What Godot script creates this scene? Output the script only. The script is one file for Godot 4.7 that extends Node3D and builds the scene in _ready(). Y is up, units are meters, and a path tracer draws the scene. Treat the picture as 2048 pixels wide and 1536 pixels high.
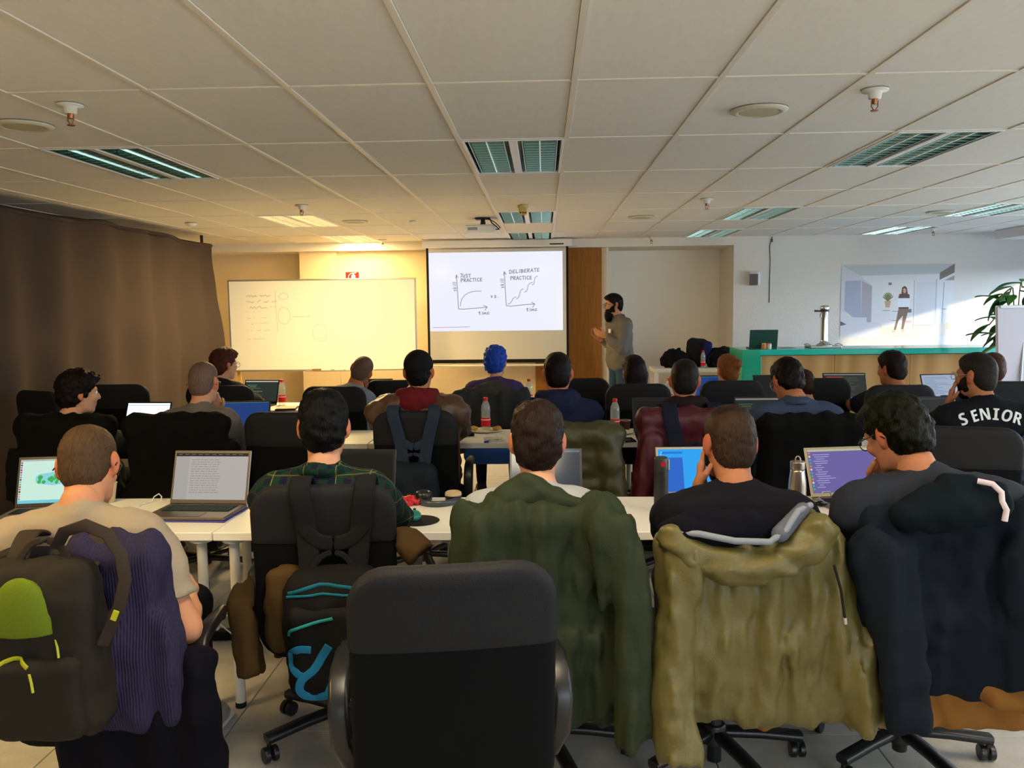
extends Node3D

# A training room: rows of people at desks watch a talk in front of a projected slide.

func _ready() -> void:
	# ---- camera
	lens = Basis.from_euler(Vector3(deg_to_rad(-5.288), deg_to_rad(2.181), deg_to_rad(-0.704)))
	var cam := Camera3D.new()
	cam.name = "camera"
	cam.fov = rad_to_deg(2.0 * atan(768.0 / FOCAL))
	cam.near = 0.05
	cam.far = 200.0
	cam.transform = Transform3D(lens, eye)
	add_child(cam)
	cam.current = true
	# ---- sky, exposure
	var sky_m := ProceduralSkyMaterial.new()
	sky_m.sky_top_color = Color(0.42, 0.60, 0.86)
	sky_m.sky_horizon_color = Color(0.80, 0.87, 0.93)
	sky_m.ground_bottom_color = Color(0.30, 0.32, 0.26)
	sky_m.ground_horizon_color = Color(0.62, 0.66, 0.62)
	sky_m.sky_energy_multiplier = 4.5
	var sky := Sky.new()
	sky.sky_material = sky_m
	var env := Environment.new()
	env.background_mode = Environment.BG_SKY
	env.sky = sky
	env.tonemap_mode = Environment.TONE_MAPPER_LINEAR
	env.tonemap_exposure = 1.12
	env.sdfgi_enabled = true
	env.ssao_enabled = true
	env.ssil_enabled = true
	var we := WorldEnvironment.new()
	we.name = "world"
	we.environment = env
	add_child(we)
	# ---- sun, low, through the far window of the right wall
	var sun := DirectionalLight3D.new()
	sun.name = "sun"
	sun.light_color = Color(1.0, 0.93, 0.80)
	sun.light_energy = 1.6
	sun.light_angular_distance = 1.6
	sun.shadow_enabled = true
	add_child(sun)
	sun.look_at_from_position(Vector3.ZERO, Vector3(-1.0, -0.30, -0.72), Vector3.UP)
	# ---- daylight of the windows
	day_light("window_daylight", Vector3(7.04, 1.45, -7.3), Vector3(-1, 0, 0), Vector2(2.9, 1.15), 7.2)
	day_light("window_daylight_two", Vector3(7.04, 1.45, -3.8), Vector3(-1, 0, 0), Vector2(2.9, 1.15), 7.2)
	day_light("window_daylight_three", Vector3(7.04, 1.45, -0.3), Vector3(-1, 0, 0), Vector2(2.9, 1.15), 7.2)
	day_light("window_daylight_four", Vector3(2.6, 1.45, 3.34), Vector3(0, 0, -1), Vector2(3.4, 1.15), 9.0)

	make_textures()
	setting()
	furniture()
	people()
	chair_goods()
	small_things()
	run_jobs()

func day_light(called: String, pos: Vector3, to: Vector3, size: Vector2, energy: float) -> void:
	var l := AreaLight3D.new()
	l.name = called
	l.area_size = size
	l.light_color = Color(0.90, 0.96, 1.0)
	l.light_energy = energy
	l.shadow_enabled = true
	l.set("area_range", 30.0)
	add_child(l)
	l.look_at_from_position(pos, pos + to, Vector3.UP)

# ---------------------------------------------------------------- distance fields
# A shape made of tapered bones, ellipsoids and rounded boxes joined with a smooth minimum; mesh() turns it into surface nets.
class Field extends RefCounted:
	var ty := PackedInt32Array()
	var op := PackedInt32Array()
	var a := PackedVector3Array()
	var b := PackedVector3Array()
	var ra := PackedFloat32Array()
	var rb := PackedFloat32Array()
	var inv := PackedFloat32Array()
	var kk := PackedFloat32Array()
	var xf: Array[Transform3D] = []
	var cols := PackedColorArray()
	var planes: Array[Plane] = []
	var n1: FastNoiseLite
	var s1 := Vector3.ONE
	var m1 := 0.0
	var n2: FastNoiseLite
	var s2 := Vector3.ONE
	var m2 := 0.0
	var nb := Basis()
	var multi := false
	var tint := 0.0
	var sd := 0

	func _put(t: int, o: int, pa: Vector3, pb: Vector3, r1: float, r2: float, k: float, x: Transform3D, c: Color) -> void:
		ty.append(t); op.append(o); a.append(pa); b.append(pb); ra.append(r1); rb.append(r2); kk.append(maxf(k, 0.0005))
		inv.append(1.0 / maxf(pb.length_squared(), 1e-9)); xf.append(x); cols.append(c)

	func cap(p: Vector3, q: Vector3, r1: float, r2: float, k := 0.03, c := Color.WHITE, o := 0) -> Field:
		_put(0, o, p, q - p, r1, r2 - r1, k, Transform3D(), c)
		return self

	func ell(p: Vector3, r: Vector3, bs := Basis(), k := 0.02, c := Color.WHITE, o := 0) -> Field:
		_put(1, o, p, r, 0.0, 0.0, k, Transform3D(bs, p).affine_inverse(), c)
		return self

	func box(p: Vector3, half: Vector3, rnd: float, bs := Basis(), k := 0.02, c := Color.WHITE, o := 0) -> Field:
		_put(2, o, p, (half - Vector3.ONE * rnd).max(Vector3.ONE * 0.0005), rnd, 0.0, k, Transform3D(bs, p).affine_inverse(), c)
		return self

	func tube(p: Vector3, q: Vector3, r1: float, r2: float, k := 0.02, c := Color.WHITE, o := 0) -> Field:
		_put(3, o, p, q - p, r1, r2 - r1, k, Transform3D(), c)
		return self

	func wrinkle(seed_no: int, scale: Vector3, amp: float, bs := Basis()) -> Field:
		n1 = FastNoiseLite.new(); n1.seed = seed_no; n1.noise_type = FastNoiseLite.TYPE_SIMPLEX_SMOOTH; n1.frequency = 1.0
		n1.fractal_type = FastNoiseLite.FRACTAL_NONE
		s1 = scale; m1 = amp; nb = bs
		return self

	func fine(seed_no: int, scale: Vector3, amp: float) -> Field:
		n2 = FastNoiseLite.new(); n2.seed = seed_no; n2.noise_type = FastNoiseLite.TYPE_SIMPLEX_SMOOTH; n2.frequency = 1.0
		n2.fractal_type = FastNoiseLite.FRACTAL_NONE
		s2 = scale; m2 = amp
		return self

	func one(i: int, p: Vector3) -> float:
		var t := ty[i]
		if t == 0:
			var pa := p - a[i]
			var ba := b[i]
			var h := clampf(pa.dot(ba) * inv[i], 0.0, 1.0)
			return (pa - ba * h).length() - ra[i] - rb[i] * h
		if t == 1:
			var q: Vector3 = xf[i] * p
			var r := b[i]
			var qr := q / r
			var k0 := qr.length()
			return k0 * (k0 - 1.0) / maxf((qr / r).length(), 1e-5)
		if t == 2:
			var w: Vector3 = (xf[i] * p).abs() - b[i]
			return w.max(Vector3.ZERO).length() + minf(maxf(w.x, maxf(w.y, w.z)), 0.0) - ra[i]
		var pc := p - a[i]
		var bl := b[i].length()
		var tt := pc.dot(b[i]) / bl
		var rr := sqrt(maxf(pc.length_squared() - tt * tt, 0.0))
		var d1 := rr - ra[i] - rb[i] * clampf(tt / bl, 0.0, 1.0) + 0.006
		var d2 := maxf(-tt, tt - bl) + 0.006
		return Vector2(maxf(d1, 0.0), maxf(d2, 0.0)).length() + minf(maxf(d1, d2), 0.0) - 0.006

	func val(p: Vector3, act: PackedInt32Array) -> float:
		var m := 1e9
		for i in act:
			var d: float
			if ty[i] == 0:
				var pa := p - a[i]
				var ba := b[i]
				var hh := clampf(pa.dot(ba) * inv[i], 0.0, 1.0)
				d = (pa - ba * hh).length() - ra[i] - rb[i] * hh
			else:
				d = one(i, p)
			var k := kk[i]
			if op[i] == 0:
				if d - m >= k:
					continue
				if m - d >= k:
					m = d
				else:
					var h := (k - absf(m - d)) / k
					m = minf(m, d) - h * h * k * 0.25
			else:
				d = -d
				if m - d >= k:
					continue
				var h2 := maxf(k - absf(m - d), 0.0) / k
				m = maxf(m, d) + h2 * h2 * k * 0.25
		if absf(m) < 0.04:
			if m1 != 0.0:
				m += m1 * n1.get_noise_3dv(nb * p * s1)
			if m2 != 0.0:
				m += m2 * n2.get_noise_3dv(p * s2)
		for pl in planes:
			m = maxf(m, pl.distance_to(p) + (m2 * 2.2 * n2.get_noise_3dv(p * 45.0) if m2 != 0.0 else 0.0))
		return m

	func all() -> PackedInt32Array:
		return PackedInt32Array(range(ty.size()))

	# walk from p along v to the surface
	func hit(p: Vector3, v: Vector3) -> Vector3:
		var act := all()
		for s in 80:
			var d := val(p, act)
			if d < 0.0005:
				break
			p += v * d * 0.7
		return p

	func grad(p: Vector3) -> Vector3:
		var act := all()
		var e := 0.004
		return Vector3(val(p + Vector3(e, 0, 0), act) - val(p - Vector3(e, 0, 0), act), val(p + Vector3(0, e, 0), act) - val(p - Vector3(0, e, 0), act), val(p + Vector3(0, 0, e), act) - val(p - Vector3(0, 0, e), act)).normalized()

	func mesh(cell: float, out: Dictionary) -> void:
		var n := ty.size()
		var lo := Vector3.ONE * 1e9
		var hi := -lo
		for i in n:
			if op[i]:
				continue
			var l: Vector3
			var h: Vector3
			if ty[i] == 0 or ty[i] == 3:
				var r := maxf(ra[i], ra[i] + rb[i])
				l = a[i].min(a[i] + b[i]) - Vector3.ONE * r
				h = a[i].max(a[i] + b[i]) + Vector3.ONE * r
			else:
				var bi := xf[i].basis.inverse()
				var e := b[i] + Vector3.ONE * ra[i]
				var ext := bi.x.abs() * e.x + bi.y.abs() * e.y + bi.z.abs() * e.z
				l = a[i] - ext
				h = a[i] + ext
			lo = lo.min(l)
			hi = hi.max(h)
		var pad := absf(m1) + absf(m2) + 0.012 + cell * 1.5
		lo -= Vector3.ONE * pad
		hi += Vector3.ONE * pad
		const B := 5
		var bs := cell * B
		var nx := int(ceil((hi.x - lo.x) / bs))
		var ny := int(ceil((hi.y - lo.y) / bs))
		var nz := int(ceil((hi.z - lo.z) / bs))
		var hd := bs * 0.8661
		var slack := absf(m1) + absf(m2) + 0.012
		var V := PackedVector3Array()
		var C := PackedColorArray()
		var ids := {}
		var ek := PackedInt64Array()
		var S := B + 1
		var val_s := PackedFloat32Array()
		val_s.resize(S * S * S)
		var dl := PackedFloat32Array()
		dl.resize(n)
		var gx := S * S
		for bx in nx:
			for by in ny:
				for bz in nz:
					var o := lo + Vector3(bx, by, bz) * bs
					var ctr := o + Vector3.ONE * (bs * 0.5)
					var dm := 1e9
					for i in n:
						var d := one(i, ctr)
						dl[i] = d
						if op[i] == 0 and d < dm:
							dm = d
					if dm > hd + slack + 0.02:
						continue
					var act := PackedInt32Array()
					var deep := dm < -hd - slack - 0.03
					for i in n:
						if op[i] == 0:
							if dl[i] < dm + 2.0 * hd + kk[i] + 0.01:
								act.append(i)
						elif dl[i] < hd + kk[i] + 0.02:
							act.append(i)
							deep = false
					if deep and planes.is_empty():
						continue
					if absf(val(ctr, act)) > hd * 1.1 + slack:
						continue
					var neg := 0
					var w := 0
					for x in S:
						for y in S:
							for z in S:
								var dv := val(o + Vector3(x, y, z) * cell, act)
								val_s[w] = dv
								if dv < 0.0:
									neg += 1
								w += 1
					if neg == 0 or neg == w:
						continue
					for x in B:
						for y in B:
							for z in B:
								var q := x * gx + y * S + z
								var v0 := val_s[q]
								var v1 := val_s[q + gx]
								var v2 := val_s[q + S]
								var v3 := val_s[q + gx + S]
								var v4 := val_s[q + 1]
								var v5 := val_s[q + gx + 1]
								var v6 := val_s[q + S + 1]
								var v7 := val_s[q + gx + S + 1]
								var f0 := v0 < 0.0
								var f1 := v1 < 0.0
								var f2 := v2 < 0.0
								var f3 := v3 < 0.0
								var f4 := v4 < 0.0
								var f5 := v5 < 0.0
								var f6 := v6 < 0.0
								var f7 := v7 < 0.0
								if f0 == f1 and f0 == f2 and f0 == f3 and f0 == f4 and f0 == f5 and f0 == f6 and f0 == f7:
									continue
								var sx := 0.0
								var sy := 0.0
								var sz := 0.0
								var cnt := 0
								if f0 != f1: sx += v0 / (v0 - v1); cnt += 1
								if f2 != f3: sx += v2 / (v2 - v3); sy += 1; cnt += 1
								if f4 != f5: sx += v4 / (v4 - v5); sz += 1; cnt += 1
								if f6 != f7: sx += v6 / (v6 - v7); sy += 1; sz += 1; cnt += 1
								if f0 != f2: sy += v0 / (v0 - v2); cnt += 1
								if f1 != f3: sy += v1 / (v1 - v3); sx += 1; cnt += 1
								if f4 != f6: sy += v4 / (v4 - v6); sz += 1; cnt += 1
								if f5 != f7: sy += v5 / (v5 - v7); sx += 1; sz += 1; cnt += 1
								if f0 != f4: sz += v0 / (v0 - v4); cnt += 1
								if f1 != f5: sz += v1 / (v1 - v5); sx += 1; cnt += 1
								if f2 != f6: sz += v2 / (v2 - v6); sy += 1; cnt += 1
								if f3 != f7: sz += v3 / (v3 - v7); sx += 1; sy += 1; cnt += 1
								var p := o + (Vector3(x, y, z) + Vector3(sx, sy, sz) / cnt) * cell
								var gi := bx * B + x
								var gj := by * B + y
								var gk := bz * B + z
								var key := (gi * 8192 + gj) * 8192 + gk
								ids[key] = V.size()
								V.append(p)
								if multi:
									var best := 1e9
									var bc := Color.WHITE
									for i in act:
										if op[i] == 0:
											var di := one(i, p)
											if di < best:
												best = di
												bc = cols[i]
									C.append(bc)
								if f0 != f1: ek.append(key * 8 + (0 if f0 else 1))
								if f0 != f2: ek.append(key * 8 + 2 + (0 if f0 else 1))
								if f0 != f4: ek.append(key * 8 + 4 + (0 if f0 else 1))
		var N := PackedVector3Array()
		N.resize(V.size())
		var I := PackedInt32Array()
		const SX := 8192 * 8192
		const SY := 8192
		for e in ek:
			var key2 := e >> 3
			var axis := (e & 7) >> 1
			var u := SY
			var v := 1
			if axis == 1:
				u = 1
				v = SX
			elif axis == 2:
				u = SX
				v = SY
			var c0: int = ids.get(key2, -1)
			var c1: int = ids.get(key2 - u, -1)
			var c2: int = ids.get(key2 - u - v, -1)
			var c3: int = ids.get(key2 - v, -1)
			if c0 < 0 or c1 < 0 or c2 < 0 or c3 < 0:
				continue
			if e & 1:
				var sw := c1
				c1 = c3
				c3 = sw
			var nn := (V[c2] - V[c0]).cross(V[c3] - V[c1])
			N[c0] += nn
			N[c1] += nn
			N[c2] += nn
			N[c3] += nn
			I.append(c0); I.append(c2); I.append(c1)
			I.append(c0); I.append(c3); I.append(c2)
		for i in N.size():
			N[i] = N[i].normalized()
		var base: int = out.V.size()
		out.V.append_array(V)
		out.N.append_array(N)
		if multi:
			out.C.append_array(C)
		else:
			var cc := PackedColorArray()
			cc.resize(V.size())
			cc.fill(cols[0])
			out.C.append_array(cc)
		if base:
			for i in I.size():
				I[i] += base
		out.I.append_array(I)


var jobs := []

# a part (MeshInstance3D) whose mesh is worked out later from fields, all in the frame of the parent
func blob(parent: Node3D, called: String, fields: Array, m: Material) -> MeshInstance3D:
	var o := MeshInstance3D.new()
	o.name = called
	parent.add_child(o, true)
	jobs.append({"o": o, "f": fields, "m": m, "V": PackedVector3Array(), "N": PackedVector3Array(), "C": PackedColorArray(), "I": PackedInt32Array()})
	return o

func _job(i: int) -> void:
	var j: Dictionary = jobs[i]
	for fc in j.f:
		(fc[0] as Field).mesh(fc[1], j)

func run_jobs() -> void:
	var g := WorkerThreadPool.add_group_task(_job, jobs.size(), -1, true)
	WorkerThreadPool.wait_for_group_task_completion(g)
	for j in jobs:
		var arr := []
		arr.resize(Mesh.ARRAY_MAX)
		arr[Mesh.ARRAY_VERTEX] = j.V
		arr[Mesh.ARRAY_NORMAL] = j.N
		arr[Mesh.ARRAY_COLOR] = j.C
		arr[Mesh.ARRAY_INDEX] = j.I
		if j.V.size() < 3:
			print("EMPTY ", j.o.name, " ", j.o.get_parent().name)
			continue
		var am := ArrayMesh.new()
		am.add_surface_from_arrays(Mesh.PRIMITIVE_TRIANGLES, arr)
		am.surface_set_material(0, j.m)
		j.o.mesh = am
	jobs.clear()


# ---------------------------------------------------------------- plain meshes
class Solid extends RefCounted:
	var V := PackedVector3Array()
	var N := PackedVector3Array()
	var T := PackedVector2Array()
	var I := PackedInt32Array()

	# corners counter-clockwise as seen from outside
	func quad(p: Vector3, q: Vector3, r: Vector3, s: Vector3) -> void:
		var n := (r - p).cross(s - q).normalized()
		var k := V.size()
		V.append_array([p, q, r, s])
		N.append_array([n, n, n, n])
		T.append_array([Vector2(0, 1), Vector2(1, 1), Vector2(1, 0), Vector2(0, 0)])
		I.append_array([k, k + 2, k + 1, k, k + 3, k + 2])

	func tri(p: Vector3, q: Vector3, r: Vector3) -> void:
		var n := (q - p).cross(r - p).normalized()
		var k := V.size()
		V.append_array([p, q, r])
		N.append_array([n, n, n])
		T.append_array([Vector2(), Vector2(1, 0), Vector2(0, 1)])
		I.append_array([k, k + 2, k + 1])

	func box(size: Vector3, x := Transform3D(), bev := 0.0) -> Solid:
		var h := size * 0.5
		if bev > 0.0:
			bev = minf(bev, minf(h.x, minf(h.y, h.z)) * 0.98)
		var g := h - Vector3.ONE * bev
		for ax in 3:
			var u := (ax + 1) % 3
			var v := (ax + 2) % 3
			for s in [-1.0, 1.0]:
				var c := []
				for k in [[-1, -1], [1, -1], [1, 1], [-1, 1]]:
					var p := Vector3.ZERO
					p[ax] = h[ax] * s
					p[u] = g[u] * k[0]
					p[v] = g[v] * k[1]
					c.append(x * p)
				if s > 0:
					quad(c[0], c[1], c[2], c[3])
				else:
					quad(c[3], c[2], c[1], c[0])
		if bev > 0.0:
			for ax in 3:
				var u := (ax + 1) % 3
				var v := (ax + 2) % 3
				for su in [-1.0, 1.0]:
					for sv in [-1.0, 1.0]:
						var p := []
						for k in [[-1, 0], [1, 0], [1, 1], [-1, 1]]:
							var w := Vector3.ZERO
							w[ax] = g[ax] * k[0]
							w[u] = (h[u] if k[1] == 0 else g[u]) * su
							w[v] = (g[v] if k[1] == 0 else h[v]) * sv
							p.append(x * w)
						if su * sv > 0:
							quad(p[3], p[2], p[1], p[0])
						else:
							quad(p[0], p[1], p[2], p[3])
						if ax == 0:
							for sx in [-1.0, 1.0]:
								var t0: Vector3 = x * Vector3(h.x * sx, g.y * su, g.z * sv)
								var t1: Vector3 = x * Vector3(g.x * sx, h.y * su, g.z * sv)
								var t2: Vector3 = x * Vector3(g.x * sx, g.y * su, h.z * sv)
								if sx * su * sv > 0:
									tri(t0, t1, t2)
								else:
									tri(t0, t2, t1)
		return self

	# rings of points joined into a smooth skin; each ring has the same count, counter-clockwise about the direction of travel
	func skin(rings: Array, closed := true, cap0 := true, cap1 := true) -> Solid:
		var nr := rings.size()
		var np: int = rings[0].size()
		var k := V.size()
		var cols := np + 1 if closed else np
		for i in nr:
			for j in cols:
				var jj := j % np
				V.append(rings[i][jj])
				var du: Vector3 = rings[i][(jj + 1) % np if closed else mini(jj + 1, np - 1)] - rings[i][(jj + np - 1) % np if closed else maxi(jj - 1, 0)]
				var dv: Vector3 = rings[mini(i + 1, nr - 1)][jj] - rings[maxi(i - 1, 0)][jj]
				N.append(du.cross(dv).normalized())
				T.append(Vector2(float(j) / (cols - 1), 1.0 - float(i) / (nr - 1)))
		for i in nr - 1:
			for j in cols - 1:
				var p := k + i * cols + j
				I.append_array([p, p + cols + 1, p + 1, p, p + cols, p + cols + 1])
		if closed and cap0:
			_fan(rings[0], true)
		if closed and cap1:
			_fan(rings[nr - 1], false)
		return self

	func _fan(r, rev: bool) -> void:
		var c := Vector3.ZERO
		for p in r:
			c += p
		c /= r.size()
		for j in r.size():
			if rev:
				tri(c, r[(j + 1) % r.size()], r[j])
			else:
				tri(c, r[j], r[(j + 1) % r.size()])

	func _ring(c: Vector3, ux: Vector3, uy: Vector3, r: float, seg: int) -> Array:
		var o := []
		for j in seg:
			var t := TAU * j / seg
			o.append(c + (ux * cos(t) + uy * sin(t)) * r)
		return o

	func cyl(p: Vector3, q: Vector3, r1: float, r2: float, seg := 16) -> Solid:
		var d := (q - p).normalized()
		var ux := d.cross(Vector3.UP if absf(d.y) < 0.9 else Vector3.RIGHT).normalized()
		var uy := d.cross(ux)
		var bv := minf(minf(r1, r2), (q - p).length()) * 0.12
		return skin([_ring(p, ux, uy, r1 - bv, seg), _ring(p + d * bv, ux, uy, r1, seg), _ring(q - d * bv, ux, uy, r2, seg), _ring(q, ux, uy, r2 - bv, seg)])

	# path of points, tube of radius r (or flat ribbon rx by ry with a given up vector)
	func pipe(pts: Array, r: float, seg := 8, ry := -1.0, up := Vector3.UP) -> Solid:
		var rings := []
		var prev := up
		for i in pts.size():
			var d: Vector3 = (pts[mini(i + 1, pts.size() - 1)] - pts[maxi(i - 1, 0)]).normalized()
			var ux := d.cross(prev)
			if ux.length() < 0.01:
				ux = d.cross(Vector3(0.3, 0.5, 0.8))
			ux = ux.normalized()
			var uy := ux.cross(d).normalized()
			if ry < 0:
				prev = uy
			var ring := []
			for j in seg:
				var t := TAU * j / seg
				var cx := cos(t)
				var cy := sin(t)
				if ry >= 0.0:
					cx = signf(cx) * pow(absf(cx), 0.5)
					cy = signf(cy) * pow(absf(cy), 0.5)
				ring.append(pts[i] - ux * cx * r + uy * cy * (r if ry < 0 else ry))
			rings.append(ring)
		return skin(rings)

	# profile of (radius, height), bottom to top, turned about y
	func lathe(prof: Array, seg := 20, x := Transform3D()) -> Solid:
		var rings := []
		for q in prof:
			var ring := []
			for j in seg:
				var t := TAU * j / seg
				ring.append(x * Vector3(cos(t) * maxf(q.x, 0.0004), q.y, -sin(t) * maxf(q.x, 0.0004)))
			rings.append(ring)
		return skin(rings, true, false, false)

	# flat outline in x and y, thickness along z (centred on z = 0)
	func prism(poly: PackedVector2Array, thick: float, x := Transform3D()) -> Solid:
		if Geometry2D.is_polygon_clockwise(poly):
			poly.reverse()
		var t := Geometry2D.triangulate_polygon(poly)
		var h := thick * 0.5
		for i in range(0, t.size(), 3):
			var p0 := poly[t[i]]
			var p1 := poly[t[i + 1]]
			var p2 := poly[t[i + 2]]
			if (p1 - p0).cross(p2 - p0) < 0:
				var sw := p1
				p1 = p2
				p2 = sw
			tri(x * Vector3(p0.x, p0.y, h), x * Vector3(p1.x, p1.y, h), x * Vector3(p2.x, p2.y, h))
			tri(x * Vector3(p0.x, p0.y, -h), x * Vector3(p2.x, p2.y, -h), x * Vector3(p1.x, p1.y, -h))
		for i in poly.size():
			var p := poly[i]
			var q := poly[(i + 1) % poly.size()]
			quad(x * Vector3(p.x, p.y, -h), x * Vector3(q.x, q.y, -h), x * Vector3(q.x, q.y, h), x * Vector3(p.x, p.y, h))
		return self

	func done(m: Material) -> ArrayMesh:
		var arr := []
		arr.resize(Mesh.ARRAY_MAX)
		arr[Mesh.ARRAY_VERTEX] = V
		arr[Mesh.ARRAY_NORMAL] = N
		arr[Mesh.ARRAY_TEX_UV] = T
		arr[Mesh.ARRAY_INDEX] = I
		var am := ArrayMesh.new()
		am.add_surface_from_arrays(Mesh.PRIMITIVE_TRIANGLES, arr)
		am.surface_set_material(0, m)
		return am


# ---------------------------------------------------------------- scene helpers
const FOCAL := 1688.4
var eye := Vector3(0, 1.6, 0)
var lens := Basis()
var taken := {}
var mats := {}

# a point of the photograph (pixels) that stands at a depth d (metres into the room)
func at(px: float, py: float, d: float) -> Vector3:
	var v := lens * Vector3((px - 1024.0) / FOCAL, (768.0 - py) / FOCAL, -1.0)
	return eye + v * (d / -v.z)

# the same on a level plane of height y
func on(px: float, py: float, y: float) -> Vector3:
	var v := lens * Vector3((px - 1024.0) / FOCAL, (768.0 - py) / FOCAL, -1.0)
	return eye + v * ((y - eye.y) / v.y)

func numbered(called: String) -> String:
	var n: int = taken.get(called, 0)
	taken[called] = n + 1
	return called if n == 0 else "%s_%03d" % [called, n]

func tag(o: Node, label: String, category: String, group := "") -> Node:
	o.set_meta("label", label)
	o.set_meta("category", category)
	if group:
		o.set_meta("group", group)
	return o

func thing(called: String, label: String, category: String, pos := Vector3.ZERO, turn := 0.0, group := "") -> Node3D:
	var o := Node3D.new()
	o.name = numbered(called)
	add_child(o, true)
	o.position = pos
	o.rotation.y = turn
	tag(o, label, category, group)
	return o

func part(parent: Node, called: String, me: Mesh, pos := Vector3.ZERO, bs := Basis()) -> MeshInstance3D:
	var o := MeshInstance3D.new()
	o.name = called
	o.mesh = me
	parent.add_child(o, true)
	o.transform = Transform3D(bs, pos)
	return o

func struct(called: String, me: Mesh, pos := Vector3.ZERO) -> Node3D:
	var o := part(self, numbered(called), me, pos)
	o.set_meta("kind", "structure")
	return o

func solo(called: String, label: String, category: String, me: Mesh, pos := Vector3.ZERO, turn := 0.0, group := "") -> MeshInstance3D:
	var o := part(self, numbered(called), me, pos, Basis(Vector3.UP, turn))
	tag(o, label, category, group)
	return o

func copy(o: Node3D, label := "") -> Node3D:
	var c: Node3D = o.duplicate()
	var base := String(o.name)
	if base.length() > 4 and base[-4] == "_" and base.right(3).is_valid_int():
		base = base.left(-4)
	c.name = numbered(base)
	add_child(c, true)
	if label:
		c.set_meta("label", label)
	return c

func bxm(size: Vector3, m: Material, bev := 0.003) -> ArrayMesh:
	return Solid.new().box(size, Transform3D(), bev).done(m)

func mat(r: int, g: int, b: int, rough := 0.7, metal := 0.0, nrm: Texture2D = null, nscale := 1.0, ndepth := 0.5) -> StandardMaterial3D:
	var key := "%d_%d_%d_%.2f_%.2f_%s_%.2f_%.2f" % [r, g, b, rough, metal, nrm.get_rid() if nrm else "", nscale, ndepth]
	if mats.has(key):
		return mats[key]
	var m := StandardMaterial3D.new()
	m.albedo_color = Color8(r, g, b)
	m.roughness = rough
	m.metallic = metal
	if metal == 0.0 and rough > 0.45:
		m.metallic_specular = 0.22
	if nrm:
		m.normal_enabled = true
		m.normal_texture = nrm
		m.normal_scale = ndepth
		m.uv1_triplanar = true
		m.uv1_scale = Vector3.ONE * nscale
	mats[key] = m
	return m

func glow(tex: Texture2D, energy: float) -> StandardMaterial3D:
	var m := StandardMaterial3D.new()
	m.albedo_color = Color(0.02, 0.02, 0.02)
	m.roughness = 0.12
	m.emission_enabled = true
	m.emission = Color.BLACK
	m.emission_texture = tex
	m.emission_energy_multiplier = energy
	return m

func lin(r: int, g: int, b: int) -> Color:
	return Color8(r, g, b).srgb_to_linear()

func vcol(rough := 0.7, nrm: Texture2D = null, nscale := 1.0, ndepth := 0.5, key := "") -> StandardMaterial3D:
	var kk := "v_%.2f_%s_%.2f_%.2f_%s" % [rough, nrm.get_rid() if nrm else "", nscale, ndepth, key]
	if mats.has(kk):
		return mats[kk]
	var m: StandardMaterial3D = mat(255, 255, 255, rough, 0.0, nrm, nscale, ndepth).duplicate()
	m.vertex_color_use_as_albedo = true
	if nrm == t_hair:
		m.albedo_texture = a_hair
	elif key == "nylon":
		m.metallic_specular = 0.45
	elif nrm == t_weave or nrm == t_knit:
		m.albedo_texture = a_cloth
	mats[kk] = m
	return m


# ---------------------------------------------------------------- textures
var t_weave: ImageTexture
var t_grain: ImageTexture
var t_plaster: ImageTexture
var t_hair: ImageTexture
var t_knit: ImageTexture
var a_hair: ImageTexture
var a_cloth: ImageTexture

func img_from(w: int, h: int, f: Callable) -> Image:
	var d := PackedByteArray()
	d.resize(w * h * 3)
	var k := 0
	for y in h:
		for x in w:
			var c: Color = f.call(x, y)
			d[k] = int(clampf(c.r, 0, 1) * 255.0)
			d[k + 1] = int(clampf(c.g, 0, 1) * 255.0)
			d[k + 2] = int(clampf(c.b, 0, 1) * 255.0)
			k += 3
	return Image.create_from_data(w, h, false, Image.FORMAT_RGB8, d)

func tex(im: Image) -> ImageTexture:
	return ImageTexture.create_from_image(im)

func noise(sd: int, freq: float, oct := 3) -> FastNoiseLite:
	var n := FastNoiseLite.new()
	n.seed = sd
	n.frequency = freq
	n.noise_type = FastNoiseLite.TYPE_SIMPLEX_SMOOTH
	n.fractal_octaves = oct
	return n

func normal_tex(w: int, h: int, f: Callable, depth: float) -> ImageTexture:
	var im := img_from(w, h, func(x, y): var v: float = f.call(x, y); return Color(v, v, v))
	im.convert(Image.FORMAT_RGBA8)
	im.bump_map_to_normal_map(depth)
	return tex(im)

# seamless noise: the point runs round two circles
func wrapped(n: FastNoiseLite, x: int, y: int, w: int, h: int, rx: float, ry: float) -> float:
	var im := float(x) / w * TAU
	var jm := float(y) / h * TAU
	return n.get_noise_3d(cos(im) * rx, sin(im) * rx + cos(jm) * ry * 0.7, sin(jm) * ry) * 0.5 + 0.5

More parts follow.
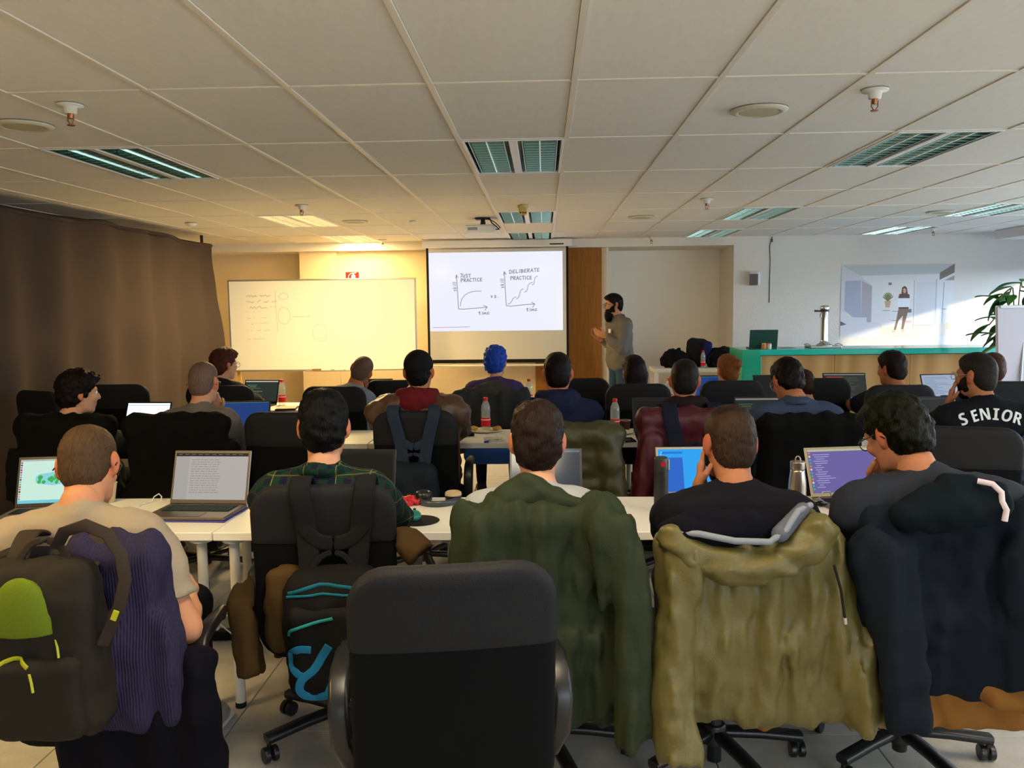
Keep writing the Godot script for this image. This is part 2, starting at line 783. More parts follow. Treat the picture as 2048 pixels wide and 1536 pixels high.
func make_textures() -> void:
	t_weave = normal_tex(128, 128, func(x, y): return 0.5 + 0.25 * sin(x * TAU / 8.0) * cos(y * TAU / 8.0) + 0.12 * sin((x + y) * TAU / 16.0), 3.0)
	var n := noise(5, 1.0, 4)
	t_grain = normal_tex(128, 128, func(x, y): return wrapped(n, x, y, 128, 128, 5.0, 5.0), 6.0)
	t_plaster = normal_tex(256, 256, func(x, y): return wrapped(n, x, y, 256, 256, 9.0, 9.0), 3.0)
	var nh := noise(8, 1.0, 2)
	t_hair = normal_tex(128, 128, func(x, y): return wrapped(nh, x, y, 128, 128, 9.0, 0.8), 7.0)
	var nc := noise(18, 1.0, 4)
	a_hair = tex(img_from(128, 128, func(x, y): var v := 0.55 + 0.55 * wrapped(nh, x, y, 128, 128, 10.0, 0.9); return Color(v, v, v)))
	a_cloth = tex(img_from(128, 128, func(x, y): var v := 0.80 + 0.28 * wrapped(nc, x, y, 128, 128, 3.0, 3.0); return Color(v, v, v)))
	t_knit = normal_tex(64, 64, func(x, y): return 0.5 + 0.5 * sin(x * TAU / 8.0), 3.0)


# drawing into pictures: thick strokes and filled outlines
func dot(im: Image, x: float, y: float, r: float, c: Color) -> void:
	for j in range(int(y - r), int(y + r) + 2):
		for i in range(int(x - r), int(x + r) + 2):
			if i >= 0 and j >= 0 and i < im.get_width() and j < im.get_height():
				var k := clampf(r + 0.5 - Vector2(i - x, j - y).length(), 0, 1)
				if k > 0:
					im.set_pixel(i, j, im.get_pixel(i, j).lerp(c, k * c.a))

func stroke(im: Image, pts: Array, r: float, c: Color) -> void:
	for i in pts.size() - 1:
		var p: Vector2 = pts[i]
		var q: Vector2 = pts[i + 1]
		var n := maxi(1, int(p.distance_to(q) / maxf(r * 0.6, 0.6)))
		for k in n + 1:
			var w := p.lerp(q, float(k) / n)
			dot(im, w.x, w.y, r, c)

func fill(im: Image, pts: Array, c: Color) -> void:
	var poly := PackedVector2Array(pts)
	var lo := poly[0]
	var hi := poly[0]
	for p in poly:
		lo = lo.min(p)
		hi = hi.max(p)
	for y in range(maxi(int(lo.y), 0), mini(int(hi.y) + 1, im.get_height())):
		var xs := []
		for i in poly.size():
			var p := poly[i]
			var q := poly[(i + 1) % poly.size()]
			if (p.y <= y + 0.5) != (q.y <= y + 0.5):
				xs.append(p.x + (y + 0.5 - p.y) * (q.x - p.x) / (q.y - p.y))
		xs.sort()
		for i in range(0, xs.size() - 1, 2):
			var x0 := maxi(int(round(xs[i])), 0)
			var x1 := mini(int(round(xs[i + 1])), im.get_width())
			if x1 > x0:
				im.fill_rect(Rect2i(x0, y, x1 - x0, 1), c)

# hand lettering: each character as strokes on a 4 by 6 grid
const PEN := {
	"J": [[0, 0, 4, 0], [2.6, 0, 2.6, 5, 1.6, 6, 0.4, 5.4]], "U": [[0, 1, 0, 5, 1, 6, 3, 5.6, 3.4, 1]], "S": [[3.6, 0.4, 1, 0.2, 0.4, 1.8, 3, 3.4, 3, 5.4, 0.2, 6]],
	"T": [[0, 0.3, 4, 0], [2, 0.2, 2.1, 6]], "P": [[0, 0, 0.2, 6.4], [0, 0.3, 3, 0.2, 3.4, 2.2, 0.3, 3]], "R": [[0, 0, 0.2, 6], [0, 0.4, 3, 0.2, 3.2, 2.4, 0.4, 3, 3.8, 6]],
	"A": [[0, 6, 2, 0, 4, 6], [0.8, 4, 3.2, 4]], "C": [[3.6, 0.8, 1.6, 0.2, 0.2, 3, 1.2, 5.8, 3.8, 5.4]], "I": [[0.6, 0, 0.6, 6]], "E": [[3.4, 0.4, 0.4, 0.6, 0.3, 5.8, 3.6, 5.4], [0.4, 3, 2.8, 2.8]],
	"D": [[0, 0, 0.1, 6], [0, 0.2, 2.6, 0.6, 3.8, 3, 2.4, 5.8, 0.1, 6]], "L": [[0.3, 0, 0.3, 5.8, 3.4, 5.6]], "B": [[0, 0, 0.1, 6], [0, 0.3, 2.8, 0.8, 2.4, 2.6, 0.2, 3, 3.4, 3.4, 3.2, 5.4, 0.1, 6]],
	"s": [[3, 2.6, 0.8, 2.4, 1, 4, 2.8, 4.6, 2.4, 6, 0.4, 6]], "k": [[0.4, 0, 0.4, 6], [2.8, 2.2, 0.5, 4, 3, 6]], "i": [[1, 2.6, 1, 6], [1, 0.8, 1, 1.2]], "l": [[1, 0, 1, 6]],
	"t": [[1.4, 0.4, 1.4, 5.6, 3, 5.6], [0, 2.2, 3.2, 2]], "m": [[0, 6, 0.4, 2.4, 1.8, 4.6, 3.4, 2.2, 3.8, 6]], "e": [[3.6, 2.4, 1, 2.6, 0.6, 5.6, 3.8, 5.4]], "v": [[0, 2.4, 1.2, 6, 2.2, 3]], ".": [[1, 5.8, 1.1, 6]]}

func pen(im: Image, words: String, o: Vector2, u: Vector2, v: Vector2, r: float, c: Color, gap := 5.2) -> void:
	var k := 0.0
	for ch in words:
		if PEN.has(ch):
			for s in PEN[ch]:
				var pts := []
				for i in range(0, s.size(), 2):
					pts.append(o + u * (s[i] + k) + v * s[i + 1])
				stroke(im, pts, r, c)
		k += 3.0 if ch in "Iil." else gap


# ---------------------------------------------------------------- the room
const CEIL := 2.5187
const GX := -0.463
const GD := 3.589
const BACK := 11.97

func grid_x(i: float) -> float: return GX + 0.6 * i
func grid_d(j: float) -> float: return GD + 1.2 * j

func wallbox(parent: Node3D, called: String, lo: Vector3, hi: Vector3, m: Material) -> MeshInstance3D:
	# lo and hi as x, y, depth
	var c := (lo + hi) * 0.5
	return part(parent, called, bxm((hi - lo).abs(), m, 0.0), Vector3(c.x, c.y, -c.z))

func holder(called: String) -> Node3D:
	var o := Node3D.new()
	o.name = numbered(called)
	add_child(o)
	o.set_meta("kind", "structure")
	return o

var lum_cells := {}
var m_white: StandardMaterial3D
var m_wall: StandardMaterial3D

func setting() -> void:
	m_wall = mat(222, 217, 208, 0.85, 0, t_plaster, 0.8, 0.25)
	var m_cream := mat(214, 194, 160, 0.85, 0, t_plaster, 0.8, 0.25)
	m_white = mat(232, 231, 226, 0.5)
	# ---- floor: grey porcelain tiles in a screed with open joints
	var fl := holder("floor")
	wallbox(fl, "screed", Vector3(-5.3, -0.2, -3.7), Vector3(7.4, -0.008, 13.2), mat(70, 66, 62, 0.95))
	var nf := noise(21, 1.0, 5)
	var tile_mats := []
	for k in 3:
		var im := img_from(256, 256, func(x, y):
			var v := 0.70 + 0.05 * nf.get_noise_3d(x * 0.02, y * 0.02, k * 9.0) + 0.05 * nf.get_noise_3d(x * 0.35, y * 0.35, k * 7.0)
			return Color(v * 1.02, v, v * 0.965))
		var m := StandardMaterial3D.new()
		m.albedo_texture = tex(im)
		m.roughness = 0.42
		tile_mats.append(Solid.new().box(Vector3(0.597, 0.012, 0.597), Transform3D(), 0.002).done(m))
	var kk := 0
	for i in range(-7, 13):
		for j in range(0, 15):
			kk += 1
			if i > 6 and j < 4:
				continue
			part(fl, "tile", tile_mats[(i * 7 + j * 5 + 70) % 3], Vector3(-0.91 + 0.6 * i, -0.006, -(0.94 + 0.6 * j)))
	var rest := Solid.new()
	for i in range(-7, 14):
		for j in range(-7, 20):
			if i < 13 and j >= 0 and j < 15 and not (i > 6 and j < 4):
				continue
			rest.box(Vector3(0.597, 0.012, 0.597), Transform3D(Basis(), Vector3(-0.91 + 0.6 * i, -0.006, -(0.94 + 0.6 * j))))
	var rs := part(fl, "outer_tiles", rest.done(tile_mats[0].surface_get_material(0)))
	rs.set_meta("kind", "stuff")

	# ---- ceiling: mineral fibre tiles 60 x 120 cm in a white grid
	for c in [[-4, 1], [0, 1], [4, 1], [-4, 4], [0, 4], [4, 4], [8, 4], [-4, 6], [0, 6], [4, 6], [8, 6], [-4, -2], [0, -2], [4, -2]]:
		lum_cells[Vector2i(c[0], c[1])] = true
	var ce := holder("ceiling")
	wallbox(ce, "slab", Vector3(-5.4, 2.80, -3.9), Vector3(7.5, 3.0, 13.3), mat(120, 118, 112, 0.95))
	var n := noise(31, 1.0, 3)
	var cim := img_from(256, 512, func(x, y):
		var v := 0.885 + 0.025 * n.get_noise_2d(x * 0.6, y * 0.6) + 0.012 * n.get_noise_2d(x * 0.03, y * 0.03)
		return Color(v, v * 0.985, v * 0.95))
	var cm := StandardMaterial3D.new()
	cm.albedo_texture = tex(cim)
	cm.roughness = 0.95
	var ct := Solid.new().box(Vector3(0.574, 0.015, 1.174), Transform3D(), 0.003).done(cm)
	for i in range(-8, 13):
		for j in range(-6, 7):
			if lum_cells.has(Vector2i(i, j)):
				continue
			part(ce, "ceiling_tile", ct, Vector3(grid_x(i + 0.5), CEIL + 0.0125, -grid_d(j + 0.5)))
	var bar_m := mat(228, 220, 204, 0.45)
	var run := bxm(Vector3(0.026, 0.03, 15.7), bar_m, 0.001)
	for i in range(-7, 13):
		part(ce, "main_runner", run, Vector3(grid_x(i), CEIL + 0.015, -4.15))
	var cross := bxm(Vector3(12.6, 0.03, 0.022), bar_m, 0.001)
	for j in range(-6, 8):
		part(ce, "cross_runner", cross, Vector3(1.05, CEIL + 0.0155, -grid_d(j)))
	for c in lum_cells:
		var lit: bool = (c.x == -4 and c.y != 1) or c.y == -2
		luminaire(c.x, c.y, lit)

	# ---- back wall with its recesses
	var wb := holder("wall_back")
	wallbox(wb, "wall_segment", Vector3(-5.3, 0, 12.55), Vector3(-3.48, 2.8, 12.75), m_cream)
	wallbox(wb, "pillar", Vector3(-3.48, 0, 12.06), Vector3(-2.94, 2.8, 12.75), m_cream)
	wallbox(wb, "wall_segment", Vector3(-2.94, 0, 12.12), Vector3(0.9, 2.8, 12.75), m_cream)
	wallbox(wb, "wall_segment", Vector3(0.9, 0, 12.92), Vector3(2.66, 2.8, 13.1), mat(242, 234, 220, 0.85, 0, t_plaster, 0.8, 0.25))
	wallbox(wb, "return_wall", Vector3(0.83, 0, 12.12), Vector3(0.93, 2.8, 13.1), m_wall)
	wallbox(wb, "pillar", Vector3(2.655, 0, BACK), Vector3(3.145, 2.8, 13.1), m_wall)
	wallbox(wb, "wall_segment", Vector3(3.145, 0, BACK + 0.04), Vector3(7.4, 2.8, 12.3), m_wall)
	var t1 := holder("trim_1")
	wallbox(t1, "soffit", Vector3(-5.3, 2.405, BACK), Vector3(2.655, 2.8, 13.1), mat(226, 218, 203, 0.85, 0, t_plaster, 0.8, 0.25))
	wallbox(t1, "screen_bulkhead", Vector3(-1.66, 2.425, BACK - 0.05), Vector3(0.48, CEIL, BACK), mat(226, 222, 212, 0.8))
	# ---- other walls
	var wl := holder("wall_left")
	wallbox(wl, "wall_segment", Vector3(-5.5, 0, -3.7), Vector3(-5.26, 2.8, 12.75), m_cream)
	var wf := holder("wall_front")
	wallbox(wf, "wall_segment", Vector3(-5.5, 0, -3.7), Vector3(0.8, 2.8, -3.5), m_wall)
	wallbox(wf, "wall_segment", Vector3(4.4, 0, -3.7), Vector3(7.4, 2.8, -3.5), m_wall)
	wallbox(wf, "wall_segment", Vector3(0.8, 0, -3.7), Vector3(4.4, 0.85, -3.5), m_wall)
	wallbox(wf, "wall_segment", Vector3(0.8, 2.08, -3.7), Vector3(4.4, 2.8, -3.5), m_wall)
	var wr := holder("wall_right")
	wallbox(wr, "wall_segment", Vector3(7.2, 0, -3.7), Vector3(7.4, 0.85, 12.3), m_wall)
	wallbox(wr, "wall_segment", Vector3(7.2, 2.08, -3.7), Vector3(7.4, 2.8, 12.3), m_wall)
	var win := [[-1.8, 1.2], [2.3, 5.3], [5.8, 8.8], [9.7, 11.8]]
	var e := -3.7
	for w in win:
		wallbox(wr, "wall_segment", Vector3(7.2, 0.85, e), Vector3(7.4, 2.08, w[0]), m_wall)
		e = w[1]
	wallbox(wr, "wall_segment", Vector3(7.2, 0.85, e), Vector3(7.4, 2.08, 12.3), m_wall)
	for k in 4:
		window_unit("window_%d" % (k + 1), Vector3(7.3, 1.465, -(win[k][0] + win[k][1]) * 0.5), win[k][1] - win[k][0], PI / 2, k < 3)
	window_unit("window_5", Vector3(2.6, 1.465, 3.6), 3.6, 0.0, true)
	var t2 := holder("trim_2")
	wallbox(t2, "bulkhead", Vector3(6.02, 2.40, 6.0), Vector3(7.2, CEIL, 11.6), mat(215, 215, 212, 0.8))
	var bb := holder("baseboard_back")
	wallbox(bb, "skirting", Vector3(3.145, 0, BACK + 0.02), Vector3(7.2, 0.08, BACK + 0.04), m_white)
	# ---- wood panel standing behind the screen
	var nw := noise(41, 1.0, 4)
	var wim := img_from(256, 512, func(x, y):
		var g := nw.get_noise_2d(x * 0.10, y * 0.008) * 0.5 + nw.get_noise_2d(x * 0.6, y * 0.03) * 0.25
		return Color(0.60 + g * 0.10, 0.40 + g * 0.09, 0.20 + g * 0.06))
	var wm := StandardMaterial3D.new()
	wm.albedo_texture = tex(wim)
	wm.roughness = 0.7
	wm.metallic_specular = 0.12
	m_wood = wm
	var wp := solo("wood_panel", "tall orange brown wooden panel on the wall beside the projection screen", "panel", bxm(Vector3(0.95, 2.40, 0.03), wm, 0.003), Vector3(0.355, 1.20, -12.10))
	wp.set_meta("label", "tall orange brown wooden panel on the wall beside the projection screen")
	curtain()

var m_wood: StandardMaterial3D

func window_unit(called: String, pos: Vector3, w: float, turn: float, blind: bool) -> void:
	var o := Node3D.new()
	o.name = called
	add_child(o)
	o.set_meta("kind", "structure")
	o.position = pos
	o.rotation.y = turn
	var m := mat(205, 206, 206, 0.4)
	for s in [-1, 1]:
		part(o, "window_frame", bxm(Vector3(w, 0.05, 0.06), m), Vector3(0, 0.59 * s, 0))
		part(o, "window_frame", bxm(Vector3(0.05, 1.22, 0.06), m), Vector3((w / 2 - 0.025) * s, 0, 0))
	part(o, "window_frame", bxm(Vector3(0.04, 1.14, 0.05), m), Vector3.ZERO)
	var g := StandardMaterial3D.new()
	g.albedo_color = Color(0.9, 0.95, 0.95, 0.06)
	g.transparency = BaseMaterial3D.TRANSPARENCY_ALPHA
	g.roughness = 0.0
	for s in [-1, 1]:
		part(o, "pane", bxm(Vector3(w / 2 - 0.05, 1.13, 0.006), g, 0.0), Vector3(w / 4 * s, 0, 0))
	if blind:
		var b := StandardMaterial3D.new()
		b.albedo_color = Color8(225, 228, 228)
		b.roughness = 0.9
		b.emission_enabled = true
		b.emission = Color(0.90, 0.96, 1.0)
		b.emission_energy_multiplier = 0.9
		var sgn := -1.0 if turn != 0.0 else -1.0
		part(o, "window_blind", bxm(Vector3(w - 0.06, 1.16, 0.004), b, 0.0), Vector3(0, 0, 0.07 * sgn))
		part(o, "blind_roller", Solid.new().cyl(Vector3(-w / 2, 0.56, 0.085 * sgn), Vector3(w / 2, 0.56, 0.085 * sgn), 0.02, 0.02).done(m))

func curtain() -> void:
	# dark brown cloth hung on a wire beside the desks
	var cm: StandardMaterial3D = mat(66, 56, 51, 0.95, 0, t_weave, 30.0, 0.6).duplicate()
	var o := thing("cloth_partition", "dark brown cloth partition hung along the desks beside the whiteboard", "curtain", Vector3(-4.13, 0, -7.0))
	var n := noise(51, 1.0, 2)
	var rings := []
	var cols := 130
	for i in 41:
		var v := float(i) / 40.0
		var front := []
		var back := []
		for j in cols:
			var u := float(j) / (cols - 1)
			var d := 3.3 + 7.2 * u
			var y := 0.04 + 2.37 * v
			var x := 0.05 * sin(d * 9.0 + 0.7 * sin(d * 2.0)) * (0.4 + 0.6 * (1.0 - v)) + 0.05 * n.get_noise_2d(d * 0.9, y * 0.7)
			x += 0.16 * (1.0 - v) * smoothstep(0.86, 1.0, u)
			y += (0.02 * sin(d * 1.7) + 0.012 * sin(d * 5.0)) * v
			front.append(Vector3(x, y, -(d - 7.0)))
			back.append(Vector3(x - 0.01, y, -(d - 7.0)))
		back.reverse()
		front.append_array(back)
		rings.append(front)
	var s := Solid.new()
	s.skin(rings)
	part(o, "cloth", s.done(cm))
	var hem := []
	for j in cols:
		var d := 3.3 + 7.2 * j / (cols - 1.0)
		hem.append(Vector3(0.05 * n.get_noise_2d(d * 0.9, 1.66) + 0.02 * sin(d * 9.0 + 0.7 * sin(d * 2.0)) - 0.004, 2.40 + 0.02 * sin(d * 1.7) + 0.012 * sin(d * 5.0), -(d - 7.0)))
	part(o, "top_hem", Solid.new().pipe(hem, 0.022, 8).done(cm))
	part(o, "support_post", Solid.new().cyl(Vector3(-0.08, 0, -3.4), Vector3(-0.08, 2.515, -3.4), 0.018, 0.018).done(mat(60, 50, 45, 0.5)))
	part(o, "support_post", Solid.new().cyl(Vector3(-0.08, 0, 3.6), Vector3(-0.08, 2.515, 3.6), 0.018, 0.018).done(mat(60, 50, 45, 0.5)))

# a recessed louvre luminaire for two tubes, 60 x 120 cm
func luminaire(ci: int, cj: int, lit: bool) -> void:
	var names := {Vector2i(-4, 1): "switched off louvre ceiling light above the cloth partition side", Vector2i(0, 1): "switched off louvre ceiling light above the middle of the desks", Vector2i(4, 1): "switched off louvre ceiling light with green sheen near a round ceiling disc",
		Vector2i(-4, 4): "lit warm louvre ceiling light beside the sprinkler before the whiteboard", Vector2i(0, 4): "switched off louvre ceiling light beside the projector", Vector2i(4, 4): "switched off louvre ceiling light before the bar corner", Vector2i(8, 4): "switched off louvre ceiling light above the green bar top",
		Vector2i(-4, 6): "brightest lit louvre ceiling light right above the whiteboard", Vector2i(0, 6): "switched off louvre ceiling light right above the projection screen", Vector2i(4, 6): "switched off louvre ceiling light by the wall loudspeaker pillar", Vector2i(8, 6): "switched off louvre ceiling light above the wall photograph",
		Vector2i(-4, -2): "lit louvre ceiling light behind the last row beside the cloth partition", Vector2i(0, -2): "lit louvre ceiling light above the empty chair behind the last row", Vector2i(4, -2): "lit louvre ceiling light behind the last row on the window side"}
	var o := thing("ceiling_light", names[Vector2i(ci, cj)], "ceiling light", Vector3(grid_x(ci + 0.5), CEIL, -grid_d(cj + 0.5)), 0.0, "recessed louvre ceiling lights")
	var wm := mat(226, 226, 224, 0.35)
	var fr := Solid.new()
	for s in [-1, 1]:
		fr.box(Vector3(0.014, 0.02, 1.176), Transform3D(Basis(), Vector3(0.280 * s, 0.006, 0)), 0.002)
		fr.box(Vector3(0.55, 0.02, 0.012), Transform3D(Basis(), Vector3(0, 0.006, 0.582 * s)), 0.002)
	part(o, "frame", fr.done(wm))
	part(o, "spine", bxm(Vector3(0.05, 0.012, 1.16), wm, 0.003), Vector3(0, 0.002, 0))
	part(o, "housing", Solid.new().box(Vector3(0.574, 0.01, 1.176), Transform3D(Basis(), Vector3(0, 0.115, 0))).box(Vector3(0.006, 0.1, 1.176), Transform3D(Basis(), Vector3(0.287, 0.065, 0))).box(Vector3(0.006, 0.1, 1.176), Transform3D(Basis(), Vector3(-0.287, 0.065, 0))).box(Vector3(0.574, 0.1, 0.006), Transform3D(Basis(), Vector3(0, 0.065, 0.587))).box(Vector3(0.574, 0.1, 0.006), Transform3D(Basis(), Vector3(0, 0.065, -0.587))).done(mat(200, 205, 205, 0.35, 0.6)))
	if lum_mesh == null:
		var alu := mat(150, 178, 170, 0.16, 1.0)
		var lv := Solid.new()
		# one louvre: 14 cross blades of a curved section and a central rib
		for k in 14:
			var z := -0.54 + 1.08 * k / 13.0
			for h in [[-0.0945, -0.004], [0.004, 0.0945]]:
				lv.prism(PackedVector2Array([Vector2(-0.010, 0.05), Vector2(0.010, 0.05), Vector2(0.003, 0.02), Vector2(0.0012, 0.0), Vector2(-0.0012, 0.0), Vector2(-0.003, 0.02)]), h[1] - h[0], Transform3D(Basis(Vector3.UP, PI / 2), Vector3((h[0] + h[1]) * 0.5, 0, z)))
		for s in [-1, 1]:
			lv.prism(PackedVector2Array([Vector2(0.122 * s, 0.09), Vector2(0.105 * s, 0.04), Vector2(0.098 * s, 0.0), Vector2(0.101 * s, 0.0), Vector2(0.108 * s, 0.04), Vector2(0.126 * s, 0.09)]), 1.16)
		lum_mesh = lv.done(alu)
		rib_mesh = Solid.new().prism(PackedVector2Array([Vector2(-0.012, 0.05), Vector2(0.012, 0.05), Vector2(0.003, 0.0), Vector2(-0.003, 0.0)]), 1.16).done(mat(220, 222, 222, 0.2, 0.9))
	for s in [-1, 1]:
		var l := part(o, "louvre", lum_mesh, Vector3(0.151 * s, 0.0, 0))
		if lit:
			var gm: StandardMaterial3D = (lum_mesh.surface_get_material(0) as StandardMaterial3D).duplicate()
			gm.emission_enabled = true
			gm.emission = Color(1.0, 0.84, 0.55)
			gm.emission_energy_multiplier = 0.75
			l.material_override = gm
		part(l, "rib", rib_mesh)
		var tm: StandardMaterial3D
		if lit:
			tm = StandardMaterial3D.new()
			tm.albedo_color = Color8(250, 240, 215)
			tm.emission_enabled = true
			tm.emission = Color(1.0, 0.80, 0.48)
			tm.emission_energy_multiplier = 26.0
		else:
			tm = mat(225, 228, 226, 0.3)
		for q in [-1, 1]:
			part(o, "lamp_tube", Solid.new().cyl(Vector3(0.151 * s + 0.047 * q, 0.075, -0.57), Vector3(0.151 * s + 0.047 * q, 0.075, 0.57), 0.013, 0.013, 10).done(tm))
	if lit:
		var a := AreaLight3D.new()
		a.name = "lamp_light"
		a.area_size = Vector2(0.5, 1.1)
		a.light_color = Color(1.0, 0.86, 0.58) if ci == -4 else Color(1.0, 0.95, 0.86)
		a.light_energy = {6: 6.5, 4: 14.0, -2: 5.8 if ci == -4 else 2.8}[cj]
		a.shadow_enabled = true
		a.set("area_range", 30.0)
		o.add_child(a)
		a.position = Vector3(0, -0.012, 0)
		a.rotation.x = -PI / 2

var lum_mesh: ArrayMesh
var rib_mesh: ArrayMesh


# ---------------------------------------------------------------- furniture
func rrect(w: float, h: float, r: float, seg := 6) -> PackedVector2Array:
	var o := PackedVector2Array()
	for c in [[1, -1, -PI / 2], [1, 1, 0.0], [-1, 1, PI / 2], [-1, -1, PI]]:
		for k in seg + 1:
			var t: float = c[2] + PI / 2 * k / seg
			o.append(Vector2((w / 2 - r) * c[0] + r * cos(t), (h / 2 - r) * c[1] + r * sin(t)))
		# points along the straight edge, so that it can bend
		var e := o[o.size() - 1]
		var to := Vector2(e.x, h / 2 - r) if c[0] == 1 and c[1] == -1 else (Vector2(-(w / 2 - r), e.y) if c[0] == 1 else (Vector2(e.x, -(h / 2 - r)) if c[1] == 1 else Vector2(w / 2 - r, e.y)))
		for k in range(1, 6):
			o.append(e.lerp(to, k / 6.0))
	return o

# a cushion: rounded outline in x and y, thickness t in z with rolled edges, bent by `bend` (z added per x squared)
func cushion(s: Solid, w: float, h: float, r: float, t: float, x := Transform3D(), bend := 0.0, roll := 0.03, puff := 0.0, cut := -9.0) -> Solid:
	var rings := []
	var steps := 6
	for k in steps * 2 + 1:
		var u := -1.0 + float(k) / steps
		var ins := roll * (1.0 - sqrt(maxf(0.0, 1.0 - u * u)))
		var ring := []
		for p in rrect(w - 2 * ins, h - 2 * ins, maxf(r - ins, 0.005)):
			ring.append(x * Vector3(p.x, maxf(p.y, cut), u * t / 2 + bend * p.x * p.x))
		rings.append(ring)
	# close both faces with shrinking rings so that the faces bend too
	var cy := 0.0 if cut < -1.0 else (cut + h / 2) * 0.5
	var last := []
	var first := []
	for f in [0.75, 0.45, 0.2, 0.001]:
		var r1 := []
		var r0 := []
		for p in rrect(w - 2 * roll, h - 2 * roll, maxf(r - roll, 0.005)):
			var px: float = p.x * f
			var py: float = cy + (maxf(p.y, cut) - cy) * f
			r1.append(x * Vector3(px, py, t / 2 + puff * (1.0 - f) + bend * px * px))
			r0.append(x * Vector3(px, py, -t / 2 - puff * (1.0 - f) + bend * px * px))
		last.append(r1)
		first.push_front(r0)
	s.skin(first + rings + last, true, false, false)
	return s

var desk0: Node3D
var chair0: Node3D
const TILT := 0.09

func desk(x0: float, d0: float, label: String, group: String, w := 1.0) -> void:
	if desk0 == null:
		desk0 = thing("desk", label, "desk", Vector3.ZERO, 0.0, group)
		var wm := mat(240, 237, 228, 0.38)
		part(desk0, "tabletop", Solid.new().box(Vector3(0.996, 0.034, 0.598), Transform3D(Basis(), Vector3(0, 0.716, 0)), 0.003).done(wm))
		var lm := mat(205, 203, 196, 0.35)
		for sx in [-1, 1]:
			for sz in [-1, 1]:
				var l := part(desk0, "leg", Solid.new().cyl(Vector3(0, 0.02, 0), Vector3(0, 0.699, 0), 0.02, 0.02, 14).cyl(Vector3(0, 0.685, 0), Vector3(0, 0.70, 0), 0.045, 0.045, 14).done(lm), Vector3(0.435 * sx, 0, 0.245 * sz))
				part(l, "foot", Solid.new().cyl(Vector3(0, 0.0, 0), Vector3(0, 0.024, 0), 0.022, 0.021, 14).done(mat(30, 30, 30, 0.6)))
		desk0.position = Vector3(x0 + 0.5, 0, -(d0 + 0.3))
		return
	var c := copy(desk0, label)
	c.set_meta("group", group)
	c.position = Vector3(x0 + 0.5, 0, -(d0 + 0.3))

func make_chair(label: String) -> Node3D:
	var o := thing("office_chair", label, "chair")
	var blk := mat(12, 14, 15, 0.85, 0, t_weave, 40.0, 0.5)
	var pla := mat(22, 22, 24, 0.38)
	var bt := Transform3D(Basis(Vector3.RIGHT, TILT), Vector3(0, 0.71, 0.265))
	part(o, "backrest", cushion(Solid.new(), 0.48, 0.61, 0.095, 0.064, bt, -0.25, 0.03).done(blk))
	# smooth cover over the upper back
	part(o, "upper_back_cover", cushion(Solid.new(), 0.486, 0.616, 0.098, 0.069, bt, -0.25, 0.03, 0.0, 0.115).done(mat(33, 33, 36, 0.6, 0, t_grain, 12.0, 0.3)))
	part(o, "seat", cushion(Solid.new(), 0.48, 0.46, 0.09, 0.075, Transform3D(Basis(Vector3.RIGHT, -PI / 2), Vector3(0, 0.465, 0.0)), 0.0, 0.03, 0.012).done(blk))
	var cur := []
	for k in 7:
		var t := k / 6.0
		cur.append(Vector3(0, 0.41 + 0.10 * t * t, 0.05 + 0.19 * sin(t * PI / 2)))
	part(o, "back_bracket", Solid.new().pipe(cur, 0.035, 8, 0.007, Vector3.BACK).done(pla))
	for s in [-1.0, 1.0]:
		var pts := [Vector3(0.275 * s, 0.655, -0.15), Vector3(0.28 * s, 0.668, -0.08), Vector3(0.283 * s, 0.67, 0.02), Vector3(0.283 * s, 0.655, 0.09), Vector3(0.282 * s, 0.60, 0.125), Vector3(0.278 * s, 0.52, 0.115), Vector3(0.262 * s, 0.45, 0.07), Vector3(0.20 * s, 0.42, 0.03)]
		part(o, "armrest", Solid.new().pipe(pts, 0.026, 10, 0.017, Vector3(0, 0.2, 1)).done(pla))
	part(o, "column", Solid.new().cyl(Vector3(0, 0.09, 0), Vector3(0, 0.30, 0), 0.025, 0.025).cyl(Vector3(0, 0.29, 0), Vector3(0, 0.425, 0), 0.014, 0.014).cyl(Vector3(0, 0.405, 0), Vector3(0, 0.43, 0), 0.11, 0.12).done(pla))
	part(o, "hub", Solid.new().cyl(Vector3(0, 0.065, 0), Vector3(0, 0.135, 0), 0.045, 0.04).done(pla))
	for k in 5:
		var a := TAU * k / 5.0 + 0.32
		var d := Vector3(sin(a), 0, cos(a))
		var leg := Solid.new().pipe([d * 0.03 + Vector3(0, 0.105, 0), d * 0.16 + Vector3(0, 0.098, 0), d * 0.305 + Vector3(0, 0.082, 0)], 0.024, 8, 0.016, Vector3.UP)
		var l := part(o, "base_leg", leg.done(pla))
		var w := Solid.new()
		var t := Vector3(d.z, 0, -d.x)
		var wc := d * 0.295 + Vector3(0, 0.029, 0) + t * 0.01
		w.cyl(wc - d * 0.025, wc - d * 0.006, 0.028, 0.028, 14).cyl(wc + d * 0.006, wc + d * 0.025, 0.028, 0.028, 14)
		w.cyl(d * 0.295 + Vector3(0, 0.03, 0), d * 0.295 + Vector3(0, 0.08, 0), 0.008, 0.008, 8)
		part(l, "caster", w.done(pla))
	return o

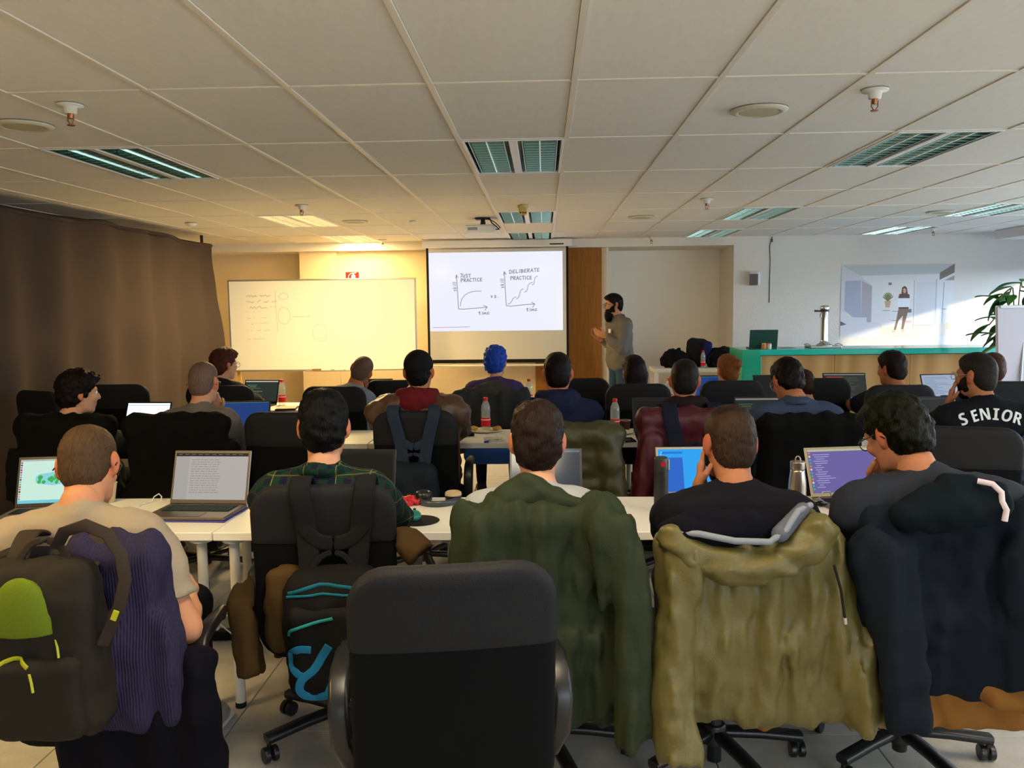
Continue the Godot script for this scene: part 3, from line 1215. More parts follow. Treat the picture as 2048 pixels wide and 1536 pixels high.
# a chair by its back: pixel column of the middle of the back, depth of the back, turn
func chair(px: float, d: float, turn: float, label: String, no_arms := false, drop := 0.0, py := 900.0) -> Node3D:
	var b := at(px, py, d)
	var t := deg_to_rad(turn)
	var p := Vector3(b.x, 0, -d) + Vector3(-sin(t), 0, -cos(t)) * 0.265
	var c: Node3D
	if chair0.has_meta("used"):
		c = copy(chair0, label)
		c.remove_meta("used")
	else:
		c = chair0
		c.set_meta("label", label)
	chair0.set_meta("used", true)
	c.position = p
	c.rotation.y = t
	c.set_meta("drop", drop)
	c.set_meta("group", "black office chairs at the desks")
	for n in c.get_children():
		if drop != 0.0 and not (String(n.name).begins_with("base_leg") or String(n.name).begins_with("hub")):
			n.position.y -= drop
	if no_arms:
		for n in c.get_children():
			if String(n.name).begins_with("armrest"):
				c.remove_child(n)
				n.free()
	return c

var seat := {}

func furniture() -> void:
	for k in 5:
		desk(-2.3 + k, 3.18, ["white desk carrying the large silver laptop with a blue edge", "white desk carrying the headphones and the red packet", "white desk of the person in the pale shirt before the dark green parka", "white desk carrying the two tall drinking flasks", "white desk under the laptop with the purple screen, last desk of the back row"][k], "white desks of the back row")
	for k in 7:
		desk(-3.13 + k, 5.30, ["white desk of the middle row beside the brown cloth partition", "white desk of the middle row under the laptop with a white page", "white desk of the middle row beside the chair with a navy backpack", "white desk of the middle row carrying a bottle on a paper plate with bread", "white desk of the middle row carrying the phone and a coffee cup", "white desk of the middle row by the chair with the black coat", "white desk of the middle row before the person in the lettered black sweatshirt"][k], "white desks of the middle row")
	for k in 7:
		desk(-3.22 + k, 7.10, ["white desk of the front row nearest the brown cloth partition", "white desk of the front row with a bottle and a notebook", "white desk of the front row before the bald person", "white desk of the front row before the person with blue hair", "white desk of the front row before the person with long dark hair", "white desk of the front row before the person with ginger hair in a bun", "white desk of the front row under a laptop with a dark code screen"][k], "white desks of the front row")
	chair0 = make_chair("")
	seat.F = chair(900, 1.89, 9, "empty black office chair standing alone behind the last row")
	seat.A1 = chair(135, 2.30, 4, "black office chair hung with the backpack with a lime green panel", false, 0.075)
	seat.A2 = chair(643, 2.76, 4, "black office chair hung with the black backpack with a blue emblem")
	seat.A3 = chair(1085, 2.62, 0, "black office chair under the dark green parka", false, 0.050)
	seat.A4 = chair(1476, 2.60, 2, "black office chair under the olive hooded jacket", false, 0.120)
	seat.A5 = chair(1880, 2.62, -4, "black office chair under the dark navy hooded sweatshirt", false, 0.060)
	seat.B1 = chair(142, 4.66, -4, "black office chair with a dark coat, beside the brown cloth partition in the middle row", true, 0.030)
	seat.B2 = chair(362, 4.66, 2, "black office chair with a black coat behind the person in the grey sweater", true, 0.030)
	seat.B3 = chair(573, 4.72, -5, "empty black office chair just behind the checked shirt's desk, in the middle row", true)
	seat.B4 = chair(832, 4.74, 0, "black office chair hung with a slate navy backpack with brown leather patches")
	seat.B5 = chair(1148, 4.72, 0, "black office chair under the olive quilted jacket", true, 0.100)
	seat.B6 = chair(1372, 4.76, 0, "black office chair under the maroon jacket and a dark navy backpack", true, 0.03)
	seat.B7 = chair(1615, 4.68, 0, "black office chair under the long black coat", false, 0.060)
	seat.B8 = chair(2022, 4.62, 10, "black office chair hung with a blue black backpack behind the lettered sweatshirt", true)
	seat.X = chair(1930, 3.98, -16, "empty black office chair pushed back between the middle and back rows", true)
	seat.Ca = chair(86, 6.12, -25, "empty black office chair turned sideways, against the brown cloth partition", true)
	seat.Cb = chair(244, 6.60, 5, "empty black office chair of the front row facing the desk by the brown cloth partition", true)
	seat.C1 = chair(452, 6.42, 0, "black office chair of the person in the dark navy jacket with round glasses", true)
	seat.C2 = chair(672, 6.28, 0, "black office chair of the bald person in the grey blue shirt", true)
	seat.Cc = chair(792, 6.78, -4, "empty black office chair between the bald person and the person in a cap", true)
	seat.Cd = chair(1160, 6.78, 4, "empty black office chair between the navy hoodie and the speaker", true)
	seat.C4 = chair(1276, 6.25, 0, "black office chair of the person with long dark hair", true)
	seat.C5 = chair(1462, 6.45, 0, "black office chair of the person with ginger hair in a bun", true)
	seat.C6 = chair(1636, 6.60, 0, "black office chair beside the dark code screen laptop, its sitter hidden", true)
	seat.C7 = chair(1795, 6.00, 0, "black office chair of the person in the black shirt before the bar", true)
	seat.C8 = chair(2030, 6.20, 0, "black office chair of the person in the violet sweater by the flip chart", true)
	blue_chair()
	bar()
	screen_wall()
	ceiling_bits()

func blue_chair() -> void:
	var b := at(985, 900, 6.45)
	var o := thing("plastic_chair", "blue plastic chair under the grey hooded sweatshirt", "chair", Vector3(b.x, 0, -6.70))
	var bm := mat(28, 88, 178, 0.4)
	var tr := Transform3D(Basis(Vector3.RIGHT, 0.12), Vector3(0, 0.62, 0.235))
	part(o, "backrest", cushion(Solid.new(), 0.46, 0.50, 0.06, 0.018, tr, -0.35, 0.008).done(bm))
	part(o, "seat", cushion(Solid.new(), 0.46, 0.42, 0.06, 0.02, Transform3D(Basis(Vector3.RIGHT, -PI / 2), Vector3(0, 0.45, 0)), 0.0, 0.008).done(bm))
	for s in [-1, 1]:
		part(o, "back_post", Solid.new().pipe([Vector3(0.19 * s, 0.45, 0.16), Vector3(0.20 * s, 0.50, 0.215), Vector3(0.20 * s, 0.62, 0.225), Vector3(0.20 * s, 0.80, 0.24)], 0.03, 8, 0.01, Vector3.BACK).done(bm))
		for z in [-1, 1]:
			part(o, "leg", Solid.new().cyl(Vector3(0.21 * s, 0.0, 0.20 * z), Vector3(0.19 * s, 0.445, 0.16 * z), 0.011, 0.011, 10).done(mat(150, 152, 155, 0.3, 0.8)))
	seat.C3 = o

func bar() -> void:
	# green glass counter with a pale wood front
	var g := mat(38, 168, 136, 0.12)
	var g2 := mat(30, 190, 172, 0.15)
	var o := thing("bar_counter", "long bar counter with a green glass top and pale wood front", "counter", Vector3(3.7, 0, -9.45))
	part(o, "glass_side", Solid.new().box(Vector3(0.19, 1.10, 0.62), Transform3D(Basis(), Vector3(-1.475, 0.55, 0.0)), 0.004).done(g))
	part(o, "glass_edge", Solid.new().box(Vector3(0.012, 1.03, 0.621), Transform3D(Basis(), Vector3(-1.374, 0.515, 0.0)), 0.002).done(g2))
	part(o, "glass_top", Solid.new().box(Vector3(3.25, 0.062, 0.62), Transform3D(Basis(), Vector3(0.24, 1.069, 0.0)), 0.004).done(g2))
	var im := img_from(512, 128, func(x, y): return Color(0.80, 0.64, 0.44).lerp(Color(0.72, 0.55, 0.36), 0.5 + 0.5 * sin(x * 0.045 + 2.0 * sin(x * 0.011) + 0.02 * y * sin(x * 0.02))))
	var wm := StandardMaterial3D.new()
	wm.albedo_texture = tex(im)
	wm.roughness = 0.7
	wm.metallic_specular = 0.15
	for k in 4:
		part(o, "front_panel", bxm(Vector3(0.80, 1.03, 0.02), wm, 0.002), Vector3(-0.965 + 0.803 * k, 0.515, 0.22))
	part(o, "cabinet", bxm(Vector3(3.2, 1.03, 0.42), mat(180, 165, 140, 0.7), 0.003), Vector3(0.24, 0.515, 0.0))
	# beer tap
	var t := thing("beer_tap", "chrome beer tap column on a drip tray on the bar", "beer tap", Vector3(at(1648, 685, 9.42).x, 1.10, -9.42))
	var ch := mat(200, 204, 206, 0.16, 1.0)
	part(t, "drip_tray", Solid.new().box(Vector3(0.34, 0.022, 0.22), Transform3D(Basis(), Vector3(-0.01, 0.0115, 0)), 0.006).done(mat(170, 176, 172, 0.25, 0.9)))
	part(t, "tray_rail", Solid.new().pipe([Vector3(-0.18, 0.03, 0.11), Vector3(-0.18, 0.045, 0.0), Vector3(-0.18, 0.03, -0.11)], 0.006).done(ch))
	part(t, "tray_rail", Solid.new().pipe([Vector3(0.16, 0.03, 0.11), Vector3(0.16, 0.045, 0.0), Vector3(0.16, 0.03, -0.11)], 0.006).done(ch))
	part(t, "column", Solid.new().lathe([Vector2(0.085, 0.022), Vector2(0.085, 0.034), Vector2(0.05, 0.05), Vector2(0.038, 0.08), Vector2(0.036, 0.30), Vector2(0.042, 0.40), Vector2(0.046, 0.43), Vector2(0.046, 0.455), Vector2(0.03, 0.465), Vector2(0.0, 0.467)], 24).done(ch))
	part(t, "collar", Solid.new().cyl(Vector3(0, 0.395, 0), Vector3(0, 0.42, 0), 0.049, 0.049, 24).done(mat(40, 42, 44, 0.4)))
	part(t, "tap_handle", Solid.new().cyl(Vector3(-0.04, 0.40, 0.01), Vector3(-0.115, 0.405, 0.02), 0.008, 0.012).done(mat(60, 62, 64, 0.3, 0.8)))
	part(t, "spout", Solid.new().pipe([Vector3(-0.04, 0.37, 0.02), Vector3(-0.052, 0.365, 0.03), Vector3(-0.055, 0.33, 0.035)], 0.009).done(ch))
	# flat papers on the bar
	solo("paper_sheet", "thin dark bordered paper sheet lying on the bar beside the tap", "paper", bxm(Vector3(0.16, 0.002, 0.11), mat(95, 110, 105, 0.6), 0.0), Vector3(at(1575, 692, 9.4).x, 1.102, -9.42), 0.3)

func screen_wall() -> void:
	# ---- projection screen
	var d := 11.72
	var tl := at(852, 500, d)
	var br := at(1138, 725, d)
	var w := br.x - tl.x
	var top := 2.405
	var bot := br.y
	var cx := (tl.x + br.x) * 0.5
	var o := thing("projection_screen", "pull-down projection screen with black borders showing a bright slide", "screen", Vector3(cx, bot, -d))
	var h := top - bot
	part(o, "fabric", bxm(Vector3(w - 0.06, h - 0.04, 0.004), mat(204, 201, 192, 0.8), 0.0), Vector3(0, h / 2, 0))
	var bk := mat(28, 26, 25, 0.7)
	for s in [-1, 1]:
		part(o, "black_border", bxm(Vector3(0.032, h, 0.005), bk, 0.0), Vector3((w / 2 - 0.016) * s, h / 2, 0.0005))
	part(o, "black_border", bxm(Vector3(w - 0.064, 0.05, 0.0055), bk, 0.0), Vector3(0, 0.03, 0.0005))
	part(o, "bottom_bar", Solid.new().cyl(Vector3(-w / 2 - 0.03, -0.03, 0), Vector3(w / 2 + 0.03, -0.03, 0), 0.014, 0.014).done(mat(225, 222, 214, 0.4)))
	part(o, "casing", Solid.new().box(Vector3(w + 0.10, 0.10, 0.11), Transform3D(Basis(), Vector3(0, h + 0.05, -0.0)), 0.012).done(mat(226, 222, 212, 0.5)))
	part(o, "casing_label", bxm(Vector3(0.19, 0.018, 0.003), mat(60, 56, 52, 0.6), 0.0), Vector3(w / 2 - 0.16, h + 0.03, 0.0565))
	# the picture on it
	var i0 := at(857, 506, d)
	var i1 := at(1126, 660, d)
	var im := Image.create(1152, 672, false, Image.FORMAT_RGB8)
	var W := 1152.0
	var H := 672.0
	im.fill(Color(0.93, 0.94, 1.0))
	var ink := Color(0.50, 0.50, 0.55)
	var px := func(x: float, y: float) -> Vector2: return Vector2((x - 857.0) / 269.0 * W, (y - 506.0) / 154.5 * H)
	# strokes in the pixels of the photograph
	var ax := func(pts: Array, r: float, c: Color) -> void:
		var q := []
		for p in pts:
			q.append(px.call(p[0], p[1]))
		stroke(im, q, r, c)
	ax.call([[912.5, 551], [914, 580], [915.5, 616.5], [926, 617], [950, 615.5], [972, 613.5]], 2.6, ink)
	ax.call([[910.8, 556], [912.3, 549.5], [916, 555]], 2.4, ink)
	ax.call([[966, 610], [973.5, 613.3], [969, 619.5]], 2.6, ink)
	ax.call([[919.5, 611], [920, 604], [923, 596], [928, 590], [935, 585.5], [944, 582.8], [953, 581.8], [962, 582]], 2.2, ink)
	ax.call([[1009, 545], [1010.3, 575], [1012, 611], [1022, 612.3], [1045, 610], [1069, 608.5]], 2.6, ink)
	ax.call([[1007.3, 551], [1009, 544], [1012.4, 550]], 2.4, ink)
	ax.call([[1063, 605], [1069.5, 608.7], [1065, 615]], 2.6, ink)
	ax.call([[1015, 608], [1020, 606.5], [1023.5, 602], [1026, 597], [1032, 594]], 2.2, ink)
	ax.call([[1032.5, 598], [1036, 596.5], [1039, 591], [1040, 585], [1042.5, 580.5], [1047, 578.5]], 2.2, ink)
	ax.call([[1049, 585], [1053, 583.5], [1055.5, 577.5], [1056, 573], [1059, 568.5], [1065, 566]], 2.2, ink)
	ax.call([[1064, 571], [1068, 569.5], [1069.3, 563], [1070, 558], [1073, 554.5], [1076, 554]], 2.2, ink)
	var u := W / 269.0
	pen(im, "JUST", px.call(920.5, 547.5), Vector2(1.05 * u, 0.05 * u), Vector2(0, 1.1 * u), 2.8, ink)
	pen(im, "PRACTICE", px.call(921.5, 557), Vector2(1.12 * u, -0.03 * u), Vector2(0, 1.1 * u), 2.8, ink)
	pen(im, "DELIBERATE", px.call(1019.5, 541.5), Vector2(1.24 * u, -0.07 * u), Vector2(0, 1.15 * u), 2.8, ink)
	pen(im, "PRACTICE", px.call(1021.5, 554), Vector2(1.12 * u, -0.02 * u), Vector2(0, 1.15 * u), 2.8, ink)
	pen(im, "time", px.call(956, 621.5), Vector2(1.25 * u, -0.02 * u), Vector2(0, 1.1 * u), 2.8, ink)
	pen(im, "time", px.call(1052.5, 615.8), Vector2(1.25 * u, -0.02 * u), Vector2(0, 1.1 * u), 2.8, ink)
	pen(im, "vs.", px.call(981.5, 588), Vector2(1.25 * u, 0), Vector2(0, 1.2 * u), 2.8, ink)
	pen(im, "skill", px.call(904.5, 581.5), Vector2(0, -1.0 * u), Vector2(1.15 * u, 0), 2.2, ink)
	pen(im, "skill", px.call(1000.5, 576.5), Vector2(0, -1.0 * u), Vector2(1.15 * u, 0), 2.2, ink)
	stroke(im, [px.call(863, 652.8), px.call(900, 652.6), px.call(938, 652.0)], 2.6, Color(0.80, 0.62, 0.68))
	part(o, "projected_picture_screen", bxm(Vector3(i1.x - i0.x, i0.y - i1.y, 0.002), glow(tex(im), 0.90), 0.0), Vector3((i0.x + i1.x) / 2 - cx, (i0.y + i1.y) / 2 - bot, 0.004))

	# ---- whiteboard on a stand
	var wtl := at(455, 560, 11.0)
	var wbr := at(836, 740, 11.0)
	var bw := wbr.x - wtl.x
	var bh := wtl.y - wbr.y
	var wbn := thing("whiteboard", "large white writing board with faint notes standing under the lit ceiling light", "whiteboard", Vector3((wtl.x + wbr.x) / 2, 0, -11.0))
	var y0 := wbr.y
	var wim := Image.create(1024, 512, false, Image.FORMAT_RGB8)
	wim.fill(Color(0.92, 0.915, 0.895))
	var g1 := Color(0.50, 0.50, 0.50, 0.16)
	var rn := RandomNumberGenerator.new()
	rn.seed = 4
	for L in [[95, 86, 150, 6.0], [95, 118, 170, 6.0], [95, 150, 165, 6.0], [85, 176, 90, 2.0], [95, 212, 60, 3.5], [170, 210, 50, 2.5], [95, 244, 40, 3.0], [140, 242, 90, 3.5], [90, 284, 40, 3.0], [150, 282, 90, 3.5], [90, 332, 100, 3.0], [470, 330, 60, 3.0]]:
		var pts := []
		var xx: float = L[0]
		while xx < L[0] + L[2]:
			pts.append(Vector2(xx, L[1] + rn.randf_range(-L[3], L[3]) * 1.2))
			xx += rn.randf_range(4, 9)
			if rn.randf() < 0.15:
				if pts.size() > 1:
					stroke(wim, pts, L[3] * 0.33, g1)
				pts = []
				xx += 8
		if pts.size() > 1:
			stroke(wim, pts, L[3] * 0.33, g1)
	stroke(wim, [Vector2(255, 60), Vector2(256, 150), Vector2(262, 290)], 1.2, g1)
	for cc in [[300, 200, 34, 48], [495, 300, 40, 50], [300, 90, 26, 18]]:
		var pts := []
		for k in 22:
			pts.append(Vector2(cc[0] + cc[2] * cos(k * 0.29 - 2.5), cc[1] + cc[3] * sin(k * 0.29 - 2.5)))
		stroke(wim, pts, 1.3, g1)
	stroke(wim, [Vector2(345, 205), Vector2(440, 207), Vector2(430, 200)], 1.5, g1)
	var bm := StandardMaterial3D.new()
	bm.albedo_texture = tex(wim)
	bm.roughness = 0.22
	part(wbn, "board", bxm(Vector3(bw - 0.03, bh - 0.03, 0.018), bm, 0.0), Vector3(0, y0 + bh / 2, 0))
	var al := mat(176, 172, 164, 0.35, 0.7)
	for s in [-1, 1]:
		part(wbn, "frame", bxm(Vector3(bw, 0.022, 0.026), al, 0.004), Vector3(0, y0 + bh / 2 + (bh / 2 - 0.011) * s, 0))
		part(wbn, "frame", bxm(Vector3(0.024, bh - 0.04, 0.026), al, 0.004), Vector3((bw / 2 - 0.012) * s, y0 + bh / 2, 0))
		part(wbn, "stand_leg", Solid.new().box(Vector3(0.045, y0 + 0.1, 0.03), Transform3D(Basis(Vector3.BACK, -0.05 * s), Vector3((bw / 2 - 0.10) * s, (y0 + 0.1) / 2, -0.06)), 0.004).done(mat(196, 150, 92, 0.6)))
		part(wbn, "stand_foot", Solid.new().box(Vector3(0.05, 0.03, 0.5), Transform3D(Basis(), Vector3((bw / 2 - 0.08) * s, 0.016, -0.05)), 0.004).done(mat(196, 150, 92, 0.6)))
	part(wbn, "pen_tray", bxm(Vector3(0.9, 0.012, 0.07), al, 0.003), Vector3(0.22, y0 + 0.002, 0.045))
	solo("board_eraser", "small brown board eraser on the whiteboard tray", "eraser", bxm(Vector3(0.11, 0.022, 0.05), mat(150, 112, 60, 0.7), 0.004), Vector3(at(633, 738, 10.95).x, y0 + 0.020, -10.95))
	for k in 3:
		solo("board_marker", "white board marker lying on the whiteboard tray", "marker", Solid.new().cyl(Vector3(-0.06, 0, 0), Vector3(0.06, 0, 0), 0.008, 0.008, 10).done(mat(230, 228, 220, 0.4)), Vector3([at(652, 738, 10.95).x, at(678, 738, 10.95).x, at(700, 738, 10.95).x][k], y0 + 0.017, -10.95), 0.1 * k, "markers on the whiteboard tray")
	# ---- fire extinguisher sign
	var s0 := at(690.5, 543, 12.1)
	var s1 := at(718, 572, 12.1)
	var sg := thing("fire_sign", "square red fire extinguisher sign on the wall above the whiteboard", "sign", Vector3((s0.x + s1.x) / 2, (s0.y + s1.y) / 2, -12.115))
	var sw := s1.x - s0.x
	part(sg, "plate", bxm(Vector3(sw, sw, 0.004), mat(206, 34, 28, 0.5), 0.001))
	var wt := mat(238, 236, 230, 0.5)
	part(sg, "extinguisher_symbol", Solid.new().prism(PackedVector2Array([Vector2(-0.012, -0.09), Vector2(0.045, -0.09), Vector2(0.045, 0.045), Vector2(0.032, 0.06), Vector2(0.026, 0.062), Vector2(0.026, 0.075), Vector2(0.058, 0.082), Vector2(0.058, 0.09), Vector2(0.0, 0.085), Vector2(0.006, 0.062), Vector2(-0.0, 0.058), Vector2(-0.012, 0.045)]), 0.003, Transform3D(Basis(), Vector3(0, 0, 0.0035))).done(wt))
	part(sg, "hose_symbol", Solid.new().pipe([Vector3(0.01, 0.08, 0.0036), Vector3(-0.02, 0.075, 0.0036), Vector3(-0.05, 0.05, 0.0036), Vector3(-0.06, 0.0, 0.0036), Vector3(-0.045, -0.03, 0.0036)], 0.0045, 6, 0.0015, Vector3.BACK).done(wt))
	# ---- photograph printed on the wall
	poster()
	# ---- small loudspeaker
	var sp := thing("wall_speaker", "small white loudspeaker with grey grille on the wall pillar", "loudspeaker", at(1510, 557, 11.86), -0.5)
	part(sp, "body", cushion(Solid.new(), 0.14, 0.20, 0.03, 0.12, Transform3D(), 0.0, 0.02).done(mat(225, 225, 222, 0.4)))
	part(sp, "grille", Solid.new().box(Vector3(0.118, 0.155, 0.006), Transform3D(Basis(), Vector3(0.0, -0.015, 0.062)), 0.002).done(mat(110, 110, 112, 0.6)))
	part(sp, "bracket", Solid.new().pipe([Vector3(0, 0, -0.05), Vector3(0.02, 0, -0.08), Vector3(0.04, 0, -0.125)], 0.012).done(mat(200, 200, 198, 0.4)))
	var cb := thing("wall_cable", "thin dark cable running down the wall from the ceiling", "cable", Vector3(3.15, 0, -BACK))
	part(cb, "cable", Solid.new().pipe([Vector3(0.03, 2.51, 0.008), Vector3(0.01, 2.45, 0.01), Vector3(-0.005, 2.38, 0.008), Vector3(0.004, 2.2, 0.007), Vector3(0.0, 1.6, 0.006)], 0.006, 6).done(mat(70, 75, 78, 0.6)))
	part(cb, "cable_clip", bxm(Vector3(0.03, 0.05, 0.02), mat(90, 92, 95, 0.6)), Vector3(0.02, 2.46, 0.01))
	# ---- table with bags
	var bd := thing("side_table", "narrow white table with white legs under the pile of bags by the wall", "table", Vector3(2.06, 0, -11.55))
	part(bd, "tabletop", bxm(Vector3(1.18, 0.05, 0.55), mat(228, 222, 208, 0.4), 0.003), Vector3(0, 0.715, 0))
	for sx in [-1, 1]:
		for sz in [-1, 1]:
			part(bd, "leg", bxm(Vector3(0.05, 0.69, 0.05), mat(224, 220, 208, 0.4)), Vector3(0.555 * sx, 0.345, 0.24 * sz))
	# ---- flip chart
	var fx := at(1994, 700, 7.8).x
	var fc := thing("flip_chart", "pale lilac flip chart pad on an easel beside the bar and the plant", "flip chart", Vector3(fx + 0.36, 0, -7.8), 0.0)
	var ft := Basis(Vector3.RIGHT, -0.10)
	part(fc, "paper_pad", Solid.new().box(Vector3(0.70, 1.0, 0.02), Transform3D(ft, Vector3(0, 1.04, 0.0)), 0.003).done(mat(206, 202, 214, 0.8)))
	part(fc, "backing_board", Solid.new().box(Vector3(0.71, 1.02, 0.012), Transform3D(ft, Vector3(0, 1.04, -0.018)), 0.003).done(mat(215, 215, 215, 0.5)))
	part(fc, "clamp_bar", Solid.new().box(Vector3(0.66, 0.03, 0.03), Transform3D(ft, Vector3(0, 1.535, -0.045)), 0.005).done(mat(190, 190, 192, 0.4, 0.5)))
	for a in [[-0.28, 0.22], [0.28, 0.22], [0.0, -0.42]]:
		part(fc, "easel_leg", Solid.new().cyl(Vector3(a[0], 0.0, a[1]), Vector3(a[0] * 0.3, 1.5, -0.075), 0.012, 0.012, 10).done(mat(170, 172, 175, 0.4, 0.6)))

func poster() -> void:
	var p0 := at(1685, 530, BACK)
	var p1 := at(1907, 672, BACK)
	var im := Image.create(768, 500, false, Image.FORMAT_RGB8)
	im.fill(Color(0.86, 0.86, 0.87))
	var P := func(a: Array) -> Array:
		var o := []
		for i in range(0, a.size(), 2):
			o.append(Vector2((a[i] - 225.0) / 1110.0 * 768.0, (a[i + 1] - 148.0) / 710.0 * 500.0))
		return o
	fill(im, P.call([225, 148, 1335, 148, 1190, 245, 400, 255]), Color(0.74, 0.76, 0.76))
	fill(im, P.call([225, 148, 410, 255, 520, 340, 520, 710, 225, 600]), Color(0.80, 0.80, 0.83))
	fill(im, P.call([265, 305, 420, 300, 430, 665, 350, 665, 260, 590]), Color(0.66, 0.68, 0.76))
	fill(im, P.call([430, 305, 530, 355, 530, 715, 485, 715, 485, 665, 430, 665]), Color(0.68, 0.66, 0.69))
	fill(im, P.call([225, 600, 350, 665, 485, 670, 485, 718, 630, 718, 630, 858, 225, 858]), Color(0.84, 0.84, 0.86))
	fill(im, P.call([225, 700, 285, 732, 235, 745, 225, 745]), Color(0.36, 0.36, 0.40))
	fill(im, P.call([620, 740, 1245, 730, 1335, 800, 1335, 858, 620, 858]), Color(0.86, 0.82, 0.76))
	fill(im, P.call([635, 300, 935, 300, 935, 760, 635, 760]), Color(0.88, 0.87, 0.86))
	fill(im, P.call([965, 320, 1150, 320, 1150, 748, 965, 748]), Color(0.83, 0.83, 0.84))
	stroke(im, P.call([945, 310, 945, 770]), 3.0, Color(0.70, 0.70, 0.71))
	stroke(im, P.call([965, 750, 1130, 750]), 1.6, Color(0.66, 0.62, 0.58))
	stroke(im, P.call([1160, 300, 1160, 730]), 5.0, Color(0.72, 0.74, 0.77))
	fill(im, P.call([1190, 235, 1335, 148, 1335, 235, 1190, 305]), Color(0.48, 0.45, 0.41))
	fill(im, P.call([1240, 310, 1335, 262, 1335, 310]), Color(0.64, 0.58, 0.51))
	stroke(im, P.call([1235, 330, 1225, 725]), 1.6, Color(0.46, 0.46, 0.48))
	stroke(im, P.call([1222, 590, 1262, 592]), 2.2, Color(0.52, 0.52, 0.54))
	fill(im, P.call([1270, 725, 1325, 725, 1325, 790, 1270, 790]), Color(0.84, 0.76, 0.66))
	# shelf, plant and pot
	for y in [600, 690]:
		stroke(im, P.call([640, y, 710, y]), 2.0, Color(0.55, 0.53, 0.52))
		stroke(im, P.call([735, y + 8, 790, y + 8]), 2.0, Color(0.60, 0.56, 0.55))
	fill(im, P.call([640, 605, 710, 605, 710, 720, 640, 720]), Color(0.87, 0.86, 0.86))
	fill(im, P.call([655, 505, 720, 505, 708, 570, 668, 570]), Color(0.76, 0.62, 0.50))
	for k in 9:
		var t := -2.7 + 0.28 * k
		stroke(im, P.call([688, 505, 688 + 52 * cos(t), 495 + 70 * sin(t)]), 3.4, Color(0.46, 0.47, 0.30))
	fill(im, P.call([690, 325, 722, 325, 722, 350, 690, 350]), Color(0.50, 0.46, 0.42))
	fill(im, P.call([870, 588, 925, 588, 925, 622, 870, 622]), Color(0.42, 0.42, 0.44))
	fill(im, P.call([870, 700, 925, 700, 925, 726, 870, 726]), Color(0.80, 0.68, 0.70))
	# a standing figure holding a white board
	fill(im, P.call([820, 430, 825, 378, 848, 360, 872, 376, 884, 440, 862, 455, 838, 452]), Color(0.36, 0.22, 0.15))
	fill(im, P.call([835, 390, 850, 382, 864, 392, 866, 420, 852, 436, 838, 420]), Color(0.80, 0.62, 0.52))
	fill(im, P.call([800, 440, 840, 432, 868, 432, 900, 445, 905, 500, 893, 592, 798, 592, 788, 490]), Color(0.36, 0.24, 0.19))
	fill(im, P.call([796, 585, 897, 585, 872, 690, 850, 785, 828, 785, 842, 650, 800, 700, 775, 795, 755, 790, 778, 690]), Color(0.50, 0.40, 0.31))
	fill(im, P.call([740, 795, 768, 790, 770, 812, 735, 820]), Color(0.82, 0.70, 0.62))
	fill(im, P.call([832, 788, 856, 785, 860, 810, 826, 812]), Color(0.82, 0.70, 0.62))
	fill(im, P.call([786, 480, 908, 480, 908, 568, 786, 568]), Color(0.90, 0.90, 0.92))
	var m := StandardMaterial3D.new()
	m.albedo_texture = tex(im)
	m.roughness = 0.55
	solo("wall_photograph", "large printed photograph of a person holding a board, on the wall behind the bar", "poster", bxm(Vector3(p1.x - p0.x, p0.y - p1.y, 0.006), m, 0.0), Vector3((p0.x + p1.x) / 2, (p0.y + p1.y) / 2, -(BACK + 0.036)))

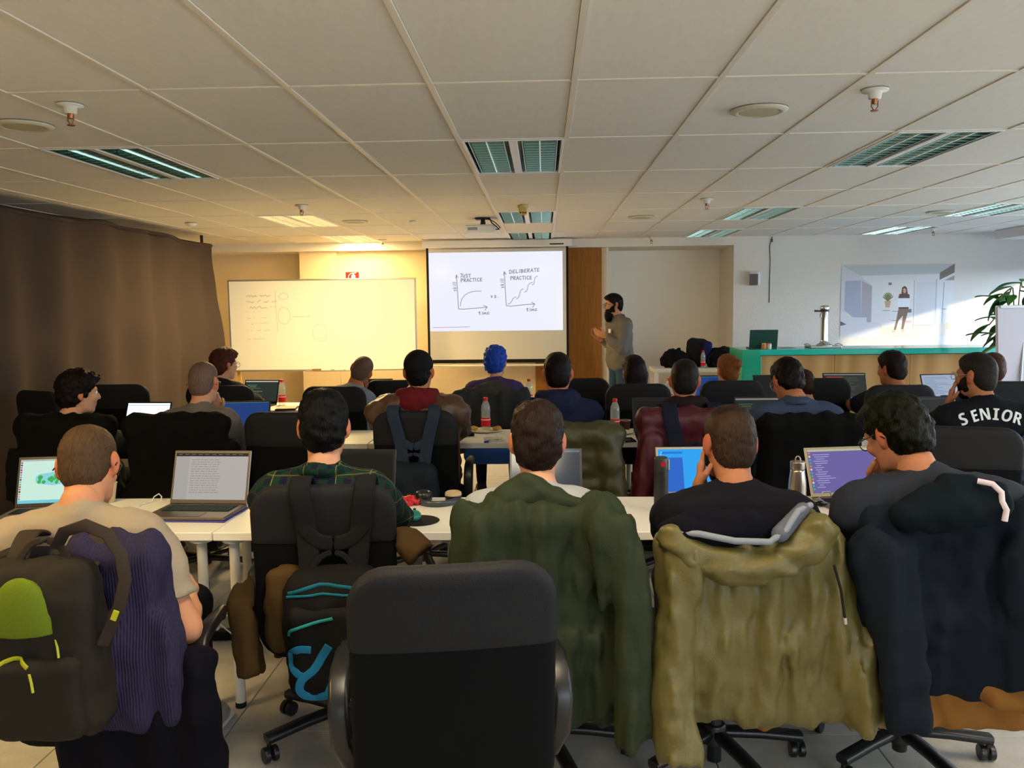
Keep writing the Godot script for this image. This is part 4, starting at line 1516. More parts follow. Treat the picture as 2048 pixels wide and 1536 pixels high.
func ceiling_bits() -> void:
	# sprinklers
	var br := mat(150, 100, 70, 0.35, 0.8)
	var ws := mat(228, 224, 214, 0.4)
	var sp := []
	var spots := [[140, 210], [1750, 180], [603, 411], [1414, 398], [1303, 474], [765, 480], [1867, 457]]
	var lab := ["white fire sprinkler with copper head, by the round ceiling disc on the cloth partition side", "white fire sprinkler with copper head beside the large round ceiling disc on the window side", "white fire sprinkler before the lit warm ceiling light", "white fire sprinkler before the unlit light at the bar corner", "small fire sprinkler over the white wall recess", "small fire sprinkler below the brightest ceiling light", "small fire sprinkler above the wall photograph"]
	for k in 7:
		var p := on(spots[k][0], spots[k][1], CEIL)
		if k == 0:
			var o := thing("fire_sprinkler", lab[0], "sprinkler", p, 0.0, "ceiling sprinklers")
			part(o, "escutcheon", Solid.new().lathe([Vector2(0.0, -0.038), Vector2(0.026, -0.038), Vector2(0.03, -0.010), Vector2(0.056, -0.007), Vector2(0.058, 0.004), Vector2(0.0, 0.004)], 20).done(ws))
			part(o, "sprinkler_head", Solid.new().cyl(Vector3(0, -0.06, 0), Vector3(0, -0.036, 0), 0.011, 0.014, 10).pipe([Vector3(-0.013, -0.045, 0), Vector3(-0.014, -0.07, 0), Vector3(-0.004, -0.085, 0)], 0.003, 6).pipe([Vector3(0.013, -0.045, 0), Vector3(0.014, -0.07, 0), Vector3(0.004, -0.085, 0)], 0.003, 6).done(br))
			part(o, "deflector", Solid.new().cyl(Vector3(0, -0.09, 0), Vector3(0, -0.086, 0), 0.017, 0.017, 12).done(br))
			sp.append(o)
		else:
			copy(sp[0], lab[k]).position = p
	# round discs
	var dl := ["round white ceiling disc by the left sprinkler on the cloth partition side", "large round white ceiling disc beside a sprinkler on the window side", "faint round ceiling disc beside the lit warm ceiling light", "round ceiling disc over the speaker", "round ceiling disc above the bar"]
	var d0: Node3D
	var ds := [[48, 251], [1518, 221], [710, 443], [1282, 434], [1880, 424]]
	for k in 5:
		var p := on(ds[k][0], ds[k][1], CEIL)
		if k == 0:
			d0 = thing("ceiling_disc", dl[0], "ceiling speaker", p, 0.0, "round ceiling loudspeakers")
			part(d0, "rim", Solid.new().lathe([Vector2(0.0, -0.004), Vector2(0.095, -0.006), Vector2(0.10, -0.012), Vector2(0.115, -0.012), Vector2(0.135, -0.004), Vector2(0.137, 0.004), Vector2(0.0, 0.004)], 32).done(mat(206, 200, 180, 0.5)))
			part(d0, "grille", Solid.new().cyl(Vector3(0, -0.010, 0), Vector3(0, -0.003, 0), 0.092, 0.092, 28).done(mat(188, 180, 150, 0.7)))
		else:
			copy(d0, dl[k]).position = p
	# detectors
	for q in [[382, 446, "white round smoke detector on the ceiling over the cloth partition end", 0.06], [825, 442, "small white square detector on the ceiling before the projector", 0.035]]:
		var o := thing("smoke_detector", q[2], "detector", on(q[0], q[1], CEIL))
		part(o, "base", Solid.new().lathe([Vector2(0.0, -0.035), Vector2(q[3] * 0.6, -0.034), Vector2(q[3] * 0.85, -0.02), Vector2(q[3], -0.014), Vector2(q[3], 0.003), Vector2(0, 0.003)], 20).done(ws))
	var se := thing("motion_sensor", "beige box sensor with dark eyes hanging from the ceiling near the projector", "sensor", on(1046, 411, CEIL))
	part(se, "body", Solid.new().cyl(Vector3(0, -0.02, 0), Vector3(0, 0.003, 0), 0.05, 0.05).box(Vector3(0.075, 0.07, 0.07), Transform3D(Basis(Vector3.RIGHT, -0.2), Vector3(0, -0.05, 0.01)), 0.012).done(mat(196, 168, 104, 0.5)))
	for s in [-1, 0, 1]:
		part(se, "lens", Solid.new().cyl(Vector3(0.022 * s, -0.068, 0.035), Vector3(0.022 * s, -0.070, 0.05), 0.008, 0.008, 10).done(mat(30, 26, 20, 0.2)))
	# projector
	var c := on(962, 437, CEIL)
	var pj := thing("projector", "white projector hanging from the ceiling with loose black cables", "projector", Vector3(c.x, CEIL, c.z))
	part(pj, "mount_plate", bxm(Vector3(0.16, 0.012, 0.14), mat(45, 44, 42, 0.5)), Vector3(0.02, -0.005, 0))
	part(pj, "mount_arm", Solid.new().cyl(Vector3(0.02, -0.01, 0), Vector3(0.02, -0.075, 0), 0.022, 0.03).done(mat(45, 44, 42, 0.5)))
	part(pj, "body", Solid.new().box(Vector3(0.325, 0.085, 0.25), Transform3D(Basis(), Vector3(0, -0.115, 0)), 0.014).done(mat(222, 221, 216, 0.45)))
	part(pj, "vent", bxm(Vector3(0.10, 0.03, 0.004), mat(150, 150, 150, 0.5), 0.0), Vector3(-0.08, -0.115, 0.1255))
	part(pj, "lens", Solid.new().cyl(Vector3(0.07, -0.115, -0.12), Vector3(0.07, -0.115, -0.16), 0.035, 0.033).done(mat(40, 40, 44, 0.15)))
	part(pj, "cable", Solid.new().pipe([Vector3(0.05, -0.005, 0.05), Vector3(0.10, -0.02, 0.10), Vector3(0.12, -0.06, 0.14), Vector3(0.17, -0.10, 0.15), Vector3(0.20, -0.13, 0.14), Vector3(0.16, -0.125, 0.135)], 0.006, 6).pipe([Vector3(0.08, -0.01, 0.03), Vector3(0.15, -0.05, 0.10), Vector3(0.21, -0.11, 0.13), Vector3(0.17, -0.13, 0.13)], 0.005, 6).done(mat(25, 24, 24, 0.6)))


# ---------------------------------------------------------------- people
const SKIN := [[190, 134, 101], [168, 111, 80], [196, 144, 114], [150, 98, 68]]
var lod := {"A": [0.015, 0.0115, 0.0065, 0.0062, 0.0055, 0.014], "B": [0.022, 0.016, 0.0095, 0.0090, 0.0075, 0.024], "C": [0.026, 0.020, 0.012, 0.011, 0.009, 0.030], "P": [0.018, 0.015, 0.0095, 0.0085, 0.007, 0.016]}

func hand_field(w: Vector3, dir: Vector3, nrm: Vector3, side: float, curl: float, c: Color, spread := 0.0) -> Field:
	dir = dir.normalized()
	nrm = (nrm - dir * nrm.dot(dir)).normalized()
	var tv := -nrm.cross(dir).normalized() * side
	var f := Field.new()
	f.cap(w - dir * 0.035, w + dir * 0.02, 0.027, 0.025, 0.02, c)
	f.box(w + dir * 0.050, Vector3(0.040, 0.047, 0.0145), 0.0135, Basis(tv, dir, nrm), 0.02, c)
	var ln := [0.074, 0.082, 0.076, 0.060]
	for i in 4:
		var b := w + dir * (0.090 - 0.004 * absf(i - 1.0)) + tv * (0.030 - 0.0202 * i)
		var d0 := (dir * cos(curl * 0.55) + nrm * sin(curl * 0.55) + tv * spread * (1.5 - i)).normalized()
		var d1 := (dir * cos(curl * 1.35) + nrm * sin(curl * 1.35) + tv * spread * (1.5 - i)).normalized()
		var d2 := (dir * cos(curl * 1.9) + nrm * sin(curl * 1.9)).normalized()
		var m: Vector3 = b + d0 * ln[i] * 0.48
		var n: Vector3 = m + d1 * ln[i] * 0.30
		f.cap(b - dir * 0.012, m, 0.0098, 0.0088, 0.006, c)
		f.cap(m, n, 0.0088, 0.0082, 0.003, c)
		f.cap(n, n + d2 * ln[i] * 0.22, 0.0082, 0.0072, 0.003, c)
	var tb := w + dir * 0.022 + tv * 0.026
	var t1 := tb + (dir * 0.62 + tv * 0.62 + nrm * 0.35).normalized() * 0.046
	var t2 := t1 + (dir * 0.85 + tv * 0.15 + nrm * 0.45).normalized() * 0.036
	f.cap(tb, t1, 0.0145, 0.0105, 0.012, c)
	f.cap(t1, t2, 0.0105, 0.0085, 0.004, c)
	return f

func bend(j: Vector3, w: Vector3, l1: float, l2: float, hint: Vector3) -> Vector3:
	var v := w - j
	var d := clampf(v.length(), 0.05, (l1 + l2) * 0.995)
	var u := v.normalized()
	var x := (l1 * l1 - l2 * l2 + d * d) / (2 * d)
	var h := sqrt(maxf(l1 * l1 - x * x, 0.0))
	return j + u * x + (hint - u * hint.dot(u)).normalized() * h

func head_field(hx: Transform3D, c: Color, ear: Color, lip: Color) -> Field:
	var f := Field.new()
	f.multi = true
	var b := hx.basis
	f.ell(hx * Vector3(0, 0.036, 0.012), Vector3(0.0765, 0.085, 0.097), b, 0.02, c)
	f.ell(hx * Vector3(0, -0.030, -0.026), Vector3(0.062, 0.082, 0.070), b, 0.035, c)
	f.cap(hx * Vector3(-0.022, -0.096, -0.060), hx * Vector3(0.022, -0.096, -0.060), 0.019, 0.019, 0.03, c)
	for s in [-1, 1]:
		f.cap(hx * Vector3(0.052 * s, -0.035, 0.0), hx * Vector3(0.040 * s, -0.082, -0.035), 0.016, 0.016, 0.03, c)
		f.cap(hx * Vector3(0.012 * s, 0.022, -0.089), hx * Vector3(0.046 * s, 0.022, -0.075), 0.010, 0.010, 0.015, c)
		f.ell(hx * Vector3(0.042 * s, -0.022, -0.074), Vector3(0.020, 0.018, 0.016), b, 0.02, c)
	f.cap(hx * Vector3(0, 0.012, -0.094), hx * Vector3(0, -0.028, -0.113), 0.008, 0.012, 0.012, c)
	f.cap(hx * Vector3(-0.013, -0.034, -0.098), hx * Vector3(0.013, -0.034, -0.098), 0.008, 0.008, 0.01, c)
	f.cap(hx * Vector3(-0.018, -0.060, -0.088), hx * Vector3(0.018, -0.060, -0.088), 0.0075, 0.0075, 0.006, lip)
	f.cap(hx * Vector3(-0.014, -0.069, -0.087), hx * Vector3(0.014, -0.069, -0.087), 0.008, 0.008, 0.006, lip)
	for s in [-1, 1]:
		var eb := b * Basis(Vector3.UP, -0.42 * s) * Basis(Vector3.RIGHT, 0.15)
		f.ell(hx * Vector3(0.083 * s, 0.004, 0.018), Vector3(0.0085, 0.033, 0.020), eb, 0.006, ear)
		f.ell(hx * Vector3(0.078 * s, -0.024, 0.010), Vector3(0.009, 0.014, 0.012), eb, 0.008, ear)
		f.ell(hx * Vector3(0.034 * s, 0.003, -0.095), Vector3(0.016, 0.011, 0.014), b, 0.012, c, 1)
	f.cap(hx * Vector3(0, -0.045, 0.022), hx * Vector3(0, -0.14, 0.040), 0.055, 0.056, 0.03, c)
	return f

func hair_plane(hx: Transform3D, front: Vector3, nape: Vector3) -> Plane:
	var t := nape - front
	var n := Vector3(0, -t.z, t.y).normalized()
	if n.y > 0:
		n = -n
	return Plane((hx.basis * n).normalized(), hx * front)

func hair_field(hx: Transform3D, st: Dictionary) -> Field:
	var f := Field.new()
	f.multi = true
	var b := hx.basis
	var th: float = st.get("side", 0.006)
	var top: float = st.get("top", 0.012)
	var ct: Color = st.col
	var cs: Color = st.get("col2", st.col)
	f.ell(hx * Vector3(0, 0.034, 0.012), Vector3(0.0765 + th, 0.085 + th, 0.097 + th), b, 0.02, cs)
	if top > 0.0:
		f.ell(hx * Vector3(st.get("part", 0.0), 0.070, -0.004), Vector3(0.062 + top * 0.8, 0.052 + top, 0.082 + top), b, 0.022, ct)
	if st.has("fringe"):
		f.ell(hx * Vector3(0.01, 0.082, -0.075), Vector3(0.060, 0.026, 0.030 + st.fringe), b, 0.02, ct)
	if st.has("back"):
		f.ell(hx * Vector3(0, 0.0, 0.07), Vector3(0.070, 0.07, 0.035 + st.back), b, 0.025, ct)
	f.ell(hx * Vector3(0, -0.030, 0.050), Vector3(0.061 + th, 0.062, 0.050 + th), b, 0.03, cs)
	f.planes.append(hair_plane(hx, Vector3(0, st.get("fy", 0.070), -0.090), Vector3(0, st.get("ny", -0.062) - 0.026, 0.078)))
	f.wrinkle(int(st.get("seed", 3)), Vector3.ONE * st.get("freq", 34.0), st.get("amp", 0.005), hx.basis.inverse())
	f.fine(int(st.get("seed", 3)) + 50, Vector3(95, 40, 95), st.get("amp", 0.005) * 0.5)
	return f

func torso(f: Field, H: Vector3, S: Vector3, N: Vector3, rt: Vector3, t: float, k: float, c: Color, nk := true) -> void:
	var ch := H.lerp(S, 0.70)
	var wa := H.lerp(S, 0.34)
	f.cap(S - rt * 0.145 * k, S + rt * 0.145 * k, 0.068 + t, 0.068 + t, 0.05, c)
	f.cap(ch - rt * 0.085 * k, ch + rt * 0.085 * k, 0.112 * k + t, 0.112 * k + t, 0.08, c)
	f.cap(wa - rt * 0.072 * k, wa + rt * 0.072 * k, 0.113 * k + t, 0.113 * k + t, 0.08, c)
	f.cap(H - rt * 0.080 * k, H + rt * 0.080 * k, 0.120 * k + t, 0.120 * k + t, 0.08, c)
	for s in [-1.0, 1.0]:
		f.cap(N + (S - N) * 0.15, S + rt * 0.12 * s * k, 0.050 + t * 0.7, 0.060 + t, 0.06, c)
	if nk:
		f.cap(N + (N - S).normalized() * 0.045, N - (N - S).normalized() * 0.03, 0.056, 0.062, 0.03, c)

# st: see the table in people()
func person(st: Dictionary) -> Node3D:
	var L: Array = lod[st.row]
	var sk: Array = SKIN[st.get("skin", 0)]
	var cs := lin(sk[0], sk[1], sk[2])
	var ce := lin(int(sk[0] * 0.99), int(sk[1] * 0.84), int(sk[2] * 0.80))
	var cl := lin(int(sk[0] * 0.86), int(sk[1] * 0.66), int(sk[2] * 0.62))
	var by := deg_to_rad(st.get("by", 0.0))
	var hb := Basis.from_euler(Vector3(deg_to_rad(-st.get("hp", 8.0)), deg_to_rad(st.get("hy", 0.0)), deg_to_rad(st.get("hr", 0.0))))
	var fw := Vector3(-sin(by), 0, -cos(by))
	var rt := Vector3(cos(by), 0, -sin(by))
	var crown := at(st.top[0], st.top[1], st.top[2])
	var k: float = st.get("k", 1.0)
	var htop: float = st.hair.get("top", 0.012) if st.has("hair") else 0.012
	if st.has("cap"):
		htop = 0.016
	var hc := crown - Vector3(0, 0.121 + htop, 0) - hb * Vector3(0, 0, 0.01)
	var hx := Transform3D(hb, hc)
	var standing: bool = st.get("standing", false)
	var N: Vector3 = hx * Vector3(0, -0.135, 0.045) + Vector3(0, -0.028, 0) - fw * st.get("nb", 0.012)
	var S: Vector3 = N + Vector3(0, -0.062, 0) - fw * 0.012 + rt * st.get("sx", 0.0)
	var base: Vector3
	var H: Vector3
	if standing:
		base = Vector3(S.x, 0, S.z)
		H = Vector3(S.x, 0.93, S.z) - fw * 0.02
	else:
		var ch: Node3D = seat[st.seat]
		base = Vector3(ch.position.x, 0, ch.position.z)
		H = base + Vector3(0, 0.615, 0) - fw * 0.055
		H = H.lerp(Vector3(S.x, 0.615, H.z), 0.65)
	base = base.snapped(Vector3.ONE * 0.001)
	var o := thing("person", st.label, "person", base)
	var loc := func(f: Field) -> Field:
		# fields are worked out in the room; move them into the frame of the figure
		for i in f.a.size():
			f.a[i] -= base
			if f.ty[i] == 1 or f.ty[i] == 2:
				f.xf[i] = f.xf[i] * Transform3D(Basis(), base)
		for i in f.planes.size():
			var pl := f.planes[i]
			f.planes[i] = Plane(pl.normal, pl.d - pl.normal.dot(base))
		return f
	# ---- arms
	var up := (S - H).normalized()
	var sw: float = st.get("sw", 0.178) * k
	var bodyf := Field.new()
	torso(bodyf, H, S, N, rt, -0.012, k, cs)
	var shirt := Field.new()
	var sc: Color = st.shirt
	torso(shirt, H, S, N, rt, st.get("bulk", 0.008), k, sc, false)
	shirt.cap(N - up * 0.005, N - up * 0.03, 0.060 + st.get("bulk", 0.008), 0.066, 0.025, sc)
	if standing:
		shirt.cap(H - rt * 0.075 + up * 0.02, H + rt * 0.075 + up * 0.02, 0.118, 0.118, 0.05, sc)
	var hands := []
	var dd: float = st.get("desk", {"A": 3.36, "B": 5.48, "C": 7.28, "P": 9.0}[st.row])
	for s in [-1.0, 1.0]:
		var J: Vector3 = S + rt * sw * s - Vector3(0, 0.012, 0)
		var key := "L" if s < 0 else "R"
		var W: Vector3
		var hint: Vector3 = rt * s * 0.75 + Vector3(0, -0.8, 0) - fw * 0.25
		var hd := fw
		var hn := Vector3.DOWN
		var curl := 0.55
		if st.has(key):
			var q: Dictionary = st[key]
			W = q.w if q.w is Vector3 else hx * Vector3(q.w[0], q.w[1], q.w[2])
			hint = q.get("hint", hint)
			hd = q.get("dir", fw)
			if q.get("local", false):
				hd = hb * hd
			hn = q.get("n", Vector3.DOWN)
			if q.get("local", false):
				hn = hb * hn
			curl = q.get("curl", 0.6)
		else:
			W = Vector3(S.x, 0.775, 0) + rt * 0.13 * s
			W.z = -dd
			hd = (fw * 0.95 - rt * s * 0.3).normalized()
		var l1: float = 0.285 * st.get("arm", 1.0)
		var l2: float = 0.255 * st.get("arm", 1.0)
		if (W - J).length() > (l1 + l2) * 0.99:
			W = J + (W - J).normalized() * (l1 + l2) * 0.985
		var E := bend(J, W, l1, l2, hint)
		bodyf.cap(J, E, 0.050 * k, 0.041, 0.03, cs)
		bodyf.cap(E, E.lerp(W, 0.35), 0.042, 0.042, 0.02, cs)
		bodyf.cap(E.lerp(W, 0.35), W, 0.042, 0.027, 0.02, cs)
		hands.append([hand_field(W, hd, hn, s, curl, cs, st.get("spread", 0.02)), L[4]])
		var bu: float = st.get("bulk", 0.008)
		if st.get("sleeve", "long") == "long":
			shirt.cap(J, E, 0.062 * k + bu, 0.052 + bu, 0.045, sc)
			shirt.cap(E, E.lerp(W, 0.5), 0.052 + bu, 0.046 + bu, 0.02, sc)
			shirt.tube(E.lerp(W, 0.45), E.lerp(W, 0.93), 0.046 + bu, 0.036 + bu * 0.5, 0.02, sc)
		else:
			shirt.cap(J, J.lerp(E, 0.3), 0.060 * k + bu, 0.060 * k + bu, 0.05, sc)
			shirt.tube(J.lerp(E, 0.05), J.lerp(E, 0.68), 0.060 * k + bu, 0.064 + bu, 0.035, sc)
	shirt.wrinkle(int(st.top[0]), Vector3(8, 9, 8), st.get("fold", 0.007))
	shirt.fine(int(st.top[0]) + 7, Vector3(24, 16, 24), st.get("fold", 0.007) * 0.5)
	# ---- skin: one continuous body with head and hands
	var hf := head_field(hx, cs, ce, cl)
	var fl := [[loc.call(bodyf), L[0]], [loc.call(hf), L[2]]]
	for h in hands:
		fl.append([loc.call(h[0]), h[1]])
	blob(o, "body", fl, vcol(0.5, t_grain, 14.0, 0.25))
	# ---- shirt
	var sm: StandardMaterial3D = st.get("shirt_mat", vcol(0.85, t_weave, 45.0, 0.5))
	loc.call(shirt)
	var sh := blob(o, st.get("top_name", "shirt"), [[shirt, L[1]]], sm)
	if st.has("letters"):
		lettering(sh, shirt, S - base, rt, fw, st.letters)
	# ---- hair, hat, beard
	if st.has("hair"):
		var hs: Dictionary = st.hair
		var f := hair_field(hx, hs)
		if hs.has("long"):
			f.planes.clear()
			f.planes.append(Plane((hb * Vector3(0, -0.25, -1)).normalized(), hx * Vector3(0, 0.05, -0.045)))
			f.ell(hx * Vector3(0, -0.02, 0.045), Vector3(0.088, 0.10, 0.068), hb, 0.03, hs.col)
			for s in [-1, 0, 1]:
				f.cap(hx * Vector3(0.045 * s, -0.03, 0.055), hx * Vector3(0.05 * s - 0.02, -0.20, 0.075), 0.042, 0.036, 0.03, hs.col)
		if hs.has("bun"):
			f.ell(hx * Vector3(0.035, 0.055, 0.098), Vector3(0.044, 0.046, 0.036), hb, 0.014, hs.col)
		blob(o, "hair", [[loc.call(f), L[3]]], vcol(0.5, t_hair, 9.0, 1.0))
	if st.has("cap"):
		var f := Field.new()
		f.ell(hx * Vector3(0, 0.045, 0.010), Vector3(0.088, 0.092, 0.108), hb, 0.01, st.cap)
		f.planes.append(Plane((hb * Vector3(0, -1, -0.28)).normalized(), hx * Vector3(0, 0.028, 0)))
		blob(o, "cap", [[loc.call(f), L[3]]], vcol(0.8, t_weave, 40.0, 0.5))
		var br := Field.new()
		br.ell(hx * Vector3(0, 0.050, -0.125), Vector3(0.078, 0.010, 0.075), hb * Basis(Vector3.RIGHT, 0.15), 0.01, st.cap)
		blob(o, "cap_brim", [[loc.call(br), 0.008]], vcol(0.8, t_weave, 40.0, 0.5))
	if st.has("beard"):
		var f := Field.new()
		var bc: Color = st.beard
		f.ell(hx * Vector3(0, -0.034, -0.026), Vector3(0.067, 0.088, 0.074), hb, 0.02, bc)
		f.cap(hx * Vector3(-0.022, -0.10, -0.060), hx * Vector3(0.022, -0.10, -0.060), 0.025, 0.025, 0.03, bc)
		for s in [-1, 1]:
			f.cap(hx * Vector3(0.064 * s, 0.005, -0.012), hx * Vector3(0.055 * s, -0.06, -0.02), 0.012, 0.020, 0.02, bc)
		f.cap(hx * Vector3(-0.022, -0.046, -0.098), hx * Vector3(0.022, -0.046, -0.098), 0.006, 0.006, 0.008, bc)
		if st.has("long_beard"):
			f.ell(hx * Vector3(0, -0.125, -0.070), Vector3(0.056, 0.075, 0.045), hb, 0.03, bc)
		f.ell(hx * Vector3(0, -0.008, -0.085), Vector3(0.043, 0.045, 0.05), hb, 0.012, bc, 1)
		f.cap(hx * Vector3(-0.016, -0.065, -0.105), hx * Vector3(0.016, -0.065, -0.105), 0.006, 0.006, 0.006, bc, 1)
		f.planes.append(Plane((hb * Vector3(0, 0.75, 0.66)).normalized(), hx * Vector3(0, -0.02, 0.012)))
		f.wrinkle(9, Vector3.ONE * 50, 0.003)
		blob(o, "beard", [[loc.call(f), L[3]]], vcol(0.6, t_hair, 9.0, 1.0))
	# ---- eyes and brows
	var ew := mat(236, 232, 226, 0.2)
	var ei := mat(40, 26, 18, 0.15)
	for s in [-1, 1]:
		var e := part(o, "eye", Solid.new().lathe([Vector2(0, -0.012), Vector2(0.0085, -0.0085), Vector2(0.012, 0), Vector2(0.0085, 0.0085), Vector2(0, 0.012)], 10).done(ew), hx * Vector3(0.033 * s, 0.003, -0.0815) - base, hb)
		part(e, "iris", Solid.new().cyl(Vector3(0, 0, -0.0105), Vector3(0, 0, -0.0124), 0.0055, 0.004, 10).done(ei))
		if st.row in "AP" and st.has("hair"):
			part(o, "eyebrow", Solid.new().pipe([Vector3(0.014 * s, 0.022, -0.0985), Vector3(0.032 * s, 0.028, -0.094), Vector3(0.050 * s, 0.022, -0.081)], 0.0035, 6).done(mat(40, 28, 22, 0.8)), hc - base, hb)
	if st.has("glasses"):
		var gm := mat(st.glasses[0], st.glasses[1], st.glasses[2], 0.3, 0.3)
		var gl := part(o, "glasses", Solid.new().pipe([Vector3(-0.010, 0.006, -0.112), Vector3(0, 0.010, -0.115), Vector3(0.010, 0.006, -0.112)], 0.0018, 6).done(gm), hc - base, hb)
		for s in [-1, 1]:
			var pts := []
			for q in 17:
				pts.append(Vector3(0.034 * s + 0.024 * cos(q * TAU / 16), 0.001 + 0.021 * sin(q * TAU / 16), -0.112 + 0.004 * absf(cos(q * TAU / 16))))
			part(gl, "rim", Solid.new().pipe(pts, 0.0020, 6).done(gm))
			part(gl, "temple", Solid.new().pipe([Vector3(0.060 * s, 0.008, -0.108), Vector3(0.080 * s, 0.010, -0.06), Vector3(0.089 * s, 0.012, 0.005), Vector3(0.090 * s, -0.012, 0.036)], 0.0022, 6).done(gm))
	# ---- hood, collar
	if st.has("hood"):
		var f := Field.new()
		var c: Color = st.hood
		for i in 9:
			var t := PI * (0.08 + 0.84 * i / 8.0)
			var t2 := PI * (0.08 + 0.84 * (i + 1) / 8.0)
			if i == 8:
				break
			f.cap(N + rt * cos(t) * 0.098 - fw * (sin(t) * 0.095 - 0.03) + up * (0.035 - 0.01 * sin(t)), N + rt * cos(t2) * 0.098 - fw * (sin(t2) * 0.095 - 0.03) + up * (0.035 - 0.01 * sin(t2)), 0.034 + 0.014 * sin(t), 0.034 + 0.014 * sin(t2), 0.03, c)
		f.ell(N - fw * 0.085 - up * 0.035, Vector3(0.115, 0.085, 0.042), Basis(rt, up, -fw), 0.05, c)
		f.wrinkle(17, Vector3(14, 18, 14), 0.009)
		blob(o, "hood", [[loc.call(f), L[1] * 0.85]], vcol(0.85, t_weave, 45.0, 0.5))
	if st.has("collar"):
		var f := Field.new()
		var c: Color = st.collar
		for i in 10:
			var t := PI * (-0.15 + 1.3 * i / 10.0)
			var t2 := PI * (-0.15 + 1.3 * (i + 1) / 10.0)
			f.cap(N + rt * cos(t) * 0.070 - fw * (sin(t) * 0.070 - 0.006) + up * (0.012 + 0.022 * sin(t)), N + rt * cos(t2) * 0.070 - fw * (sin(t2) * 0.070 - 0.006) + up * (0.012 + 0.022 * sin(t2)), 0.019, 0.019, 0.012, c)
		blob(o, "collar", [[loc.call(f), L[1] * 0.7]], sm if st.has("shirt_mat") else vcol(0.85, t_weave, 45.0, 0.5))
	# ---- legs
	var tr := Field.new()
	var tc: Color = st.get("legs", lin(34, 36, 44))
	var shoes := []
	tr.cap(H - rt * 0.075 * k, H + rt * 0.075 * k, 0.126 * k, 0.126 * k, 0.05, tc)
	for s in [-1.0, 1.0]:
		var hj: Vector3 = H + rt * 0.09 * s - Vector3(0, 0.03, 0)
		var K: Vector3
		var A: Vector3
		if standing:
			K = Vector3(hj.x, 0.50, hj.z) + rt * 0.01 * s + fw * 0.03
			A = Vector3(hj.x, 0.09, hj.z) + rt * 0.03 * s + fw * (0.03 * s)
			tr.cap(hj, K, 0.092, 0.066, 0.05, tc)
			tr.cap(K, A, 0.064, 0.048, 0.03, tc)
		else:
			K = hj + fw * 0.40 + rt * 0.05 * s
			K.y = 0.545
			A = Vector3(K.x, 0.10, K.z) + fw * 0.05
			var key := "footL" if s < 0 else "footR"
			if st.has(key):
				A = st[key]
				K = bend(hj, A, 0.41, 0.42, Vector3.UP + fw)
				K.y = minf(K.y, 0.56)
			tr.cap(hj, K, 0.088 * k, 0.064, 0.05, tc)
			tr.cap(K, A, 0.062, 0.045, 0.03, tc)
		var f := Field.new()
		var fd := fw.rotated(Vector3.UP, -0.15 * s)
		var gc := Vector3(A.x, 0, A.z)
		f.box(gc + fd * 0.06 + Vector3(0, 0.018, 0), Vector3(0.045, 0.017, 0.135), 0.016, Basis(Vector3.UP.cross(-fd), Vector3.UP, -fd), 0.01, st.get("sole", lin(220, 216, 208)))
		f.ell(gc + fd * 0.10 + Vector3(0, 0.045, 0), Vector3(0.044, 0.038, 0.085), Basis(Vector3.UP.cross(-fd), Vector3.UP, -fd), 0.02, st.get("shoe", lin(60, 58, 60)))
		f.cap(gc + Vector3(0, 0.045, 0) - fd * 0.02, gc + Vector3(0, 0.10, 0), 0.042, 0.040, 0.03, st.get("shoe", lin(60, 58, 60)))
		f.multi = true
		shoes.append(f)
	blob(o, "trousers", [[loc.call(tr), L[5]]], vcol(0.88, t_weave, 45.0, 0.5))
	for f in shoes:
		blob(o, "shoe", [[loc.call(f), 0.009 if st.row == "A" else 0.013]], vcol(0.55, t_grain, 12.0, 0.2))
	return o

# raised letters in an arch on the back of a shirt
func lettering(parent: Node3D, f: Field, S: Vector3, rt: Vector3, fw: Vector3, word: String) -> void:
	var fo := SystemFont.new()
	fo.font_names = PackedStringArray(["Droid Sans"])
	fo.font_weight = 700
	var m := mat(212, 216, 216, 0.7)
	for i in word.length():
		var u := (i - (word.length() - 1) * 0.5) / word.length()
		var p := S + rt * (u * 0.345 - 0.035) + Vector3(0, 0.035 - 0.14 * u * u, 0)
		var q := f.hit(p - fw * 0.4, fw)
		var n := f.grad(q)
		var tm := TextMesh.new()
		tm.text = word[i]
		tm.font = fo
		tm.font_size = 64
		tm.pixel_size = 0.00135
		tm.depth = 0.004
		tm.curve_step = 2.0
		tm.material = m
		var xx := Vector3.UP.rotated(n, 0.0).cross(n).normalized().rotated(n, -u * 0.9)
		part(parent, "letter", tm, q + n * 0.004, Basis(xx, n.cross(xx), n))

